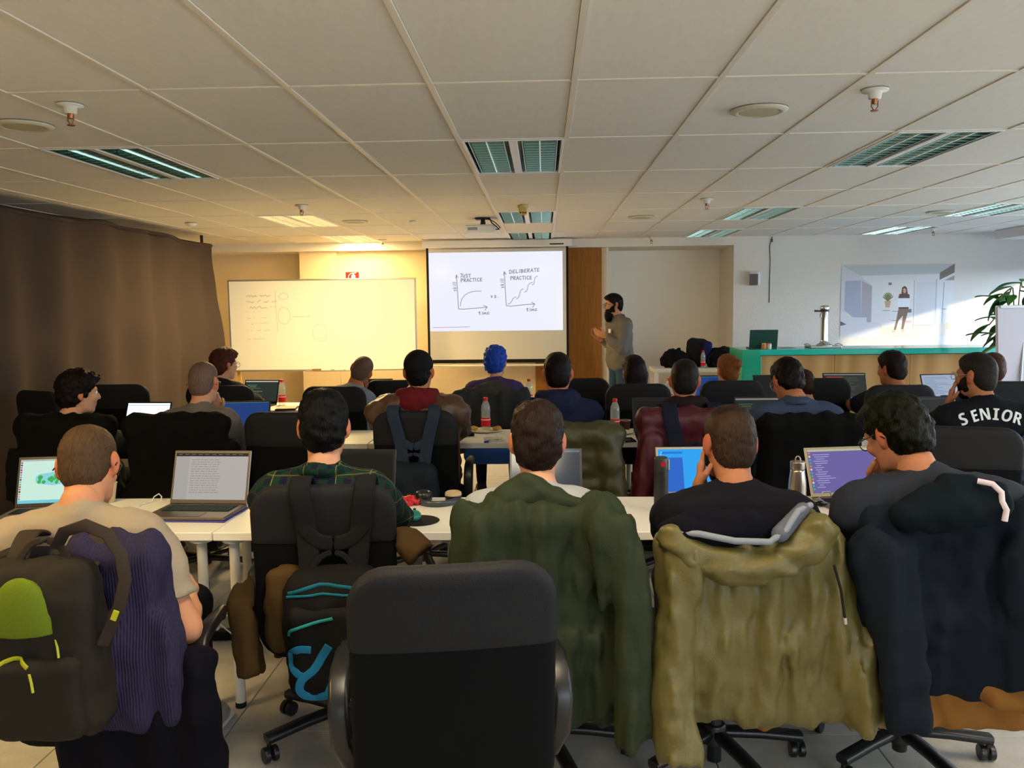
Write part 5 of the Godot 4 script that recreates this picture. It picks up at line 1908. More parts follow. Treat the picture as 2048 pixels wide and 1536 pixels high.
func people() -> void:
	# plaid cloth
	var pim := Image.create(192, 192, false, Image.FORMAT_RGB8)
	for y in 192:
		for x in 192:
			var a := (x / 24) % 2
			var b := (y / 24) % 2
			var c := Color(0.075, 0.19, 0.145) if a == b else (Color(0.085, 0.10, 0.17) if a else Color(0.06, 0.13, 0.13))
			if x % 96 in [46, 47, 48] or y % 96 in [46, 47, 48]:
				c = c.lerp(Color(0.62, 0.60, 0.20), 0.65)
			if x % 96 in [94, 95, 0] or y % 96 in [94, 95, 0]:
				c = c.lerp(Color(0.42, 0.12, 0.16), 0.55)
			pim.set_pixel(x, y, c)
	var plaid: StandardMaterial3D = mat(255, 255, 255, 0.9, 0, t_weave, 4.6, 0.0).duplicate()
	plaid.albedo_texture = tex(pim)
	plaid.normal_enabled = false

	var dark := lin(20, 15, 13)
	var brown := lin(52, 34, 24)
	# ---- back row
	var hA1: Vector3 = at(372, 1165, 2.62)
	person({"row": "A", "seat": "A1", "label": "person with cropped hair in a sand grey tee, bent over, beside the silver laptop", "top": [170, 850, 2.52], "hy": 11.0, "hp": 24.0, "hr": 3.0, "by": 6.0, "skin": 0, "k": 1.04, "sw": 0.19,
		"shirt": lin(158, 144, 126), "sleeve": "short", "hair": {"col": lin(80, 58, 40), "col2": lin(92, 70, 52), "side": 0.004, "top": 0.006, "amp": 0.0022, "freq": 60.0}, "glasses": [30, 28, 28], "nb": 0.02,
		"R": {"w": hA1, "hint": Vector3(0.55, -0.75, 0.75), "dir": Vector3(-0.6, 0.35, -0.6), "n": Vector3(-0.6, -0.5, 0.2), "curl": 0.8}, "legs": lin(24, 25, 32), "shoe": lin(150, 146, 138)})
	person({"row": "A", "seat": "A2", "label": "person with dark hair in a green and navy checked shirt", "by": 4.0, "top": [645, 777, 2.93], "hp": 6.0, "hy": 11.0, "skin": 2, "shirt": lin(30, 52, 48), "shirt_mat": plaid, "collar": lin(30, 36, 50), "fold": 0.006, "sw": 0.185,
		"hair": {"col": dark, "side": 0.009, "top": 0.020, "amp": 0.006, "freq": 24.0, "ny": -0.075, "back": 0.006}, "legs": lin(30, 34, 50), "shoe": lin(196, 30, 24), "sole": lin(230, 215, 190), "footR": at(622, 1372, 3.34), "footL": at(600, 1360, 3.62)})
	person({"row": "A", "seat": "A3", "label": "person with brown hair in a pale grey tee before the dark green parka", "top": [1074, 800, 2.70], "hp": 3.0, "hy": 1.0, "skin": 2, "shirt": lin(160, 163, 166), "sleeve": "short", "sw": 0.19,
		"hair": {"col": lin(46, 30, 22), "side": 0.009, "top": 0.017, "amp": 0.005, "freq": 26.0, "ny": -0.078, "back": 0.004}})
	person({"row": "A", "seat": "A4", "label": "person with a beard in a black tee, hand at the cheek, between two flasks", "top": [1462, 810, 2.78], "hy": 9.0, "hp": 10.0, "hr": -2.0, "by": -2.0, "skin": 1, "shirt": lin(22, 24, 29), "sleeve": "short", "sw": 0.192, "k": 1.03,
		"hair": {"col": lin(44, 32, 24), "col2": lin(64, 49, 38), "side": 0.004, "top": 0.011, "amp": 0.0025, "freq": 50.0, "ny": -0.07}, "beard": lin(30, 20, 15),
		"L": {"w": [-0.085, -0.155, -0.055], "hint": Vector3(-0.75, -0.9, 0.1), "dir": Vector3(0.12, 0.96, -0.12), "local": true, "n": Vector3(0.9, 0.1, 0.3), "curl": 0.25}})
	person({"row": "A", "seat": "A5", "label": "person with black hair and glasses in a charcoal tee, hand over the mouth", "top": [1800, 780, 2.74], "hy": 24.0, "hp": 24.0, "hr": 4.0, "by": 2.0, "skin": 1, "shirt": lin(46, 49, 56), "sleeve": "short", "sw": 0.205, "k": 1.12,
		"hair": {"col": lin(18, 13, 12), "side": 0.013, "top": 0.020, "amp": 0.006, "freq": 26.0, "ny": -0.085, "fringe": 0.012, "back": 0.008}, "glasses": [26, 26, 30],
		"L": {"w": [-0.02, -0.150, -0.145], "hint": Vector3(-0.5, -1.0, 0.1), "dir": Vector3(0.35, 0.75, 0.35), "local": true, "n": Vector3(0.1, 0.2, 0.95), "curl": 0.7}, "sx": 0.03})
	# ---- middle row
	person({"row": "B", "seat": "B1", "label": "person with tousled dark hair in profile beside the brown cloth partition", "top": [150, 737, 4.72], "hy": -44.0, "hp": 2.0, "by": -10.0, "skin": 2, "shirt": lin(74, 88, 70), "hair": {"col": lin(28, 19, 15), "side": 0.016, "top": 0.022, "amp": 0.009, "freq": 30.0, "fringe": 0.014, "ny": -0.095, "fy": 0.062}})
	person({"row": "B", "seat": "B2", "label": "person with shaved hair in a grey sweater with hand at the chin", "top": [404, 724, 4.92], "hy": 0.0, "hp": 8.0, "by": 0.0, "skin": 2, "shirt": lin(112, 104, 98), "hair": {"col": lin(86, 66, 54), "col2": lin(128, 104, 92), "side": 0.003, "top": 0.006, "amp": 0.001}, "glasses": [60, 50, 45],
		"R": {"w": [0.03, -0.17, -0.13], "hint": Vector3(0.6, -1.0, 0.1), "dir": Vector3(-0.1, 0.9, 0.2), "local": true, "n": Vector3(0, 0.3, 0.9), "curl": 0.9}})
	person({"row": "B", "seat": "B4", "label": "person in a black cap and brown leather jacket with a maroon hood", "top": [836, 699, 4.98], "hp": 2.0, "hy": 1.0, "skin": 1, "shirt": lin(78, 54, 42), "shirt_mat": vcol(0.4, t_grain, 10.0, 0.5), "top_name": "leather_jacket", "bulk": 0.026, "fold": 0.020, "k": 1.06, "sw": 0.20, "cap": lin(26, 26, 27), "hood": lin(104, 32, 34), "hair": {"col": dark, "side": 0.003, "top": 0.002}})
	person({"row": "B", "seat": "B5", "label": "person with short black hair in a navy hooded sweatshirt", "top": [1115, 704, 4.96], "hp": 5.0, "skin": 1, "shirt": lin(30, 34, 62), "bulk": 0.016, "fold": 0.010, "hood": lin(30, 34, 62), "sw": 0.185, "hair": {"col": lin(22, 17, 15), "side": 0.005, "top": 0.012, "amp": 0.003, "ny": -0.07}})
	person({"row": "B", "seat": "B6", "label": "person with cropped dark hair in a dark brown hooded sweatshirt", "hy": -8.0, "top": [1370, 718, 4.94], "hp": 5.0, "skin": 1, "shirt": lin(40, 33, 34), "bulk": 0.018, "fold": 0.010, "hood": lin(40, 33, 33), "k": 1.04, "hair": {"col": lin(36, 30, 27), "side": 0.004, "top": 0.009, "amp": 0.002, "ny": -0.065}, "top_name": "sweatshirt"})
	person({"row": "B", "seat": "B7", "label": "person with dark hair and glasses in a slate blue shirt looking down", "top": [1578, 712, 4.90], "hy": 10.0, "hp": 26.0, "by": -4.0, "skin": 1, "shirt": lin(62, 74, 98), "k": 1.05, "sw": 0.19, "collar": lin(62, 74, 98), "glasses": [150, 140, 130], "hair": {"col": lin(26, 20, 18), "side": 0.009, "top": 0.020, "amp": 0.006, "ny": -0.07}})
	person({"row": "B", "seat": "B8", "label": "bearded person with glasses in a black sweatshirt with pale lettering", "top": [1958, 705, 4.66], "hy": 30.0, "hp": 2.0, "by": 4.0, "skin": 1, "shirt": lin(26, 26, 31), "bulk": 0.018, "k": 1.06, "sw": 0.20, "hair": {"col": lin(44, 40, 37), "side": 0.004, "top": 0.008, "amp": 0.001, "ny": -0.065, "fy": 0.085}, "beard": lin(30, 22, 18), "glasses": [170, 160, 150], "letters": "SENIOR",
		"L": {"w": [-0.045, -0.165, -0.125], "hint": Vector3(-0.6, -1.0, 0.1), "dir": Vector3(0.1, 0.95, 0.1), "local": true, "n": Vector3(0.5, 0.1, 0.8), "curl": 0.45}})
	# ---- front row
	person({"row": "C", "seat": "C1", "label": "person with auburn brown hair and round glasses in a dark navy jacket", "top": [444, 694, 6.62], "hy": -34.0, "hp": 2.0, "by": -4.0, "skin": 2, "shirt": lin(30, 33, 46), "bulk": 0.018, "hair": {"col": lin(84, 46, 30), "side": 0.014, "top": 0.022, "amp": 0.010, "fringe": 0.012, "ny": -0.08}, "glasses": [90, 70, 50], "collar": lin(26, 28, 38)})
	person({"row": "C", "seat": "C2", "label": "bald person in a grey blue shirt leaning on one hand", "top": [722, 711, 6.60], "hy": -2.0, "hp": 6.0, "hr": -24.0, "by": -6.0, "skin": 1, "shirt": lin(130, 142, 156), "collar": lin(130, 142, 156), "sx": -0.07, "hair": {"col": lin(150, 112, 90), "col2": lin(120, 92, 78), "side": 0.002, "top": 0.0, "amp": 0.0, "fy": 0.03, "ny": -0.06}, "sleeve": "long",
		"R": {"w": [0.05, -0.17, -0.07], "hint": Vector3(0.8, -1.0, 0.1), "dir": Vector3(0.0, 0.95, -0.1), "local": true, "n": Vector3(-0.7, 0.0, 0.6), "curl": 0.7}})
	person({"row": "C", "seat": "C3", "label": "person with bright blue hair in a violet top", "top": [990, 690, 6.78], "hy": -8.0, "hp": 4.0, "skin": 2, "shirt": lin(72, 60, 104), "hair": {"col": lin(44, 84, 200), "side": 0.016, "top": 0.022, "amp": 0.013, "ny": -0.085, "back": 0.01}})
	person({"row": "C", "seat": "C4", "label": "person with long dark hair in a black brown top", "top": [1268, 709, 6.55], "hy": 16.0, "hp": 6.0, "skin": 2, "shirt": lin(44, 32, 32), "k": 0.94, "sw": 0.165, "hair": {"col": lin(30, 20, 16), "side": 0.012, "top": 0.018, "amp": 0.004, "long": true}})
	person({"row": "C", "seat": "C5", "label": "person with ginger hair tied in a bun in a beige cardigan", "top": [1457, 708, 6.72], "hy": 9.0, "hp": 2.0, "skin": 2, "shirt": lin(166, 148, 122), "k": 0.92, "sw": 0.16, "hair": {"col": lin(140, 82, 42), "side": 0.009, "top": 0.013, "amp": 0.004, "bun": true, "ny": -0.06}})
	person({"row": "C", "seat": "C6", "label": "person hidden behind the slate blue shirt, only brown hair showing", "top": [1608, 738, 6.62], "hp": 20.0, "skin": 2, "shirt": lin(50, 48, 56), "hair": {"col": lin(56, 36, 28), "side": 0.012, "top": 0.018, "amp": 0.005}})
	person({"row": "C", "seat": "C7", "label": "person with short dark hair in a black shirt before the bar", "top": [1787, 700, 6.22], "hy": 24.0, "hp": 4.0, "by": 0.0, "skin": 1, "shirt": lin(30, 31, 40), "sleeve": "short", "k": 1.05, "sw": 0.195, "hair": {"col": lin(38, 28, 23), "side": 0.009, "top": 0.018, "amp": 0.005, "ny": -0.06}, "desk": 7.2})
	person({"row": "C", "seat": "C8", "label": "person with red brown hair in a violet blue sweater by the flip chart", "top": [1988, 705, 6.50], "hy": -12.0, "hp": 4.0, "skin": 1, "shirt": lin(58, 58, 96), "hair": {"col": lin(84, 52, 42), "side": 0.008, "top": 0.012, "amp": 0.003}})
	# ---- the speaker
	var sp := person({"row": "P", "standing": true, "label": "bearded person in a grey sweater and jeans standing by the slide, hands raised", "top": [1229, 586, 10.0], "hy": 99.0, "hp": 2.0, "by": 112.0, "skin": 0, "shirt": lin(112, 108, 104), "top_name": "sweater", "sw": 0.178, "nb": 0.0, "bulk": 0.012,
		"hair": {"col": lin(26, 19, 16), "side": 0.007, "top": 0.020, "amp": 0.004, "ny": -0.06, "fringe": 0.004}, "beard": lin(20, 14, 12), "long_beard": true, "glasses": [60, 55, 55], "collar": lin(96, 40, 42), "legs": lin(58, 80, 106), "shoe": lin(70, 60, 55),
		"L": {"w": at(1211, 672, 9.86), "hint": Vector3(0.9, -0.8, 0.5), "dir": Vector3(-0.9, 0.35, -0.1), "n": Vector3(0.2, 0.5, -0.8), "curl": 0.5},
		"R": {"w": at(1200, 676, 10.12), "hint": Vector3(0.6, -1.0, -0.5), "dir": Vector3(-0.75, 0.6, 0.15), "n": Vector3(0.3, 0.3, 0.9), "curl": 0.6}})
	var tf := Vector3(-sin(deg_to_rad(112.0)), 0, -cos(deg_to_rad(112.0)))
	var tx := Vector3.UP.cross(tf).normalized()
	part(sp, "name_tag", bxm(Vector3(0.055, 0.045, 0.003), mat(236, 234, 228, 0.6), 0.0), Vector3(0, 1.295, 0) + tf * 0.142 + tx * 0.045, Basis(tx, Vector3.UP, tf))


# ---------------------------------------------------------------- coats and bags hung on the chairs
func into(key: String, q: Array) -> Vector3:
	return hung(key).affine_inverse() * at(q[0], q[1], q[2])

# the frame of a chair whose upper part may be set lower
func hung(key: String) -> Transform3D:
	return seat[key].transform * Transform3D(Basis(), Vector3(0, -seat[key].get_meta("drop", 0.0), 0))

func ribbon(s: Solid, pts: Array, w: float, t: float) -> Solid:
	# flat band whose width lies across x
	var sm := []
	var cv := Curve3D.new()
	for i in pts.size():
		var a: Vector3 = pts[maxi(i - 1, 0)]
		var b: Vector3 = pts[mini(i + 1, pts.size() - 1)]
		cv.add_point(pts[i], (a - b) * 0.17, (b - a) * 0.17)
	var n := pts.size() * 5
	for i in n + 1:
		sm.append(cv.sample_baked(cv.get_baked_length() * i / n, true))
	var rings := []
	for i in sm.size():
		var d: Vector3 = (sm[mini(i + 1, n)] - sm[maxi(i - 1, 0)]).normalized()
		var ux := (Vector3.RIGHT - d * d.x).normalized()
		var uy := d.cross(ux).normalized()
		var ring := []
		for k in 10:
			var a := TAU * k / 10.0
			var cx := signf(cos(a)) * pow(absf(cos(a)), 0.45)
			var cy := signf(sin(a)) * pow(absf(sin(a)), 0.45)
			ring.append(sm[i] + ux * cx * w * 0.5 + uy * cy * t * 0.5)
		rings.append(ring)
	return s.skin(rings)

func on_chair(called: String, key: String, label: String, category: String) -> Node3D:
	var o := thing(called, label, category)
	o.transform = hung(key)
	return o

const BT := Transform3D(Basis(Vector3(1, 0, 0), Vector3(0, 0.996, 0.0899), Vector3(0, -0.0899, 0.996)), Vector3(0, 0.71, 0.265))

# the cloth of a garment laid over a chair back: a shell round the back, shoulders, sleeves
func drape_field(key: String, c: Color, g: Dictionary) -> Field:
	var f := Field.new()
	var w: float = g.get("w", 0.275)
	var top: float = g.get("top", 0.325)
	var hem: float = g.get("hem", -0.30)
	var dx: float = g.get("dx", 0.0)
	var th: float = g.get("th", 0.062)
	var cy := (top + hem) * 0.5
	f.box(BT * Vector3(dx, cy, 0.016), Vector3(w, (top - hem) * 0.5, th), 0.055, BT.basis, 0.03, c)
	f.box(BT * Vector3(dx, hem + 0.14, 0.05), Vector3(w + 0.04, 0.14, th * 0.62), 0.035, BT.basis, 0.10, c)
	f.cap(BT * Vector3(dx - w + 0.04, top - 0.055, 0.016), BT * Vector3(dx + w - 0.04, top - 0.055, 0.016), 0.060, 0.060, 0.05, c)
	for sl in g.get("sleeves", []):
		var r0: float = sl[0]
		var r1: float = sl[1]
		var pts := []
		for q in sl.slice(2):
			pts.append(into(key, q))
		for i in pts.size() - 1:
			var t0 := float(i) / (pts.size() - 1)
			var t1 := float(i + 1) / (pts.size() - 1)
			if i == pts.size() - 2:
				f.tube(pts[i], pts[i + 1], lerpf(r0, r1, t0), r1, 0.012, c)
			else:
				f.cap(pts[i], pts[i + 1], lerpf(r0, r1, t0), lerpf(r0, r1, t1), 0.014, c)
	for h in g.get("extra", []):
		f.cap(into(key, h[0]), into(key, h[1]), h[2], h[3], h[4], c)
	# room for the chair back and, before it, for the sitter
	f.box(BT * Vector3(0, -0.16, 0.0), Vector3(0.243, 0.468, 0.033), 0.03, BT.basis, 0.006, c, 1)
	f.box(BT * Vector3(dx, -0.35, -0.14), Vector3(0.6, 0.45, 0.11), 0.02, BT.basis, 0.01, c, 1)
	f.wrinkle(int(g.get("seed", 5)), g.get("fs", Vector3(11, 1.6, 6)), g.get("fa", 0.020))
	f.fine(int(g.get("seed", 5)) + 3, g.get("gs", Vector3(16, 11, 16)), g.get("ga", 0.007))
	return f

func garment(called: String, key: String, label: String, category: String, c: Color, g: Dictionary, m: Material, cell: float) -> Node3D:
	var o := on_chair(called, key, label, category)
	blob(o, "cloth", [[drape_field(key, c, g), cell]], m)
	return o

# a rucksack hung by its straps: cx, cy in the plane of the chair back
func backpack(key: String, label: String, c: Color, g: Dictionary, m: Material, cell: float) -> Array:
	var o := on_chair("backpack", key, label, "backpack")
	var cx: float = g.get("cx", 0.0)
	var cy: float = g.get("cy", -0.10)
	var hw: float = g.get("hw", 0.145)
	var hh: float = g.get("hh", 0.21)
	var z0: float = g.get("z", 0.0)
	var f := Field.new()
	f.box(BT * Vector3(cx, cy, 0.115 + z0), Vector3(hw, hh, 0.07), 0.055, BT.basis, 0.03, c)
	f.box(BT * Vector3(cx, cy - 0.02, 0.135 + z0), Vector3(hw * 0.95, hh * 0.85, 0.07), 0.05, BT.basis, 0.05, c)
	f.wrinkle(int(g.get("seed", 2)), Vector3(9, 7, 9), 0.010)
	f.fine(9, Vector3(30, 30, 30), 0.003)
	blob(o, "bag", [[f, cell]], m)
	var p := Field.new()
	var pc: Color = g.get("pocket", c)
	var py: float = g.get("py", -0.28)
	var ph: float = g.get("ph", 0.58)
	p.box(BT * Vector3(cx, cy + hh * py, 0.195 + z0), Vector3(hw * 0.84, hh * ph, 0.035), 0.032, BT.basis, 0.02, pc)
	p.wrinkle(int(g.get("seed", 2)) + 5, Vector3(10, 8, 10), 0.007)
	blob(o, "front_pocket", [[p, cell]], g.get("pm", m))
	for s in [-1.0, 1.0]:
		var sx: float = g.get("sx", 0.10)
		var bx: float = g.get("bx", 0.06)
		var st := Solid.new()
		ribbon(st, [BT * Vector3(cx + bx * s, cy + hh * 0.8, 0.10 + z0), BT * Vector3(cx + (bx + (sx - bx) * 0.4) * s, cy + hh * 0.8 + (0.30 - cy - hh * 0.8) * 0.5, 0.062 + z0), BT * Vector3(cx + sx * s, 0.295, 0.052 + z0), BT * Vector3(cx + sx * s, 0.335 + z0 * 0.5, 0.0), BT * Vector3(cx + sx * s, 0.28, -0.052 - z0), BT * Vector3(cx + (sx + 0.01) * s, 0.12, -0.048 - z0)], g.get("sw", 0.062), 0.012)
		part(o, "strap", st.done(g.strap))
	part(o, "handle", ribbon(Solid.new(), [BT * Vector3(cx - bx_of(g), cy + hh * 0.93, 0.10 + z0), BT * Vector3(cx - 0.03, cy + hh + 0.035, 0.085 + z0), BT * Vector3(cx + 0.03, cy + hh + 0.035, 0.085 + z0), BT * Vector3(cx + bx_of(g), cy + hh * 0.93, 0.10 + z0)], 0.02, 0.010).done(g.strap))
	return [o, f, p]

func bx_of(g: Dictionary) -> float:
	return g.get("bx", 0.06)

# points of the chair back plane laid on the surface of a field, as a thin strip
func laid(parent: Node3D, called: String, fs: Array, pts: Array, r: float, m: Material, flat := -1.0) -> MeshInstance3D:
	var q := []
	var cv := Curve2D.new()
	for i in pts.size():
		var a: Vector2 = pts[maxi(i - 1, 0)]
		var b: Vector2 = pts[mini(i + 1, pts.size() - 1)]
		cv.add_point(pts[i], (a - b) * 0.17, (b - a) * 0.17)
	var n := pts.size() * 5
	for i in n + 1:
		var v := cv.sample_baked(cv.get_baked_length() * i / n, true)
		var best := Vector3(0, 0, -9)
		for f in fs:
			var h: Vector3 = f.hit(BT * Vector3(v.x, v.y, 0.5), -BT.basis.z)
			if (BT.affine_inverse() * h).z > (BT.affine_inverse() * best).z:
				best = h
		q.append(best + BT.basis.z * 0.001)
	return part(parent, called, Solid.new().pipe(q, r, 8, flat, BT.basis.z).done(m))

func chair_goods() -> void:
	var nylon := vcol(0.48, t_grain, 5.0, 0.12, "nylon")
	var cotton := vcol(0.66, t_grain, 5.0, 0.12, "cotton")
	var cloth := vcol(0.9, t_weave, 38.0, 0.6, "cloth")
	var dullpack := vcol(0.75, t_weave, 30.0, 0.5, "pack")
	# ---- dark green parka
	var pk := garment("parka", "A3", "dark green parka hung over a chair back, hood folded up", "coat", lin(46, 50, 38), {"w": 0.255, "top": 0.335, "hem": -0.36, "th": 0.072, "ga": 0.009, "gs": Vector3(26, 8, 26), "fa": 0.026, "seed": 11, "fs": Vector3(13, 1.6, 7),
		"sleeves": [[0.075, 0.062, [1215, 1060, 2.50], [1262, 1230, 2.48], [1278, 1490, 2.44]], [0.07, 0.058, [958, 1060, 2.56], [935, 1200, 2.56], [930, 1400, 2.56]]]}, cotton, 0.0115)
	var hd := Field.new()
	hd.ell(into("A3", [1065, 1002, 2.60]), Vector3(0.125, 0.062, 0.05), Basis(Vector3.BACK, -0.12), 0.02, lin(46, 50, 38))
	hd.cap(into("A3", [985, 1020, 2.58]), into("A3", [1050, 975, 2.60]), 0.03, 0.035, 0.03, lin(46, 50, 38))
	hd.cap(into("A3", [1050, 975, 2.60]), into("A3", [1160, 1015, 2.58]), 0.035, 0.03, 0.03, lin(46, 50, 38))
	hd.wrinkle(4, Vector3(15, 15, 15), 0.010)
	blob(pk, "hood", [[hd, 0.011]], cotton)
	# ---- olive hooded jacket
	var ol := lin(94, 86, 46)
	var oj := garment("hooded_jacket", "A4", "olive green padded jacket with a fleece lined hood hung over a chair", "coat", ol, {"w": 0.262, "dx": 0.04, "top": 0.312, "hem": -0.27, "th": 0.082, "ga": 0.010, "gs": Vector3(26, 9, 26), "fa": 0.024, "seed": 31, "fs": Vector3(13, 2.4, 7),
		"sleeves": [[0.075, 0.055, [1366, 1120, 2.52], [1350, 1260, 2.50], [1352, 1400, 2.46], [1362, 1522, 2.42]], [0.078, 0.055, [1650, 1110, 2.56], [1680, 1240, 2.54], [1710, 1360, 2.52], [1738, 1452, 2.50]]]}, nylon, 0.0115)
	var hf := Field.new()
	var arc := [[1345, 1078], [1385, 1108], [1440, 1128], [1500, 1136], [1560, 1124], [1610, 1096], [1640, 1060]]
	for i in arc.size() - 1:
		hf.cap(into("A4", [arc[i][0], arc[i][1], 2.49]), into("A4", [arc[i + 1][0], arc[i + 1][1], 2.49]), 0.048, 0.048, 0.03, ol)
	hf.cap(into("A4", [1640, 1060, 2.50]), into("A4", [1615, 1028, 2.58]), 0.038, 0.03, 0.03, ol)
	hf.wrinkle(6, Vector3(10, 22, 12), 0.012)
	blob(oj, "hood", [[hf, 0.010]], nylon)
	var lf := Field.new()
	lf.ell(into("A4", [1462, 1056, 2.53]), Vector3(0.205, 0.060, 0.065), Basis(Vector3.BACK, 0.03), 0.03, lin(21, 21, 24))
	lf.ell(into("A4", [1375, 1064, 2.52]), Vector3(0.08, 0.05, 0.055), Basis(), 0.04, lin(21, 21, 24))
	lf.wrinkle(8, Vector3(12, 14, 12), 0.010)
	blob(oj, "hood_lining", [[lf, 0.010]], vcol(0.95, t_grain, 20.0, 0.6, "fleece"))
	var tr := []
	for q in [[1322, 1085, 2.50], [1345, 1062, 2.475], [1400, 1068, 2.455], [1470, 1082, 2.45], [1540, 1084, 2.45], [1572, 1060, 2.46], [1596, 1022, 2.50], [1622, 1010, 2.54]]:
		tr.append(into("A4", q))
	part(oj, "hood_trim", Solid.new().pipe(tr, 0.010, 8).done(mat(128, 132, 142, 0.9)))
	var gf := Field.new()
	gf.cap(into("A4", [1560, 1068, 2.47]), into("A4", [1606, 1018, 2.53]), 0.026, 0.022, 0.01, lin(90, 94, 104))
	blob(oj, "hood_edge_fleece", [[gf, 0.009]], vcol(0.95, t_grain, 20.0, 0.6, "fleece"))
	part(oj, "hood_cord", Solid.new().pipe([into("A4", [1668, 1130, 2.46]), into("A4", [1682, 1180, 2.445]), into("A4", [1690, 1240, 2.44])], 0.004, 6).done(mat(30, 28, 24, 0.7)))
	part(oj, "cord_stop", Solid.new().cyl(into("A4", [1690, 1236, 2.438]), into("A4", [1691, 1248, 2.438]), 0.006, 0.006, 8).done(mat(190, 190, 190, 0.3, 0.7)))
	# ---- navy hooded sweatshirt with a camel coat under it
	var cm := on_chair("camel_coat", "A5", "camel coloured coat hem showing under the navy sweatshirt on a chair", "coat")
	var cf := Field.new()
	var cc := lin(134, 90, 46)
	cf.cap(into("A5", [1520, 1432, 2.58]), into("A5", [1610, 1400, 2.60]), 0.045, 0.055, 0.04, cc)
	cf.cap(into("A5", [1610, 1400, 2.60]), into("A5", [1665, 1335, 2.62]), 0.055, 0.05, 0.04, cc)
	cf.box(BT * Vector3(0.07, -0.22, 0.065), Vector3(0.27, 0.16, 0.03), 0.028, BT.basis, 0.04, cc)
	cf.cap(into("A5", [1990, 1385, 2.52]), into("A5", [2060, 1395, 2.52]), 0.045, 0.045, 0.04, cc)
	cf.wrinkle(3, Vector3(14, 9, 14), 0.012)
	blob(cm, "cloth", [[cf, 0.012]], cloth)
	var ns := garment("hooded_sweatshirt", "A5", "dark navy hooded sweatshirt with a pale hood edge hung over a chair", "sweatshirt", lin(26, 30, 42), {"w": 0.265, "dx": 0.03, "top": 0.34, "hem": -0.245, "th": 0.092, "fa": 0.024, "seed": 23, "fs": Vector3(8, 1.2, 6),
		"sleeves": [[0.085, 0.05, [1762, 1110, 2.50], [1788, 1250, 2.47], [1806, 1350, 2.45], [1818, 1452, 2.43]], [0.085, 0.06, [2040, 1110, 2.50], [2058, 1250, 2.48], [2066, 1380, 2.46]]]}, cloth, 0.0115)
	var nf := Field.new()
	nf.ell(into("A5", [1905, 1018, 2.50]), Vector3(0.17, 0.062, 0.075), Basis(Vector3.BACK, 0.12), 0.03, lin(21, 24, 32))
	nf.cap(into("A5", [1815, 1035, 2.50]), into("A5", [1905, 985, 2.52]), 0.045, 0.045, 0.04, lin(21, 24, 32))
	nf.cap(into("A5", [1905, 985, 2.52]), into("A5", [1985, 990, 2.50]), 0.045, 0.04, 0.04, lin(21, 24, 32))
	nf.wrinkle(4, Vector3(13, 13, 13), 0.010)
	blob(ns, "hood", [[nf, 0.011]], cloth)
	var ed := []
	for q in [[1955, 962, 2.47], [1985, 968, 2.45], [2003, 985, 2.44], [2004, 1003, 2.435], [2013, 1020, 2.43], [2009, 1042, 2.43]]:
		ed.append(into("A5", q))
	part(ns, "hood_edge", Solid.new().pipe(ed, 0.0085, 8).done(mat(206, 190, 196, 0.9)))
	# ---- brown coat under the black rucksack
	garment("brown_coat", "A2", "brown olive coat hung on the chair under the black backpack with a blue emblem", "coat", lin(78, 61, 35), {"w": 0.15, "top": -0.05, "hem": -0.24, "th": 0.058, "fa": 0.012, "seed": 41,
		"sleeves": [[0.05, 0.052, [585, 1110, 2.80], [515, 1135, 2.82], [492, 1200, 2.80], [505, 1350, 2.76]], [0.045, 0.05, [770, 1075, 2.80], [812, 1080, 2.80], [842, 1110, 2.78]]]}, cloth, 0.014)
	# ---- black rucksack with blue emblem
	var blk := mat(24, 24, 26, 0.8, 0, t_weave, 30.0, 0.6)
	var teal := mat(26, 100, 118, 0.6)
	var r := backpack("A2", "black backpack with turquoise zips and a blue snake emblem hung on a chair", lin(24, 24, 26), {"cx": 0.045, "cy": -0.155, "hw": 0.15, "hh": 0.215, "sx": 0.105, "bx": 0.075, "sw": 0.07, "strap": blk, "seed": 5, "py": -0.15, "ph": 0.72}, dullpack, 0.0105)
	var bag: Node3D = r[0]
	var fs := [r[1], r[2]]
	part(bag, "strap_bridge", ribbon(Solid.new(), [BT * Vector3(-0.055, 0.185, 0.06), BT * Vector3(-0.01, 0.14, 0.068), BT * Vector3(0.045, 0.13, 0.07), BT * Vector3(0.10, 0.14, 0.068), BT * Vector3(0.145, 0.185, 0.06)], 0.05, 0.012).done(blk))
	laid(bag, "zip", fs, [Vector2(-0.085, 0.005), Vector2(-0.02, 0.028), Vector2(0.05, 0.033), Vector2(0.12, 0.024), Vector2(0.165, 0.005)], 0.006, teal, 0.003)
	laid(bag, "zip", fs, [Vector2(-0.09, -0.005), Vector2(-0.03, 0.006), Vector2(0.06, 0.008), Vector2(0.165, -0.004)], 0.004, teal, 0.003)
	laid(bag, "pocket_zip", fs, [Vector2(-0.085, -0.125), Vector2(-0.075, -0.10), Vector2(-0.05, -0.085), Vector2(0.0, -0.072), Vector2(0.06, -0.058)], 0.005, mat(40, 130, 128, 0.6), 0.003)
	var em := mat(32, 108, 150, 0.7)
	laid(bag, "emblem", fs, [Vector2(-0.012, -0.162), Vector2(-0.05, -0.160), Vector2(-0.076, -0.180), Vector2(-0.078, -0.215), Vector2(-0.06, -0.240), Vector2(-0.035, -0.252)], 0.013, em, 0.002)
	laid(bag, "emblem", fs, [Vector2(0.045, -0.148), Vector2(0.022, -0.185), Vector2(-0.005, -0.228), Vector2(-0.045, -0.262), Vector2(-0.052, -0.30), Vector2(-0.02, -0.325), Vector2(0.03, -0.318), Vector2(0.048, -0.285), Vector2(0.07, -0.25)], 0.014, em, 0.002)
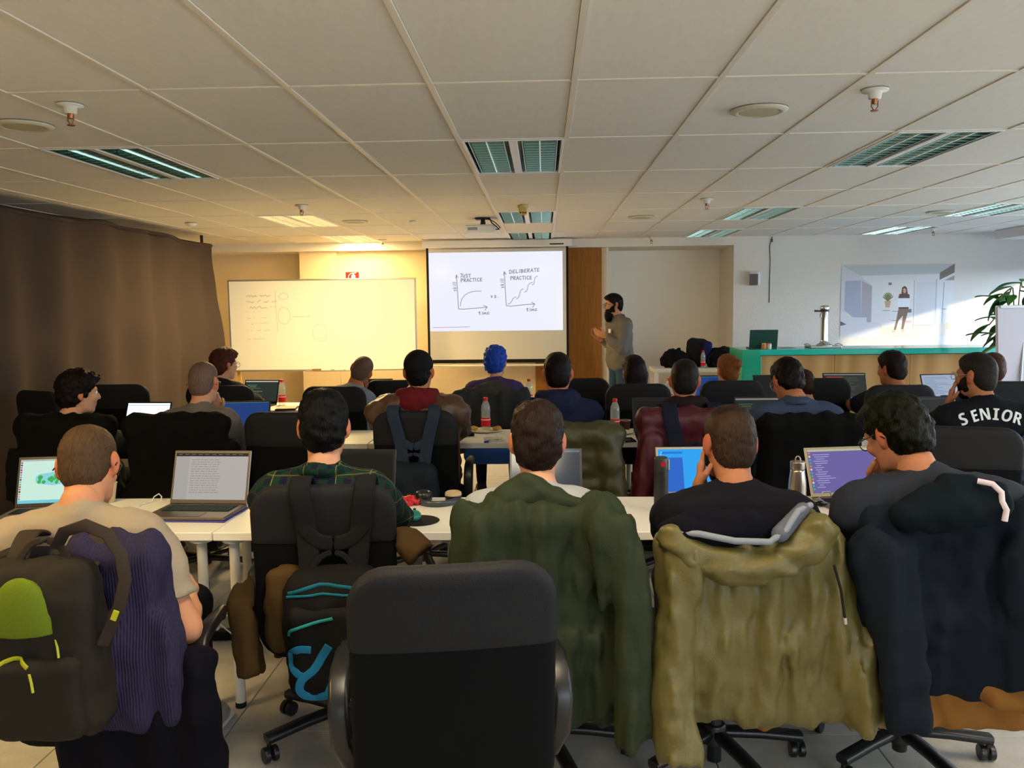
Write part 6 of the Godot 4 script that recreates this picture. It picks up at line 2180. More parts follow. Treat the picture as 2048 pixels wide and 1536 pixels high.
	# ---- lime panelled rucksack, cardigan, dark coat on the first chair
	garment("dark_coat", "A1", "black coat hanging low on the chair beside the navy cardigan", "coat", lin(19, 20, 24), {"w": 0.19, "dx": 0.17, "top": 0.0, "hem": -0.42, "th": 0.062, "fa": 0.02, "seed": 51,
		"sleeves": [[0.07, 0.06, [250, 1230, 2.36], [300, 1360, 2.36], [330, 1490, 2.38]]]}, cloth, 0.014)
	var cd := garment("cardigan", "A1", "navy violet knitted cardigan hung over the chair beside the lime panelled backpack", "cardigan", lin(51, 48, 74), {"w": 0.12, "dx": 0.140, "top": 0.335, "hem": -0.20, "th": 0.085, "fa": 0.018, "seed": 61,
		"sleeves": [[0.06, 0.04, [250, 1130, 2.26], [244, 1220, 2.24], [236, 1320, 2.24], [232, 1425, 2.24]]]}, vcol(0.95, t_knit, 16.0, 0.9, "knit"), 0.0115)
	cd.set_meta("label", "navy violet knitted cardigan hung over the chair beside the lime panelled backpack")
	var gp := mat(52, 44, 38, 0.75, 0, t_weave, 30.0, 0.5)
	var r1 := backpack("A1", "dark brown grey backpack with a lime green panel hung on a chair", lin(46, 40, 35), {"cx": 0.0, "cy": 0.09, "hw": 0.145, "hh": 0.24, "sx": 0.10, "bx": 0.07, "sw": 0.06, "strap": gp, "seed": 15, "z": 0.035, "py": -0.45, "ph": 0.48}, dullpack, 0.0105)
	var lb: Node3D = r1[0]
	var lime := Field.new()
	lime.ell(BT * Vector3(-0.02, 0.165, 0.222), Vector3(0.088, 0.145, 0.042), BT.basis, 0.01, lin(102, 120, 29))
	lime.planes.append(Plane(-BT.basis.y, BT * Vector3(0, 0.160, 0.2)))
	blob(lb, "lime_panel", [[lime, 0.0085]], vcol(0.7, t_weave, 24.0, 0.6, "lime"))
	laid(lb, "pocket_zip", [r1[1], r1[2]], [Vector2(-0.085, 0.085), Vector2(-0.05, 0.10), Vector2(-0.025, 0.098), Vector2(0.0, 0.085)], 0.006, mat(168, 170, 40, 0.6), 0.003)
	part(lb, "zip_pull", Solid.new().pipe([BT * Vector3(0.062, 0.15, 0.235), BT * Vector3(0.067, 0.125, 0.24), BT * Vector3(0.070, 0.10, 0.245)], 0.0035, 6).done(mat(180, 184, 60, 0.6)))
	part(lb, "zip_pull", Solid.new().pipe([BT * Vector3(0.005, 0.07, 0.27), BT * Vector3(0.009, 0.045, 0.272), BT * Vector3(0.01, 0.02, 0.272)], 0.0035, 6).done(mat(180, 184, 60, 0.6)))
	# the loose shoulder strap looping over the cardigan
	var ls := []
	for q in [[112, 1095, 2.15], [128, 1064, 2.13], [170, 1050, 2.13], [215, 1068, 2.13], [242, 1110, 2.12], [250, 1160, 2.11], [240, 1210, 2.10], [222, 1250, 2.10], [205, 1290, 2.10]]:
		ls.append(into("A1", q))
	part(lb, "loose_strap", Solid.new().pipe(ls, 0.017, 8, 0.005, Vector3(0.6, 0.2, 0.7)).done(gp))
	part(lb, "strap_mark", Solid.new().pipe([into("A1", [233, 1222, 2.085]), into("A1", [226, 1240, 2.085])], 0.008, 8, 0.003, Vector3.BACK).done(mat(176, 178, 44, 0.6)))
	# ---- middle row
	garment("black_coat", "B7", "long black coat covering a chair behind the slate blue shirt", "coat", lin(16, 17, 18), {"w": 0.275, "top": 0.335, "hem": -0.36, "th": 0.075, "fa": 0.012, "seed": 71, "sleeves": [[0.07, 0.06, [1705, 900, 4.62], [1725, 1000, 4.62]]]}, cloth, 0.017)
	garment("dark_jacket", "B1", "black brown jacket over the chair beside the brown cloth partition", "coat", lin(21, 19, 18), {"w": 0.275, "top": 0.335, "hem": -0.36, "th": 0.075, "fa": 0.010, "seed": 81, "sleeves": [[0.07, 0.06, [45, 900, 4.62], [35, 1000, 4.62]]]}, cloth, 0.018)
	garment("dark_jacket", "B2", "black jacket over the chair behind the grey sweater", "coat", lin(17, 17, 19), {"w": 0.275, "top": 0.335, "hem": -0.36, "th": 0.078, "fa": 0.010, "seed": 91, "sleeves": [[0.07, 0.06, [455, 880, 4.62], [470, 980, 4.62]]]}, cloth, 0.018)
	var qj := garment("quilted_jacket", "B5", "olive quilted jacket over the chair of the navy hooded sweatshirt", "coat", lin(62, 61, 34), {"w": 0.262, "top": 0.335, "hem": -0.36, "th": 0.078, "fa": 0.012, "seed": 95, "fs": Vector3(3, 14, 3), "sleeves": [[0.078, 0.066, [1205, 870, 4.66], [1226, 940, 4.64], [1232, 1010, 4.62]], [0.07, 0.06, [1090, 880, 4.68], [1078, 960, 4.66], [1075, 1020, 4.66]]]}, nylon, 0.015)
	qj.set_meta("label", "olive quilted jacket over the chair of the navy hooded sweatshirt")
	var slate := mat(40, 50, 66, 0.8, 0, t_weave, 30.0, 0.6)
	var r2 := backpack("B4", "slate navy backpack with brown leather patches hung on a chair", lin(37, 43, 54), {"cx": 0.0, "cy": -0.165, "hw": 0.13, "hh": 0.20, "sx": 0.115, "bx": 0.055, "sw": 0.07, "strap": slate, "seed": 25}, dullpack, 0.014)
	part(r2[0], "strap_bridge", ribbon(Solid.new(), [BT * Vector3(-0.06, 0.14, 0.06), BT * Vector3(0.0, 0.115, 0.07), BT * Vector3(0.06, 0.14, 0.06)], 0.045, 0.012).done(slate))
	var lp := mat(130, 72, 40, 0.6)
	laid(r2[0], "leather_patch", [r2[1], r2[2]], [Vector2(-0.025, -0.135), Vector2(0.0, -0.135), Vector2(0.025, -0.135)], 0.022, lp, 0.004)
	part(r2[0], "leather_pull", Solid.new().pipe([BT * Vector3(0.062, -0.16, 0.24), BT * Vector3(0.060, -0.26, 0.243)], 0.007, 8, 0.003, Vector3.BACK).done(lp))
	part(r2[0], "leather_pull", Solid.new().pipe([BT * Vector3(-0.105, -0.17, 0.21), BT * Vector3(-0.106, -0.22, 0.212)], 0.006, 8, 0.003, Vector3.BACK).done(lp))
	garment("maroon_jacket", "B6", "maroon jacket over the chair under the dark navy backpack", "coat", lin(72, 20, 32), {"w": 0.27, "top": 0.335, "hem": -0.36, "th": 0.072, "fa": 0.014, "seed": 97, "sleeves": [[0.075, 0.06, [1305, 880, 4.68], [1288, 950, 4.66], [1282, 1010, 4.66]], [0.07, 0.06, [1432, 890, 4.70], [1440, 1000, 4.68]]]}, nylon, 0.016)
	var nv := mat(26, 28, 44, 0.8, 0, t_weave, 30.0, 0.6)
	var r3 := backpack("B6", "dark navy backpack with a small white script mark hung over the maroon jacket", lin(21, 22, 32), {"cx": 0.02, "cy": -0.12, "z": 0.062, "hw": 0.165, "hh": 0.25, "sx": 0.125, "bx": 0.085, "sw": 0.085, "strap": nv, "seed": 35}, dullpack, 0.015)
	var sq := []
	for i in 14:
		sq.append(Vector2(0.035 + 0.009 * i, -0.195 + (0.007 if i % 2 else -0.007) * (1.3 if i % 3 == 0 else 0.8)))
	laid(r3[0], "script_mark", [r3[1], r3[2]], sq, 0.0028, mat(200, 205, 212, 0.6), 0.0015)
	laid(r3[0], "zip", [r3[1], r3[2]], [Vector2(-0.11, -0.12), Vector2(-0.10, -0.02), Vector2(-0.03, 0.03), Vector2(0.07, 0.03), Vector2(0.14, -0.02), Vector2(0.15, -0.12)], 0.005, mat(14, 15, 20, 0.6), 0.003)
	var bb := mat(30, 40, 62, 0.6, 0, t_weave, 30.0, 0.5)
	var r4 := backpack("B8", "blue black shiny backpack hung on the chair behind the lettered sweatshirt", lin(32, 42, 62), {"cx": 0.03, "cy": -0.10, "hw": 0.16, "hh": 0.25, "sx": 0.10, "bx": 0.07, "sw": 0.06, "strap": bb, "seed": 45}, nylon, 0.015)
	for k in 4:
		part(r4[0], "webbing", ribbon(Solid.new(), [BT * Vector3(-0.09 + 0.05 * k, 0.16, 0.19), BT * Vector3(-0.095 + 0.052 * k, 0.10, 0.21), BT * Vector3(-0.10 + 0.055 * k, 0.06, 0.215)], 0.014, 0.008).done(mat(22, 28, 42, 0.6)))
	# ---- front row: grey hooded sweatshirt on the blue chair
	var gh := garment("grey_hoodie", "C3", "dark grey hooded sweatshirt hung over the blue plastic chair", "sweatshirt", lin(53, 56, 59), {"w": 0.255, "top": 0.25, "hem": -0.03, "th": 0.07, "fa": 0.018, "seed": 99, "sleeves": [[0.065, 0.05, [930, 800, 6.36], [918, 850, 6.36], [915, 905, 6.36]], [0.065, 0.05, [1038, 800, 6.36], [1045, 840, 6.36], [1046, 880, 6.36]]]}, cloth, 0.018)
	var hh := Field.new()
	hh.ell(BT * Vector3(0, 0.255, 0.055), Vector3(0.17, 0.055, 0.06), Basis(), 0.03, lin(67, 66, 62))
	hh.ell(BT * Vector3(0.0, 0.29, 0.03), Vector3(0.10, 0.04, 0.05), Basis(Vector3.BACK, 0.1), 0.03, lin(67, 66, 62))
	hh.wrinkle(5, Vector3(14, 16, 14), 0.010)
	blob(gh, "hood", [[hh, 0.015]], cloth)


# ---------------------------------------------------------------- small things
func screen_img(kind: String) -> ImageTexture:
	var im := Image.create(320, 200, false, Image.FORMAT_RGB8)
	var rn := RandomNumberGenerator.new()
	rn.seed = kind.hash()
	match kind:
		"page":
			im.fill(Color(0.80, 0.78, 0.76))
			im.fill_rect(Rect2i(0, 0, 320, 14), Color(0.16, 0.14, 0.12))
			for i in 10:
				im.fill_rect(Rect2i(8 + i * 30, 5, 18, 2), Color(0.6, 0.6, 0.55))
			im.fill_rect(Rect2i(0, 14, 60, 186), Color(0.76, 0.74, 0.72))
			for i in 15:
				var x := 70
				while x < 190:
					var w := rn.randi_range(6, 22)
					im.fill_rect(Rect2i(x, 28 + i * 10, mini(w, 200 - x), 2), Color(0.55, 0.54, 0.53))
					x += w + 4
		"map":
			im.fill(Color(0.80, 0.94, 0.88))
			im.fill_rect(Rect2i(0, 0, 320, 8), Color(0.70, 0.72, 0.70))
			for i in 16:
				dot(im, 5, 14 + i * 11, 4, Color(rn.randf(), rn.randf() * 0.8, rn.randf()))
			im.fill_rect(Rect2i(0, 186, 320, 14), Color(0.45, 0.80, 0.88))
			for k in 60:
				dot(im, 90 + k * 1.8, 90, 30 - absf(k - 30) * 0.25, Color(0.55, 0.84, 0.88))
			for k in 26:
				dot(im, rn.randf_range(80, 205), rn.randf_range(72, 112), rn.randf_range(3, 10), Color(0.20, 0.70, 0.32))
		"blue":
			im.fill(Color(0.12, 0.62, 0.94))
			im.fill_rect(Rect2i(12, 12, 100, 10), Color(0.10, 0.44, 0.80))
			im.fill_rect(Rect2i(12, 40, 100, 160), Color(0.12, 0.38, 0.78))
			for i in 9:
				dot(im, rn.randf_range(12, 34), 14 + i * 9, 3, Color(0.75, 0.85, 0.95))
		"purple":
			im.fill(Color(0.42, 0.38, 0.66))
			im.fill_rect(Rect2i(0, 0, 320, 9), Color(0.78, 0.76, 0.66))
			for i in 12:
				dot(im, 7, 16 + i * 15, 5, [Color(0.85, 0.5, 0.4), Color(0.9, 0.85, 0.6), Color(0.3, 0.6, 0.9), Color(0.2, 0.75, 0.3)][i % 4])
			for i in 16:
				im.fill_rect(Rect2i(24 + 6 * (i % 3), 22 + i * 10, rn.randi_range(20, 90), 3), Color(0.72, 0.70, 0.88))
		"white":
			im.fill(Color(0.94, 0.95, 1.0))
			im.fill_rect(Rect2i(0, 0, 320, 12), Color(0.86, 0.90, 0.92))
			im.fill_rect(Rect2i(0, 14, 320, 4), Color(0.55, 0.60, 0.70))
		"navy":
			im.fill(Color(0.12, 0.28, 0.58))
			im.fill_rect(Rect2i(0, 0, 320, 6), Color(0.3, 0.5, 0.5))
		"off":
			im.fill(Color(0.035, 0.035, 0.045))
			im.fill_rect(Rect2i(0, 0, 320, 12), Color(0.10, 0.10, 0.13))
		"editor":
			im.fill(Color(0.20, 0.24, 0.30))
			im.fill_rect(Rect2i(0, 0, 320, 9), Color(0.42, 0.46, 0.56))
			for i in 14:
				dot(im, 8 + i * 6, 18, 2.5, [Color(0.9, 0.4, 0.3), Color(0.9, 0.8, 0.4), Color(0.5, 0.7, 0.9)][i % 3])
				im.fill_rect(Rect2i(30 + 8 * (i % 4), 30 + 12 * i, rn.randi_range(30, 150), 3), Color(0.55, 0.62, 0.70))
		"code":
			im.fill(Color(0.16, 0.18, 0.17))
			im.fill_rect(Rect2i(0, 0, 320, 8), Color(0.55, 0.58, 0.52))
			im.fill_rect(Rect2i(20, 22, 130, 7), Color(0.70, 0.24, 0.18))
			for i in 13:
				im.fill_rect(Rect2i(14 + 12 * (i % 3), 38 + 11 * i, rn.randi_range(20, 90), 4), [Color(0.32, 0.55, 0.62), Color(0.42, 0.44, 0.30), Color(0.30, 0.36, 0.40)][i % 3])
				im.fill_rect(Rect2i(170, 30 + 12 * i, rn.randi_range(20, 110), 3), Color(0.36, 0.38, 0.28))
			im.fill_rect(Rect2i(120, 150, 18, 12), Color(0.2, 0.4, 0.85))
			im.fill_rect(Rect2i(0, 192, 320, 8), Color(0.15, 0.45, 0.80))
		"term":
			im.fill(Color(0.17, 0.20, 0.19))
			im.fill_rect(Rect2i(0, 0, 320, 12), Color(0.75, 0.74, 0.72))
			for i in 10:
				im.fill_rect(Rect2i(20 + 20 * (i % 3), 40 + 15 * i, rn.randi_range(60, 150), 5), [Color(0.30, 0.62, 0.50), Color(0.55, 0.58, 0.30), Color(0.40, 0.42, 0.42)][i % 3])
		_:
			im.fill(Color(0.62, 0.68, 0.78))
			for i in 12:
				im.fill_rect(Rect2i(20, 20 + 14 * i, rn.randi_range(80, 250), 5), Color(0.48, 0.54, 0.64))
	return tex(im)

# base middle on the desk, turn in degrees, lid opened by `open` degrees
func laptop(p: Vector3, turn: float, label: String, kind: String, energy: float, g := {}) -> Node3D:
	var w: float = g.get("w", 0.335)
	var dp: float = w * 0.69
	var open := deg_to_rad(g.get("open", 112.0))
	var bm: Material = g.get("body", mat(48, 48, 52, 0.45, 0.3))
	var o := thing("laptop", label, "laptop", p, deg_to_rad(turn))
	var y0 := 0.0
	if g.has("case"):
		part(o, "case", Solid.new().box(Vector3(w + 0.008, 0.007, dp + 0.008), Transform3D(Basis(), Vector3(0, 0.0035, 0)), 0.003).done(g.case))
		y0 = 0.006
	part(o, "base", Solid.new().box(Vector3(w, 0.014, dp), Transform3D(Basis(), Vector3(0, y0 + 0.007, 0)), 0.004).done(bm))
	var kb := part(o, "keyboard", bxm(Vector3(w * 0.84, 0.002, dp * 0.42), g.get("keys", mat(30, 31, 33, 0.6)), 0.0), Vector3(0, y0 + 0.0148, -dp * 0.16))
	if g.get("near", false):
		var keys := Solid.new()
		for r in 5:
			for c in 14:
				keys.box(Vector3(w * 0.05, 0.0014, dp * 0.068), Transform3D(Basis(), Vector3((c - 6.5) * w * 0.059, 0.0014, (r - 2) * dp * 0.082)))
		var kk := part(kb, "keys", keys.done(mat(46, 62, 60, 0.6)))
		kk.set_meta("kind", "stuff")
		part(o, "trackpad", bxm(Vector3(w * 0.36, 0.001, dp * 0.30), mat(70, 66, 64, 0.35, 0.3), 0.0), Vector3(0, y0 + 0.0145, dp * 0.28))
	var hb := Basis(Vector3.RIGHT, PI / 2 - open)
	var hp := Vector3(0, y0 + 0.014, -dp * 0.5 + 0.004)
	var h := dp * 0.97
	var lid := part(o, "lid", Solid.new().box(Vector3(w, h, 0.006), Transform3D(Basis(), Vector3(0, h / 2, -0.004)), 0.003).done(g.get("lid", bm)), hp, hb)
	part(lid, "bezel", bxm(Vector3(w - 0.006, h - 0.006, 0.002), g.get("bezel", mat(18, 18, 20, 0.25)), 0.0), Vector3(0, h / 2, -0.0005))
	part(lid, "screen", bxm(Vector3(w - 0.022, h - 0.03, 0.001), glow(screen_img(kind), energy), 0.0), Vector3(0, h / 2 + 0.003, 0.001))
	return o

var bottle0: Node3D

func bottle(p: Vector3, label: String) -> void:
	if bottle0 == null:
		bottle0 = thing("water_bottle", label, "bottle", p, 0.0, "clear water bottles with red caps")
		var cl := StandardMaterial3D.new()
		cl.albedo_color = Color(0.80, 0.85, 0.85, 0.30)
		cl.transparency = BaseMaterial3D.TRANSPARENCY_ALPHA
		cl.roughness = 0.06
		part(bottle0, "bottle_body", Solid.new().lathe([Vector2(0, 0.0), Vector2(0.028, 0.0), Vector2(0.032, 0.006), Vector2(0.032, 0.035), Vector2(0.030, 0.04), Vector2(0.032, 0.045), Vector2(0.032, 0.14), Vector2(0.0325, 0.15), Vector2(0.029, 0.175), Vector2(0.018, 0.20), Vector2(0.013, 0.208), Vector2(0.013, 0.218), Vector2(0, 0.218)], 20).done(cl))
		var lb := part(bottle0, "label", Solid.new().lathe([Vector2(0.0327, 0.03), Vector2(0.0333, 0.031), Vector2(0.0333, 0.089), Vector2(0.0327, 0.09)], 20).done(mat(206, 36, 40, 0.5)))
		part(lb, "label_stripe", Solid.new().lathe([Vector2(0.0334, 0.072), Vector2(0.0337, 0.073), Vector2(0.0337, 0.079), Vector2(0.0334, 0.08)], 20).done(mat(232, 200, 200, 0.5)))
		part(bottle0, "cap", Solid.new().lathe([Vector2(0.0145, 0.207), Vector2(0.016, 0.209), Vector2(0.016, 0.228), Vector2(0.014, 0.231), Vector2(0, 0.231)], 16).done(mat(210, 30, 34, 0.4)))
		return
	copy(bottle0, label).position = p

const DESK_Y := 0.733

func small_things() -> void:
	var silver := mat(150, 142, 136, 0.35, 0.7)
	# ---- back row laptops
	laptop(on(392, 1030, DESK_Y), -3, "large silver laptop with blue case showing a grey text page", "page", 0.62, {"w": 0.352, "open": 108.0, "body": mat(104, 96, 92, 0.35, 0.6), "lid": silver, "case": mat(52, 50, 150, 0.4), "near": true, "bezel": mat(96, 84, 74, 0.3)})
	laptop(on(88, 1032, DESK_Y), 9, "laptop with a green map on a pale screen before the sand grey tee", "map", 0.85, {"open": 110.0, "body": silver, "bezel": mat(28, 28, 30, 0.3)})
	laptop(at(704, 1020, 3.60) * Vector3(1, 0, 1) + Vector3(0, DESK_Y, 0), 0, "laptop with a dark screen behind the checked shirt", "off", 0.5)
	laptop(at(1092, 1020, 3.62) * Vector3(1, 0, 1) + Vector3(0, DESK_Y, 0), 0, "laptop with a dark editor screen behind the pale grey tee", "editor", 0.65, {"w": 0.33})
	laptop(at(1402, 1020, 3.62) * Vector3(1, 0, 1) + Vector3(0, DESK_Y, 0), 2, "laptop with a bright blue screen between the flasks", "blue", 0.9, {"body": silver, "bezel": mat(190, 180, 150, 0.4)})
	laptop(at(1722, 1020, 3.60) * Vector3(1, 0, 1) + Vector3(0, DESK_Y, 0), 9, "laptop with a purple screen and coloured icons", "purple", 0.75, {"body": silver, "bezel": mat(150, 140, 100, 0.4)})
	# ---- middle row laptops
	laptop(at(272, 860, 5.66) * Vector3(1, 0, 1) + Vector3(0, DESK_Y, 0), -4, "laptop with a bright white page in the middle row", "white", 1.3)
	laptop(at(482, 860, 5.68) * Vector3(1, 0, 1) + Vector3(0, DESK_Y, 0), 6, "laptop with a navy blue screen beside the grey sweater", "navy", 0.6)
	laptop(at(1320, 860, 5.66) * Vector3(1, 0, 1) + Vector3(0, DESK_Y, 0), 0, "laptop with a dark screen before the dark brown hooded sweatshirt", "off", 0.6, {"body": mat(90, 90, 92, 0.4, 0.5)})
	laptop(at(1530, 860, 5.66) * Vector3(1, 0, 1) + Vector3(0, DESK_Y, 0), 0, "laptop with a dim grey screen before the slate blue shirt", "term", 0.35)
	laptop(at(1888, 860, 5.60) * Vector3(1, 0, 1) + Vector3(0, DESK_Y, 0), 6, "laptop with a slate blue dark screen before the lettered sweatshirt", "off", 2.2)
	# ---- front row laptops
	laptop(at(508, 815, 7.42) * Vector3(1, 0, 1) + Vector3(0, DESK_Y, 0), -6, "laptop with a terminal screen beside the round glasses", "term", 0.8)
	laptop(at(742, 815, 7.42) * Vector3(1, 0, 1) + Vector3(0, DESK_Y, 0), 0, "laptop with a dark lid edge behind the bald person", "off", 0.6)
	laptop(at(1412, 815, 7.46) * Vector3(1, 0, 1) + Vector3(0, DESK_Y, 0), 0, "laptop with a deep blue screen before the ginger hair", "navy", 0.6)
	laptop(at(1556, 815, 7.46) * Vector3(1, 0, 1) + Vector3(0, DESK_Y, 0), 4, "black laptop just beyond the slate blue shirt in the front row", "off", 0.5)
	laptop(at(1702, 815, 7.30) * Vector3(1, 0, 1) + Vector3(0, DESK_Y, 0), -2, "laptop with a dark code screen with a red line before the bar", "code", 0.7, {"w": 0.37})
	laptop(at(1900, 815, 7.40) * Vector3(1, 0, 1) + Vector3(0, DESK_Y, 0), 8, "laptop with a pale blue grey screen in the front row by the flip chart", "doc", 0.8)
	# ---- laptop and jars on the bar
	laptop(Vector3(at(1524, 690, 9.40).x, 1.10, -9.43), 176, "dark green laptop seen from behind on the bar end", "off", 0.4, {"w": 0.30, "open": 104.0, "body": mat(30, 78, 70, 0.4, 0.2)})
	for k in 2:
		var j := thing("spice_jar", ["small jar with an orange label on the bar before the laptop", "small jar with a white label on the bar before the laptop"][k], "jar", Vector3(at(1529 + 10 * k, 690, 9.2).x, 1.10, -9.22))
		part(j, "glass", Solid.new().lathe([Vector2(0, 0), Vector2(0.024, 0.0), Vector2(0.027, 0.004), Vector2(0.027, 0.05), Vector2(0.022, 0.056), Vector2(0, 0.056)], 14).done([mat(196, 120, 56, 0.4), mat(214, 206, 196, 0.4)][k]))
		part(j, "lid", Solid.new().cyl(Vector3(0, 0.055, 0), Vector3(0, 0.066, 0), 0.024, 0.024, 14).done([mat(200, 170, 120, 0.4), mat(220, 90, 60, 0.4)][k]))
	# ---- bottles
	bottle(on(972, 860, DESK_Y), "clear water bottle with red label standing in the plate with bread")
	bottle(on(1230, 864, DESK_Y), "clear water bottle with red label beside the brown coffee cup")
	bottle(on(565, 810, DESK_Y), "clear water bottle with red label beside the notebook in the front row")
	bottle(Vector3(at(1058, 800, 7.35).x, DESK_Y, -7.35), "clear water bottle with red label between blue hair and navy hoodie")
	bottle(Vector3(at(1338, 800, 7.3).x, DESK_Y, -7.3), "clear water bottle mostly hidden behind the dark brown hooded sweatshirt")
	bottle(Vector3(at(1406, 735, 11.42).x, 0.74, -11.42), "water bottle with pink red label among the bags on the side table")
	# ---- plates, bread, cups, phone
	for q in [[970, 864, "paper plate with bread and a napkin in the middle row", 0.115], [1236, 868, "paper plate under the bottle beside the coffee cup", 0.105]]:
		var p := on(q[0], q[1], DESK_Y)
		var pl := thing("paper_plate", q[2], "plate", p + Vector3(0, 0, -0.02))
		part(pl, "plate", Solid.new().lathe([Vector2(0, 0.001), Vector2(q[3] * 0.7, 0.001), Vector2(q[3] * 0.95, 0.010), Vector2(q[3], 0.013), Vector2(q[3] * 0.98, 0.015), Vector2(q[3] * 0.68, 0.004), Vector2(0, 0.004)], 28).done(mat(226, 216, 190, 0.8)))
	for k in 2:
		var b := on([946, 994][k], 863, DESK_Y) + Vector3(0, 0.006, -0.02)
		var br := thing("bread_roll", ["piece of bread on the paper plate, on the partition side of the bottle", "piece of bread on the paper plate, on the window side of the bottle"][k], "bread", b)
		blob(br, "crust", [[Field.new().ell(Vector3(0, 0.014, 0), Vector3(0.034, 0.016, 0.024), Basis(), 0.02, lin(196, 146, 86)).wrinkle(4 + k, Vector3(40, 40, 40), 0.006), 0.006]], vcol(0.85))
	var nap := thing("napkin", "crumpled white napkin beside the plate with bread", "napkin", on(985, 880, DESK_Y))
	blob(nap, "paper", [[Field.new().box(Vector3(0, 0.010, 0), Vector3(0.055, 0.009, 0.035), 0.008, Basis(Vector3.UP, 0.3), 0.01, lin(226, 222, 214)).wrinkle(8, Vector3(35, 35, 35), 0.008), 0.006]], vcol(0.9))
	var pn := thing("pen", "white pen with a purple cap lying on the middle desk", "pen", on(990, 884, DESK_Y) + Vector3(0, 0.006, 0), 0.5)
	part(pn, "barrel", Solid.new().cyl(Vector3(-0.05, 0, 0), Vector3(0.06, 0, 0), 0.005, 0.005, 8).done(mat(226, 226, 230, 0.4)))
	part(pn, "cap", Solid.new().cyl(Vector3(-0.075, 0, 0), Vector3(-0.045, 0, 0), 0.007, 0.0065, 8).done(mat(84, 64, 170, 0.4)))
	solo("wallet", "small black wallet lying on the middle desk beside the leather jacket", "wallet", bxm(Vector3(0.08, 0.022, 0.06), mat(22, 20, 20, 0.5), 0.006), on(936, 872, DESK_Y) + Vector3(0, 0.012, 0), 0.3)
	var ph := thing("phone", "black phone lying on the middle desk beside the coffee cup", "phone", on(1257, 881, DESK_Y), 0.12)
	part(ph, "body", Solid.new().box(Vector3(0.075, 0.008, 0.15), Transform3D(Basis(), Vector3(0, 0.0045, 0)), 0.004).done(mat(24, 24, 26, 0.35)))
	part(ph, "glass", bxm(Vector3(0.069, 0.001, 0.143), mat(12, 12, 14, 0.08), 0.0), Vector3(0, 0.0088, 0))
	for q in [[1251, 862, "brown paper coffee cup beside the bottle in the middle row", 66, 46, 36, 0.036], [216, 1004, "pale paper cup behind the sand grey tee on the back row desk", 206, 186, 150, 0.042]]:
		var cp := thing("paper_cup", q[2], "cup", on(q[0], q[1], DESK_Y))
		var r: float = q[6]
		part(cp, "cup", Solid.new().lathe([Vector2(0, 0.001), Vector2(r * 0.7, 0.001), Vector2(r, r * 2.05), Vector2(r * 1.05, r * 2.1), Vector2(r * 0.95, r * 2.1), Vector2(r * 0.66, 0.006), Vector2(0, 0.006)], 20).done(mat(q[3], q[4], q[5], 0.7)))
		part(cp, "rim", Solid.new().lathe([Vector2(r, r * 2.04), Vector2(r * 1.07, r * 2.08), Vector2(r * 1.0, r * 2.14), Vector2(r * 0.94, r * 2.08)], 20).done(mat(210, 196, 170, 0.7)))
	var nb := thing("notebook", "dark covered notebook under the bottle in the front row", "notebook", on(574, 818, DESK_Y), 0.15)
	part(nb, "cover", bxm(Vector3(0.17, 0.012, 0.22), mat(52, 46, 42, 0.6), 0.002), Vector3(0, 0.0065, 0))
	part(nb, "pages", bxm(Vector3(0.155, 0.004, 0.205), mat(214, 204, 182, 0.8), 0.001), Vector3(0.002, 0.0145, 0))
	var cmr := thing("camera_bag", "small black camera lying on the desk below the speaker", "camera", Vector3(at(1208, 806, 7.25).x, DESK_Y, -7.25))
	part(cmr, "body", Solid.new().box(Vector3(0.11, 0.07, 0.06), Transform3D(Basis(), Vector3(0, 0.036, 0)), 0.008).done(mat(34, 36, 40, 0.5)))
	part(cmr, "lens", Solid.new().cyl(Vector3(0, 0.036, -0.03), Vector3(0, 0.036, -0.08), 0.028, 0.026).done(mat(26, 26, 28, 0.3)))
	# ---- headphones
	var hp := on(874, 1010, DESK_Y)
	var h := thing("headphones", "black over-ear headphones with beige pads lying on the back row desk", "headphones", hp)
	var bl := mat(24, 25, 28, 0.35)
	var band := []
	for k in 15:
		var t := PI + PI * k / 14.0
		band.append(Vector3(0.082 * cos(t), 0.014, -0.045 - 0.085 * sin(t) * 1.0))
	part(h, "headband", Solid.new().pipe(band, 0.010, 8, 0.013, Vector3.UP).done(mat(58, 66, 76, 0.35)))
	for s in [-1, 1]:
		var e := part(h, "ear_cup", Solid.new().cyl(Vector3(0, 0.0, 0), Vector3(0, 0.028, 0), 0.036, 0.038, 20).done(bl), Vector3(0.066 * s, 0.004, -0.06))
		part(e, "ear_pad", Solid.new().lathe([Vector2(0, 0.028), Vector2(0.014, 0.028), Vector2(0.018, 0.040), Vector2(0.028, 0.045), Vector2(0.036, 0.040), Vector2(0.038, 0.028)], 20).done(bl if s < 0 else mat(190, 168, 134, 0.7)))
	var rp := thing("snack_packet", "crumpled red packet on the desk beside the headphones", "packet", on(814, 1010, DESK_Y))
	blob(rp, "foil", [[Field.new().box(Vector3(0, 0.018, 0), Vector3(0.045, 0.016, 0.04), 0.014, Basis(Vector3.UP, 0.5), 0.01, lin(190, 40, 52)).wrinkle(5, Vector3(30, 30, 30), 0.014), 0.006]], vcol(0.3))
	var mp := thing("mouse_mat", "black oval mouse mat on the desk beside the checked shirt", "mouse mat", on(836, 1042, DESK_Y))
	part(mp, "mat", Solid.new().lathe([Vector2(0, 0.0), Vector2(0.085, 0.0), Vector2(0.088, 0.002), Vector2(0.085, 0.004), Vector2(0, 0.004)], 32).done(mat(36, 33, 36, 0.8)))
	var ms := thing("computer_mouse", "teal green mouse with dark top standing on the oval mat", "mouse", on(828, 1040, DESK_Y + 0.004))
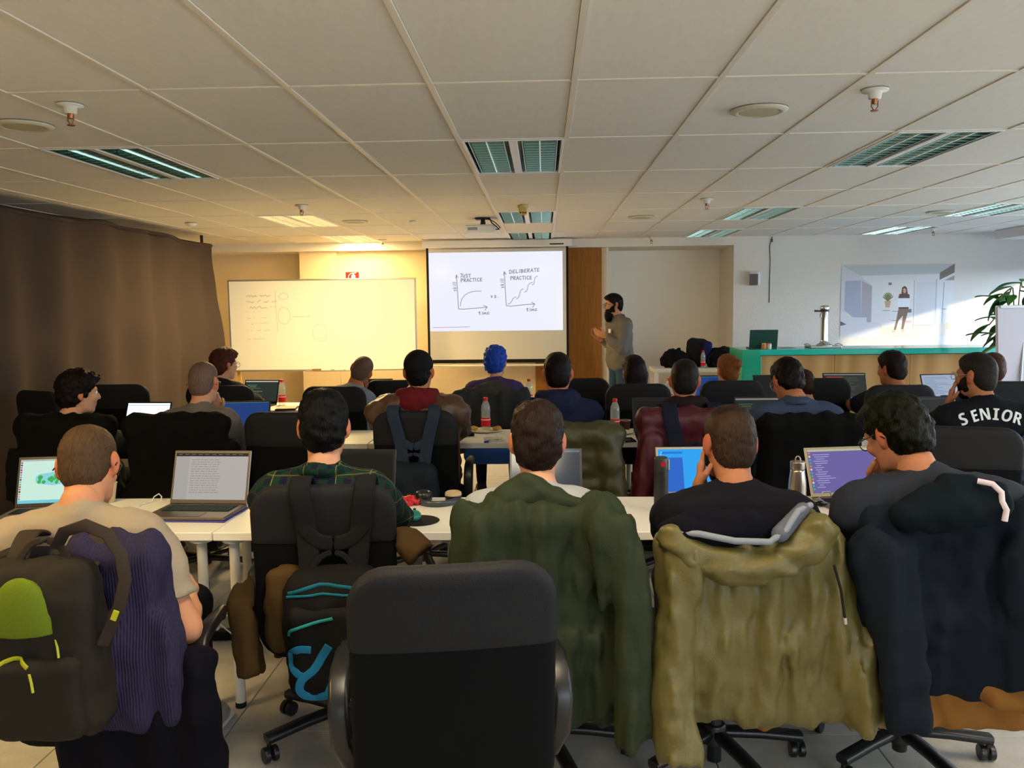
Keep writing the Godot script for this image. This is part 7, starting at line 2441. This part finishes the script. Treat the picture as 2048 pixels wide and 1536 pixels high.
	blob(ms, "shell", [[Field.new().ell(Vector3(0, 0.016, 0), Vector3(0.030, 0.024, 0.046), Basis(), 0.02, lin(24, 122, 108)).box(Vector3(0, 0.001, 0), Vector3(0.1, 0.001, 0.1), 0.0005, Basis(), 0.001, lin(24, 122, 108), 1), 0.005]], vcol(0.35))
	part(ms, "wheel", Solid.new().cyl(Vector3(-0.005, 0.036, -0.020), Vector3(0.005, 0.036, -0.020), 0.008, 0.008, 10).done(mat(22, 24, 26, 0.5)))
	# ---- flasks
	var tf := thing("black_flask", "black drinking flask with a red dot beside the blue screen", "flask", Vector3(at(1322, 1000, 3.50).x, DESK_Y, -3.50))
	part(tf, "body", Solid.new().lathe([Vector2(0, 0), Vector2(0.028, 0.0), Vector2(0.030, 0.004), Vector2(0.030, 0.175), Vector2(0.027, 0.18), Vector2(0, 0.18)], 22).done(mat(30, 32, 34, 0.4)))
	part(tf, "lid", Solid.new().lathe([Vector2(0.0295, 0.178), Vector2(0.030, 0.182), Vector2(0.029, 0.225), Vector2(0.024, 0.232), Vector2(0, 0.233)], 22).done(mat(44, 46, 46, 0.35)))
	part(tf, "red_dot", Solid.new().cyl(Vector3(0.004, 0.206, 0.026), Vector3(0.004, 0.206, 0.0305), 0.011, 0.011, 14).done(mat(170, 30, 40, 0.5)))
	part(tf, "clasp", Solid.new().box(Vector3(0.010, 0.05, 0.014), Transform3D(Basis(), Vector3(0.029, 0.20, 0.008)), 0.004).done(mat(170, 176, 176, 0.3, 0.6)))
	var sf := thing("steel_flask", "tall brushed steel flask with a loop lid on the back row desk", "flask", Vector3(at(1594, 1000, 3.42).x, DESK_Y, -3.42))
	var st := mat(186, 176, 164, 0.28, 0.95)
	part(sf, "body", Solid.new().lathe([Vector2(0, 0), Vector2(0.034, 0.0), Vector2(0.036, 0.004), Vector2(0.036, 0.12), Vector2(0.034, 0.15), Vector2(0.029, 0.185), Vector2(0.028, 0.196), Vector2(0, 0.196)], 26).done(st))
	part(sf, "lid", Solid.new().lathe([Vector2(0.0285, 0.194), Vector2(0.030, 0.197), Vector2(0.030, 0.222), Vector2(0.028, 0.226), Vector2(0, 0.227)], 26).done(st))
	var lp := []
	for k in 11:
		lp.append(Vector3(0.011 * cos(PI * k / 10.0), 0.224 + 0.022 * sin(PI * k / 10.0), 0))
	part(sf, "loop", Solid.new().pipe(lp, 0.0028, 8).done(st))
	# ---- cables on the desks
	var ec := thing("earphone_cable", "black earphones with a looped cable beside the purple screen", "earphones", on(1640, 1012, DESK_Y))
	var lo := []
	for k in 18:
		lo.append(Vector3(0.035 * cos(k * 0.62) + 0.002 * k, 0.008 + 0.003 * (k % 3), 0.028 * sin(k * 0.62)))
	part(ec, "coil", Solid.new().pipe(lo, 0.004, 6).done(mat(26, 27, 30, 0.5)))
	part(ec, "lead", Solid.new().pipe([Vector3(0.03, 0.01, 0), Vector3(0.0, 0.03, -0.02), Vector3(0.02, 0.055, -0.03), Vector3(0.06, 0.05, -0.06), Vector3(0.08, 0.01, -0.08)], 0.0025, 6).done(mat(150, 155, 160, 0.4)))
	var wc := thing("charging_cable", "thin white charging cable beside the large silver laptop", "cable", on(305, 1005, DESK_Y))
	part(wc, "cable", Solid.new().pipe([Vector3(-0.02, 0.004, 0.09), Vector3(-0.03, 0.004, 0.05), Vector3(-0.005, 0.005, 0.0), Vector3(-0.005, 0.02, -0.03), Vector3(0.01, 0.03, -0.045), Vector3(0.025, 0.018, -0.04), Vector3(0.03, 0.004, -0.02)], 0.0028, 6).done(mat(226, 222, 214, 0.5)))
	# ---- bags on the side table
	var bagm := vcol(0.8, t_weave, 25.0, 0.5, "bags")
	for q in [["black_bag", "crumpled black bag with loose straps at the end of the side table", 1352, lin(24, 25, 27), Vector3(0.19, 0.13, 0.13), 0.12, 3], ["shoulder_bag", "wide black bag on the side table beside the bar", 1446, lin(28, 27, 26), Vector3(0.20, 0.135, 0.14), 0.13, 7]]:
		var o := thing(q[0], q[1], "bag", Vector3(at(q[2], 730, 11.5).x, 0.742, -11.55))
		var f := Field.new()
		f.ell(Vector3(0, q[5], 0), q[4], Basis(), 0.03, q[3])
		f.box(Vector3(0, 0.06, 0), Vector3(q[4].x * 0.95, 0.06, q[4].z * 0.9), 0.05, Basis(), 0.05, q[3])
		f.wrinkle(q[6], Vector3(12, 14, 12), 0.030)
		blob(o, "bag", [[f, 0.017]], bagm)
		part(o, "strap", Solid.new().pipe([Vector3(-0.12, 0.16, 0.08), Vector3(-0.17, 0.18, 0.12), Vector3(-0.22, 0.12, 0.13), Vector3(-0.21, 0.05, 0.14)], 0.012, 8, 0.005, Vector3.BACK).done(mat(24, 24, 26, 0.8)))
	var bp := thing("standing_backpack", "tall black and dark blue backpack standing on the side table", "backpack", Vector3(at(1400, 730, 11.55).x, 0.742, -11.62))
	var bf := Field.new()
	bf.box(Vector3(-0.03, 0.19, 0), Vector3(0.15, 0.19, 0.09), 0.08, Basis(Vector3.BACK, -0.12), 0.04, lin(34, 35, 37))
	bf.wrinkle(2, Vector3(9, 9, 9), 0.012)
	blob(bp, "bag", [[bf, 0.016]], bagm)
	blob(bp, "blue_pocket", [[Field.new().box(Vector3(0.09, 0.22, 0.05), Vector3(0.065, 0.13, 0.07), 0.05, Basis(Vector3.BACK, -0.12), 0.03, lin(36, 44, 96)), 0.014]], bagm)
	# ---- power strip and leads on the floor
	var ps := thing("power_strip", "black power strip with white plugs on the floor under the back row desks", "power strip", on(442, 1278, 0.0), 0.12)
	part(ps, "body", Solid.new().box(Vector3(0.30, 0.045, 0.06), Transform3D(Basis(), Vector3(0, 0.023, 0)), 0.006).done(mat(24, 24, 26, 0.5)))
	for k in 2:
		part(ps, "plug", Solid.new().box(Vector3(0.03, 0.05, 0.03), Transform3D(Basis(), Vector3(-0.07 + 0.05 * k, 0.07, 0)), 0.006).done(mat(220, 222, 224, 0.4)))
		part(ps, "lead", Solid.new().pipe([Vector3(-0.07 + 0.05 * k, 0.095, 0), Vector3(-0.09 + 0.06 * k, 0.14, -0.01), Vector3(-0.02 + 0.1 * k, 0.11, 0.03), Vector3(0.10 + 0.08 * k, 0.01, 0.05), Vector3(0.25, 0.005, -0.1 * k)], 0.004, 6).done(mat(222, 224, 226, 0.5)))
	var fcb := thing("floor_cable", "thin dark cable lying on the floor below the blue chair", "cable", Vector3(at(965, 960, 6.3).x, 0, -6.3))
	part(fcb, "cable", Solid.new().pipe([Vector3(-0.15, 0.005, 0.5), Vector3(0.0, 0.005, 0.3), Vector3(-0.06, 0.006, 0.0), Vector3(0.05, 0.005, -0.2), Vector3(0.3, 0.005, -0.3)], 0.006, 6).done(mat(60, 52, 46, 0.6)))
	plant()

func plant() -> void:
	var p := Vector3(at(2030, 700, 8.72).x, 0, -8.72)
	var o := thing("potted_plant", "tall potted plant with long glossy green leaves behind the flip chart", "plant", p)
	part(o, "pot", Solid.new().lathe([Vector2(0, 0), Vector2(0.13, 0), Vector2(0.14, 0.01), Vector2(0.18, 0.34), Vector2(0.19, 0.35), Vector2(0.17, 0.35), Vector2(0.165, 0.30), Vector2(0, 0.30)], 26).done(mat(170, 168, 164, 0.6)))
	part(o, "soil", Solid.new().cyl(Vector3(0, 0.29, 0), Vector3(0, 0.305, 0), 0.163, 0.163, 20).done(mat(58, 42, 32, 0.95)))
	var gm := []
	for c in [[52, 104, 44], [70, 128, 50], [40, 84, 42]]:
		var m: StandardMaterial3D = mat(c[0], c[1], c[2], 0.35).duplicate()
		m.backlight_enabled = true
		m.backlight = Color(0.25, 0.4, 0.1)
		gm.append(m)
	var leaves := []
	for k in 3:
		var s := Solid.new()
		var rings := []
		var L := 0.24
		for i in 9:
			var t := i / 8.0
			var w := 0.062 * sin(PI * pow(t, 0.8)) + 0.002
			var y := -0.06 * t * t * (1 + 0.5 * k)
			var ring := []
			for q in [[-1, 0.012], [-0.5, 0.004], [0, 0.0], [0.5, 0.004], [1, 0.012], [0.5, 0.002], [0, -0.002], [-0.5, 0.002]]:
				ring.append(Vector3(q[0] * w, y + q[1], -t * L))
			rings.append(ring)
		s.skin(rings)
		leaves.append(s.done(gm[k]))
	var sm := mat(84, 96, 52, 0.6)
	var rn := RandomNumberGenerator.new()
	rn.seed = 12
	# stems with the pixel where their top shows, then leaves along them
	for q in [[1985, 668, 8.2], [1978, 650, 8.25], [1998, 600, 8.25], [2020, 585, 8.3], [2044, 575, 8.35], [2040, 640, 8.3], [2075, 600, 8.4], [2090, 660, 8.3], [2000, 690, 8.2]]:
		var e: Vector3 = at(q[0], q[1], q[2] + 0.4) - p
		var c1 := Vector3(0, 0.3, 0)
		var pts := []
		for i in 9:
			var t := i / 8.0
			pts.append(c1 * (1 - t) * (1 - t) + Vector3(e.x * 0.25, maxf(e.y, 1.2) + 0.35, e.z * 0.3) * 2 * t * (1 - t) + e * t * t)
		part(o, "stem", Solid.new().pipe(pts, 0.006, 6).done(sm))
		for i in 5:
			var b: Vector3 = pts[4 + i]
			var d := (pts[mini(5 + i, 8)] - pts[3 + i] as Vector3).normalized()
			var yaw := rn.randf_range(-2.2, 2.2)
			var bs := Basis(Vector3.UP, atan2(-d.x, -d.z) + yaw * 0.8) * Basis(Vector3.RIGHT, rn.randf_range(-0.7, 0.5))
			part(o, "leaf", leaves[rn.randi_range(0, 2)], b, bs.scaled(Vector3.ONE * rn.randf_range(0.8, 1.15)))
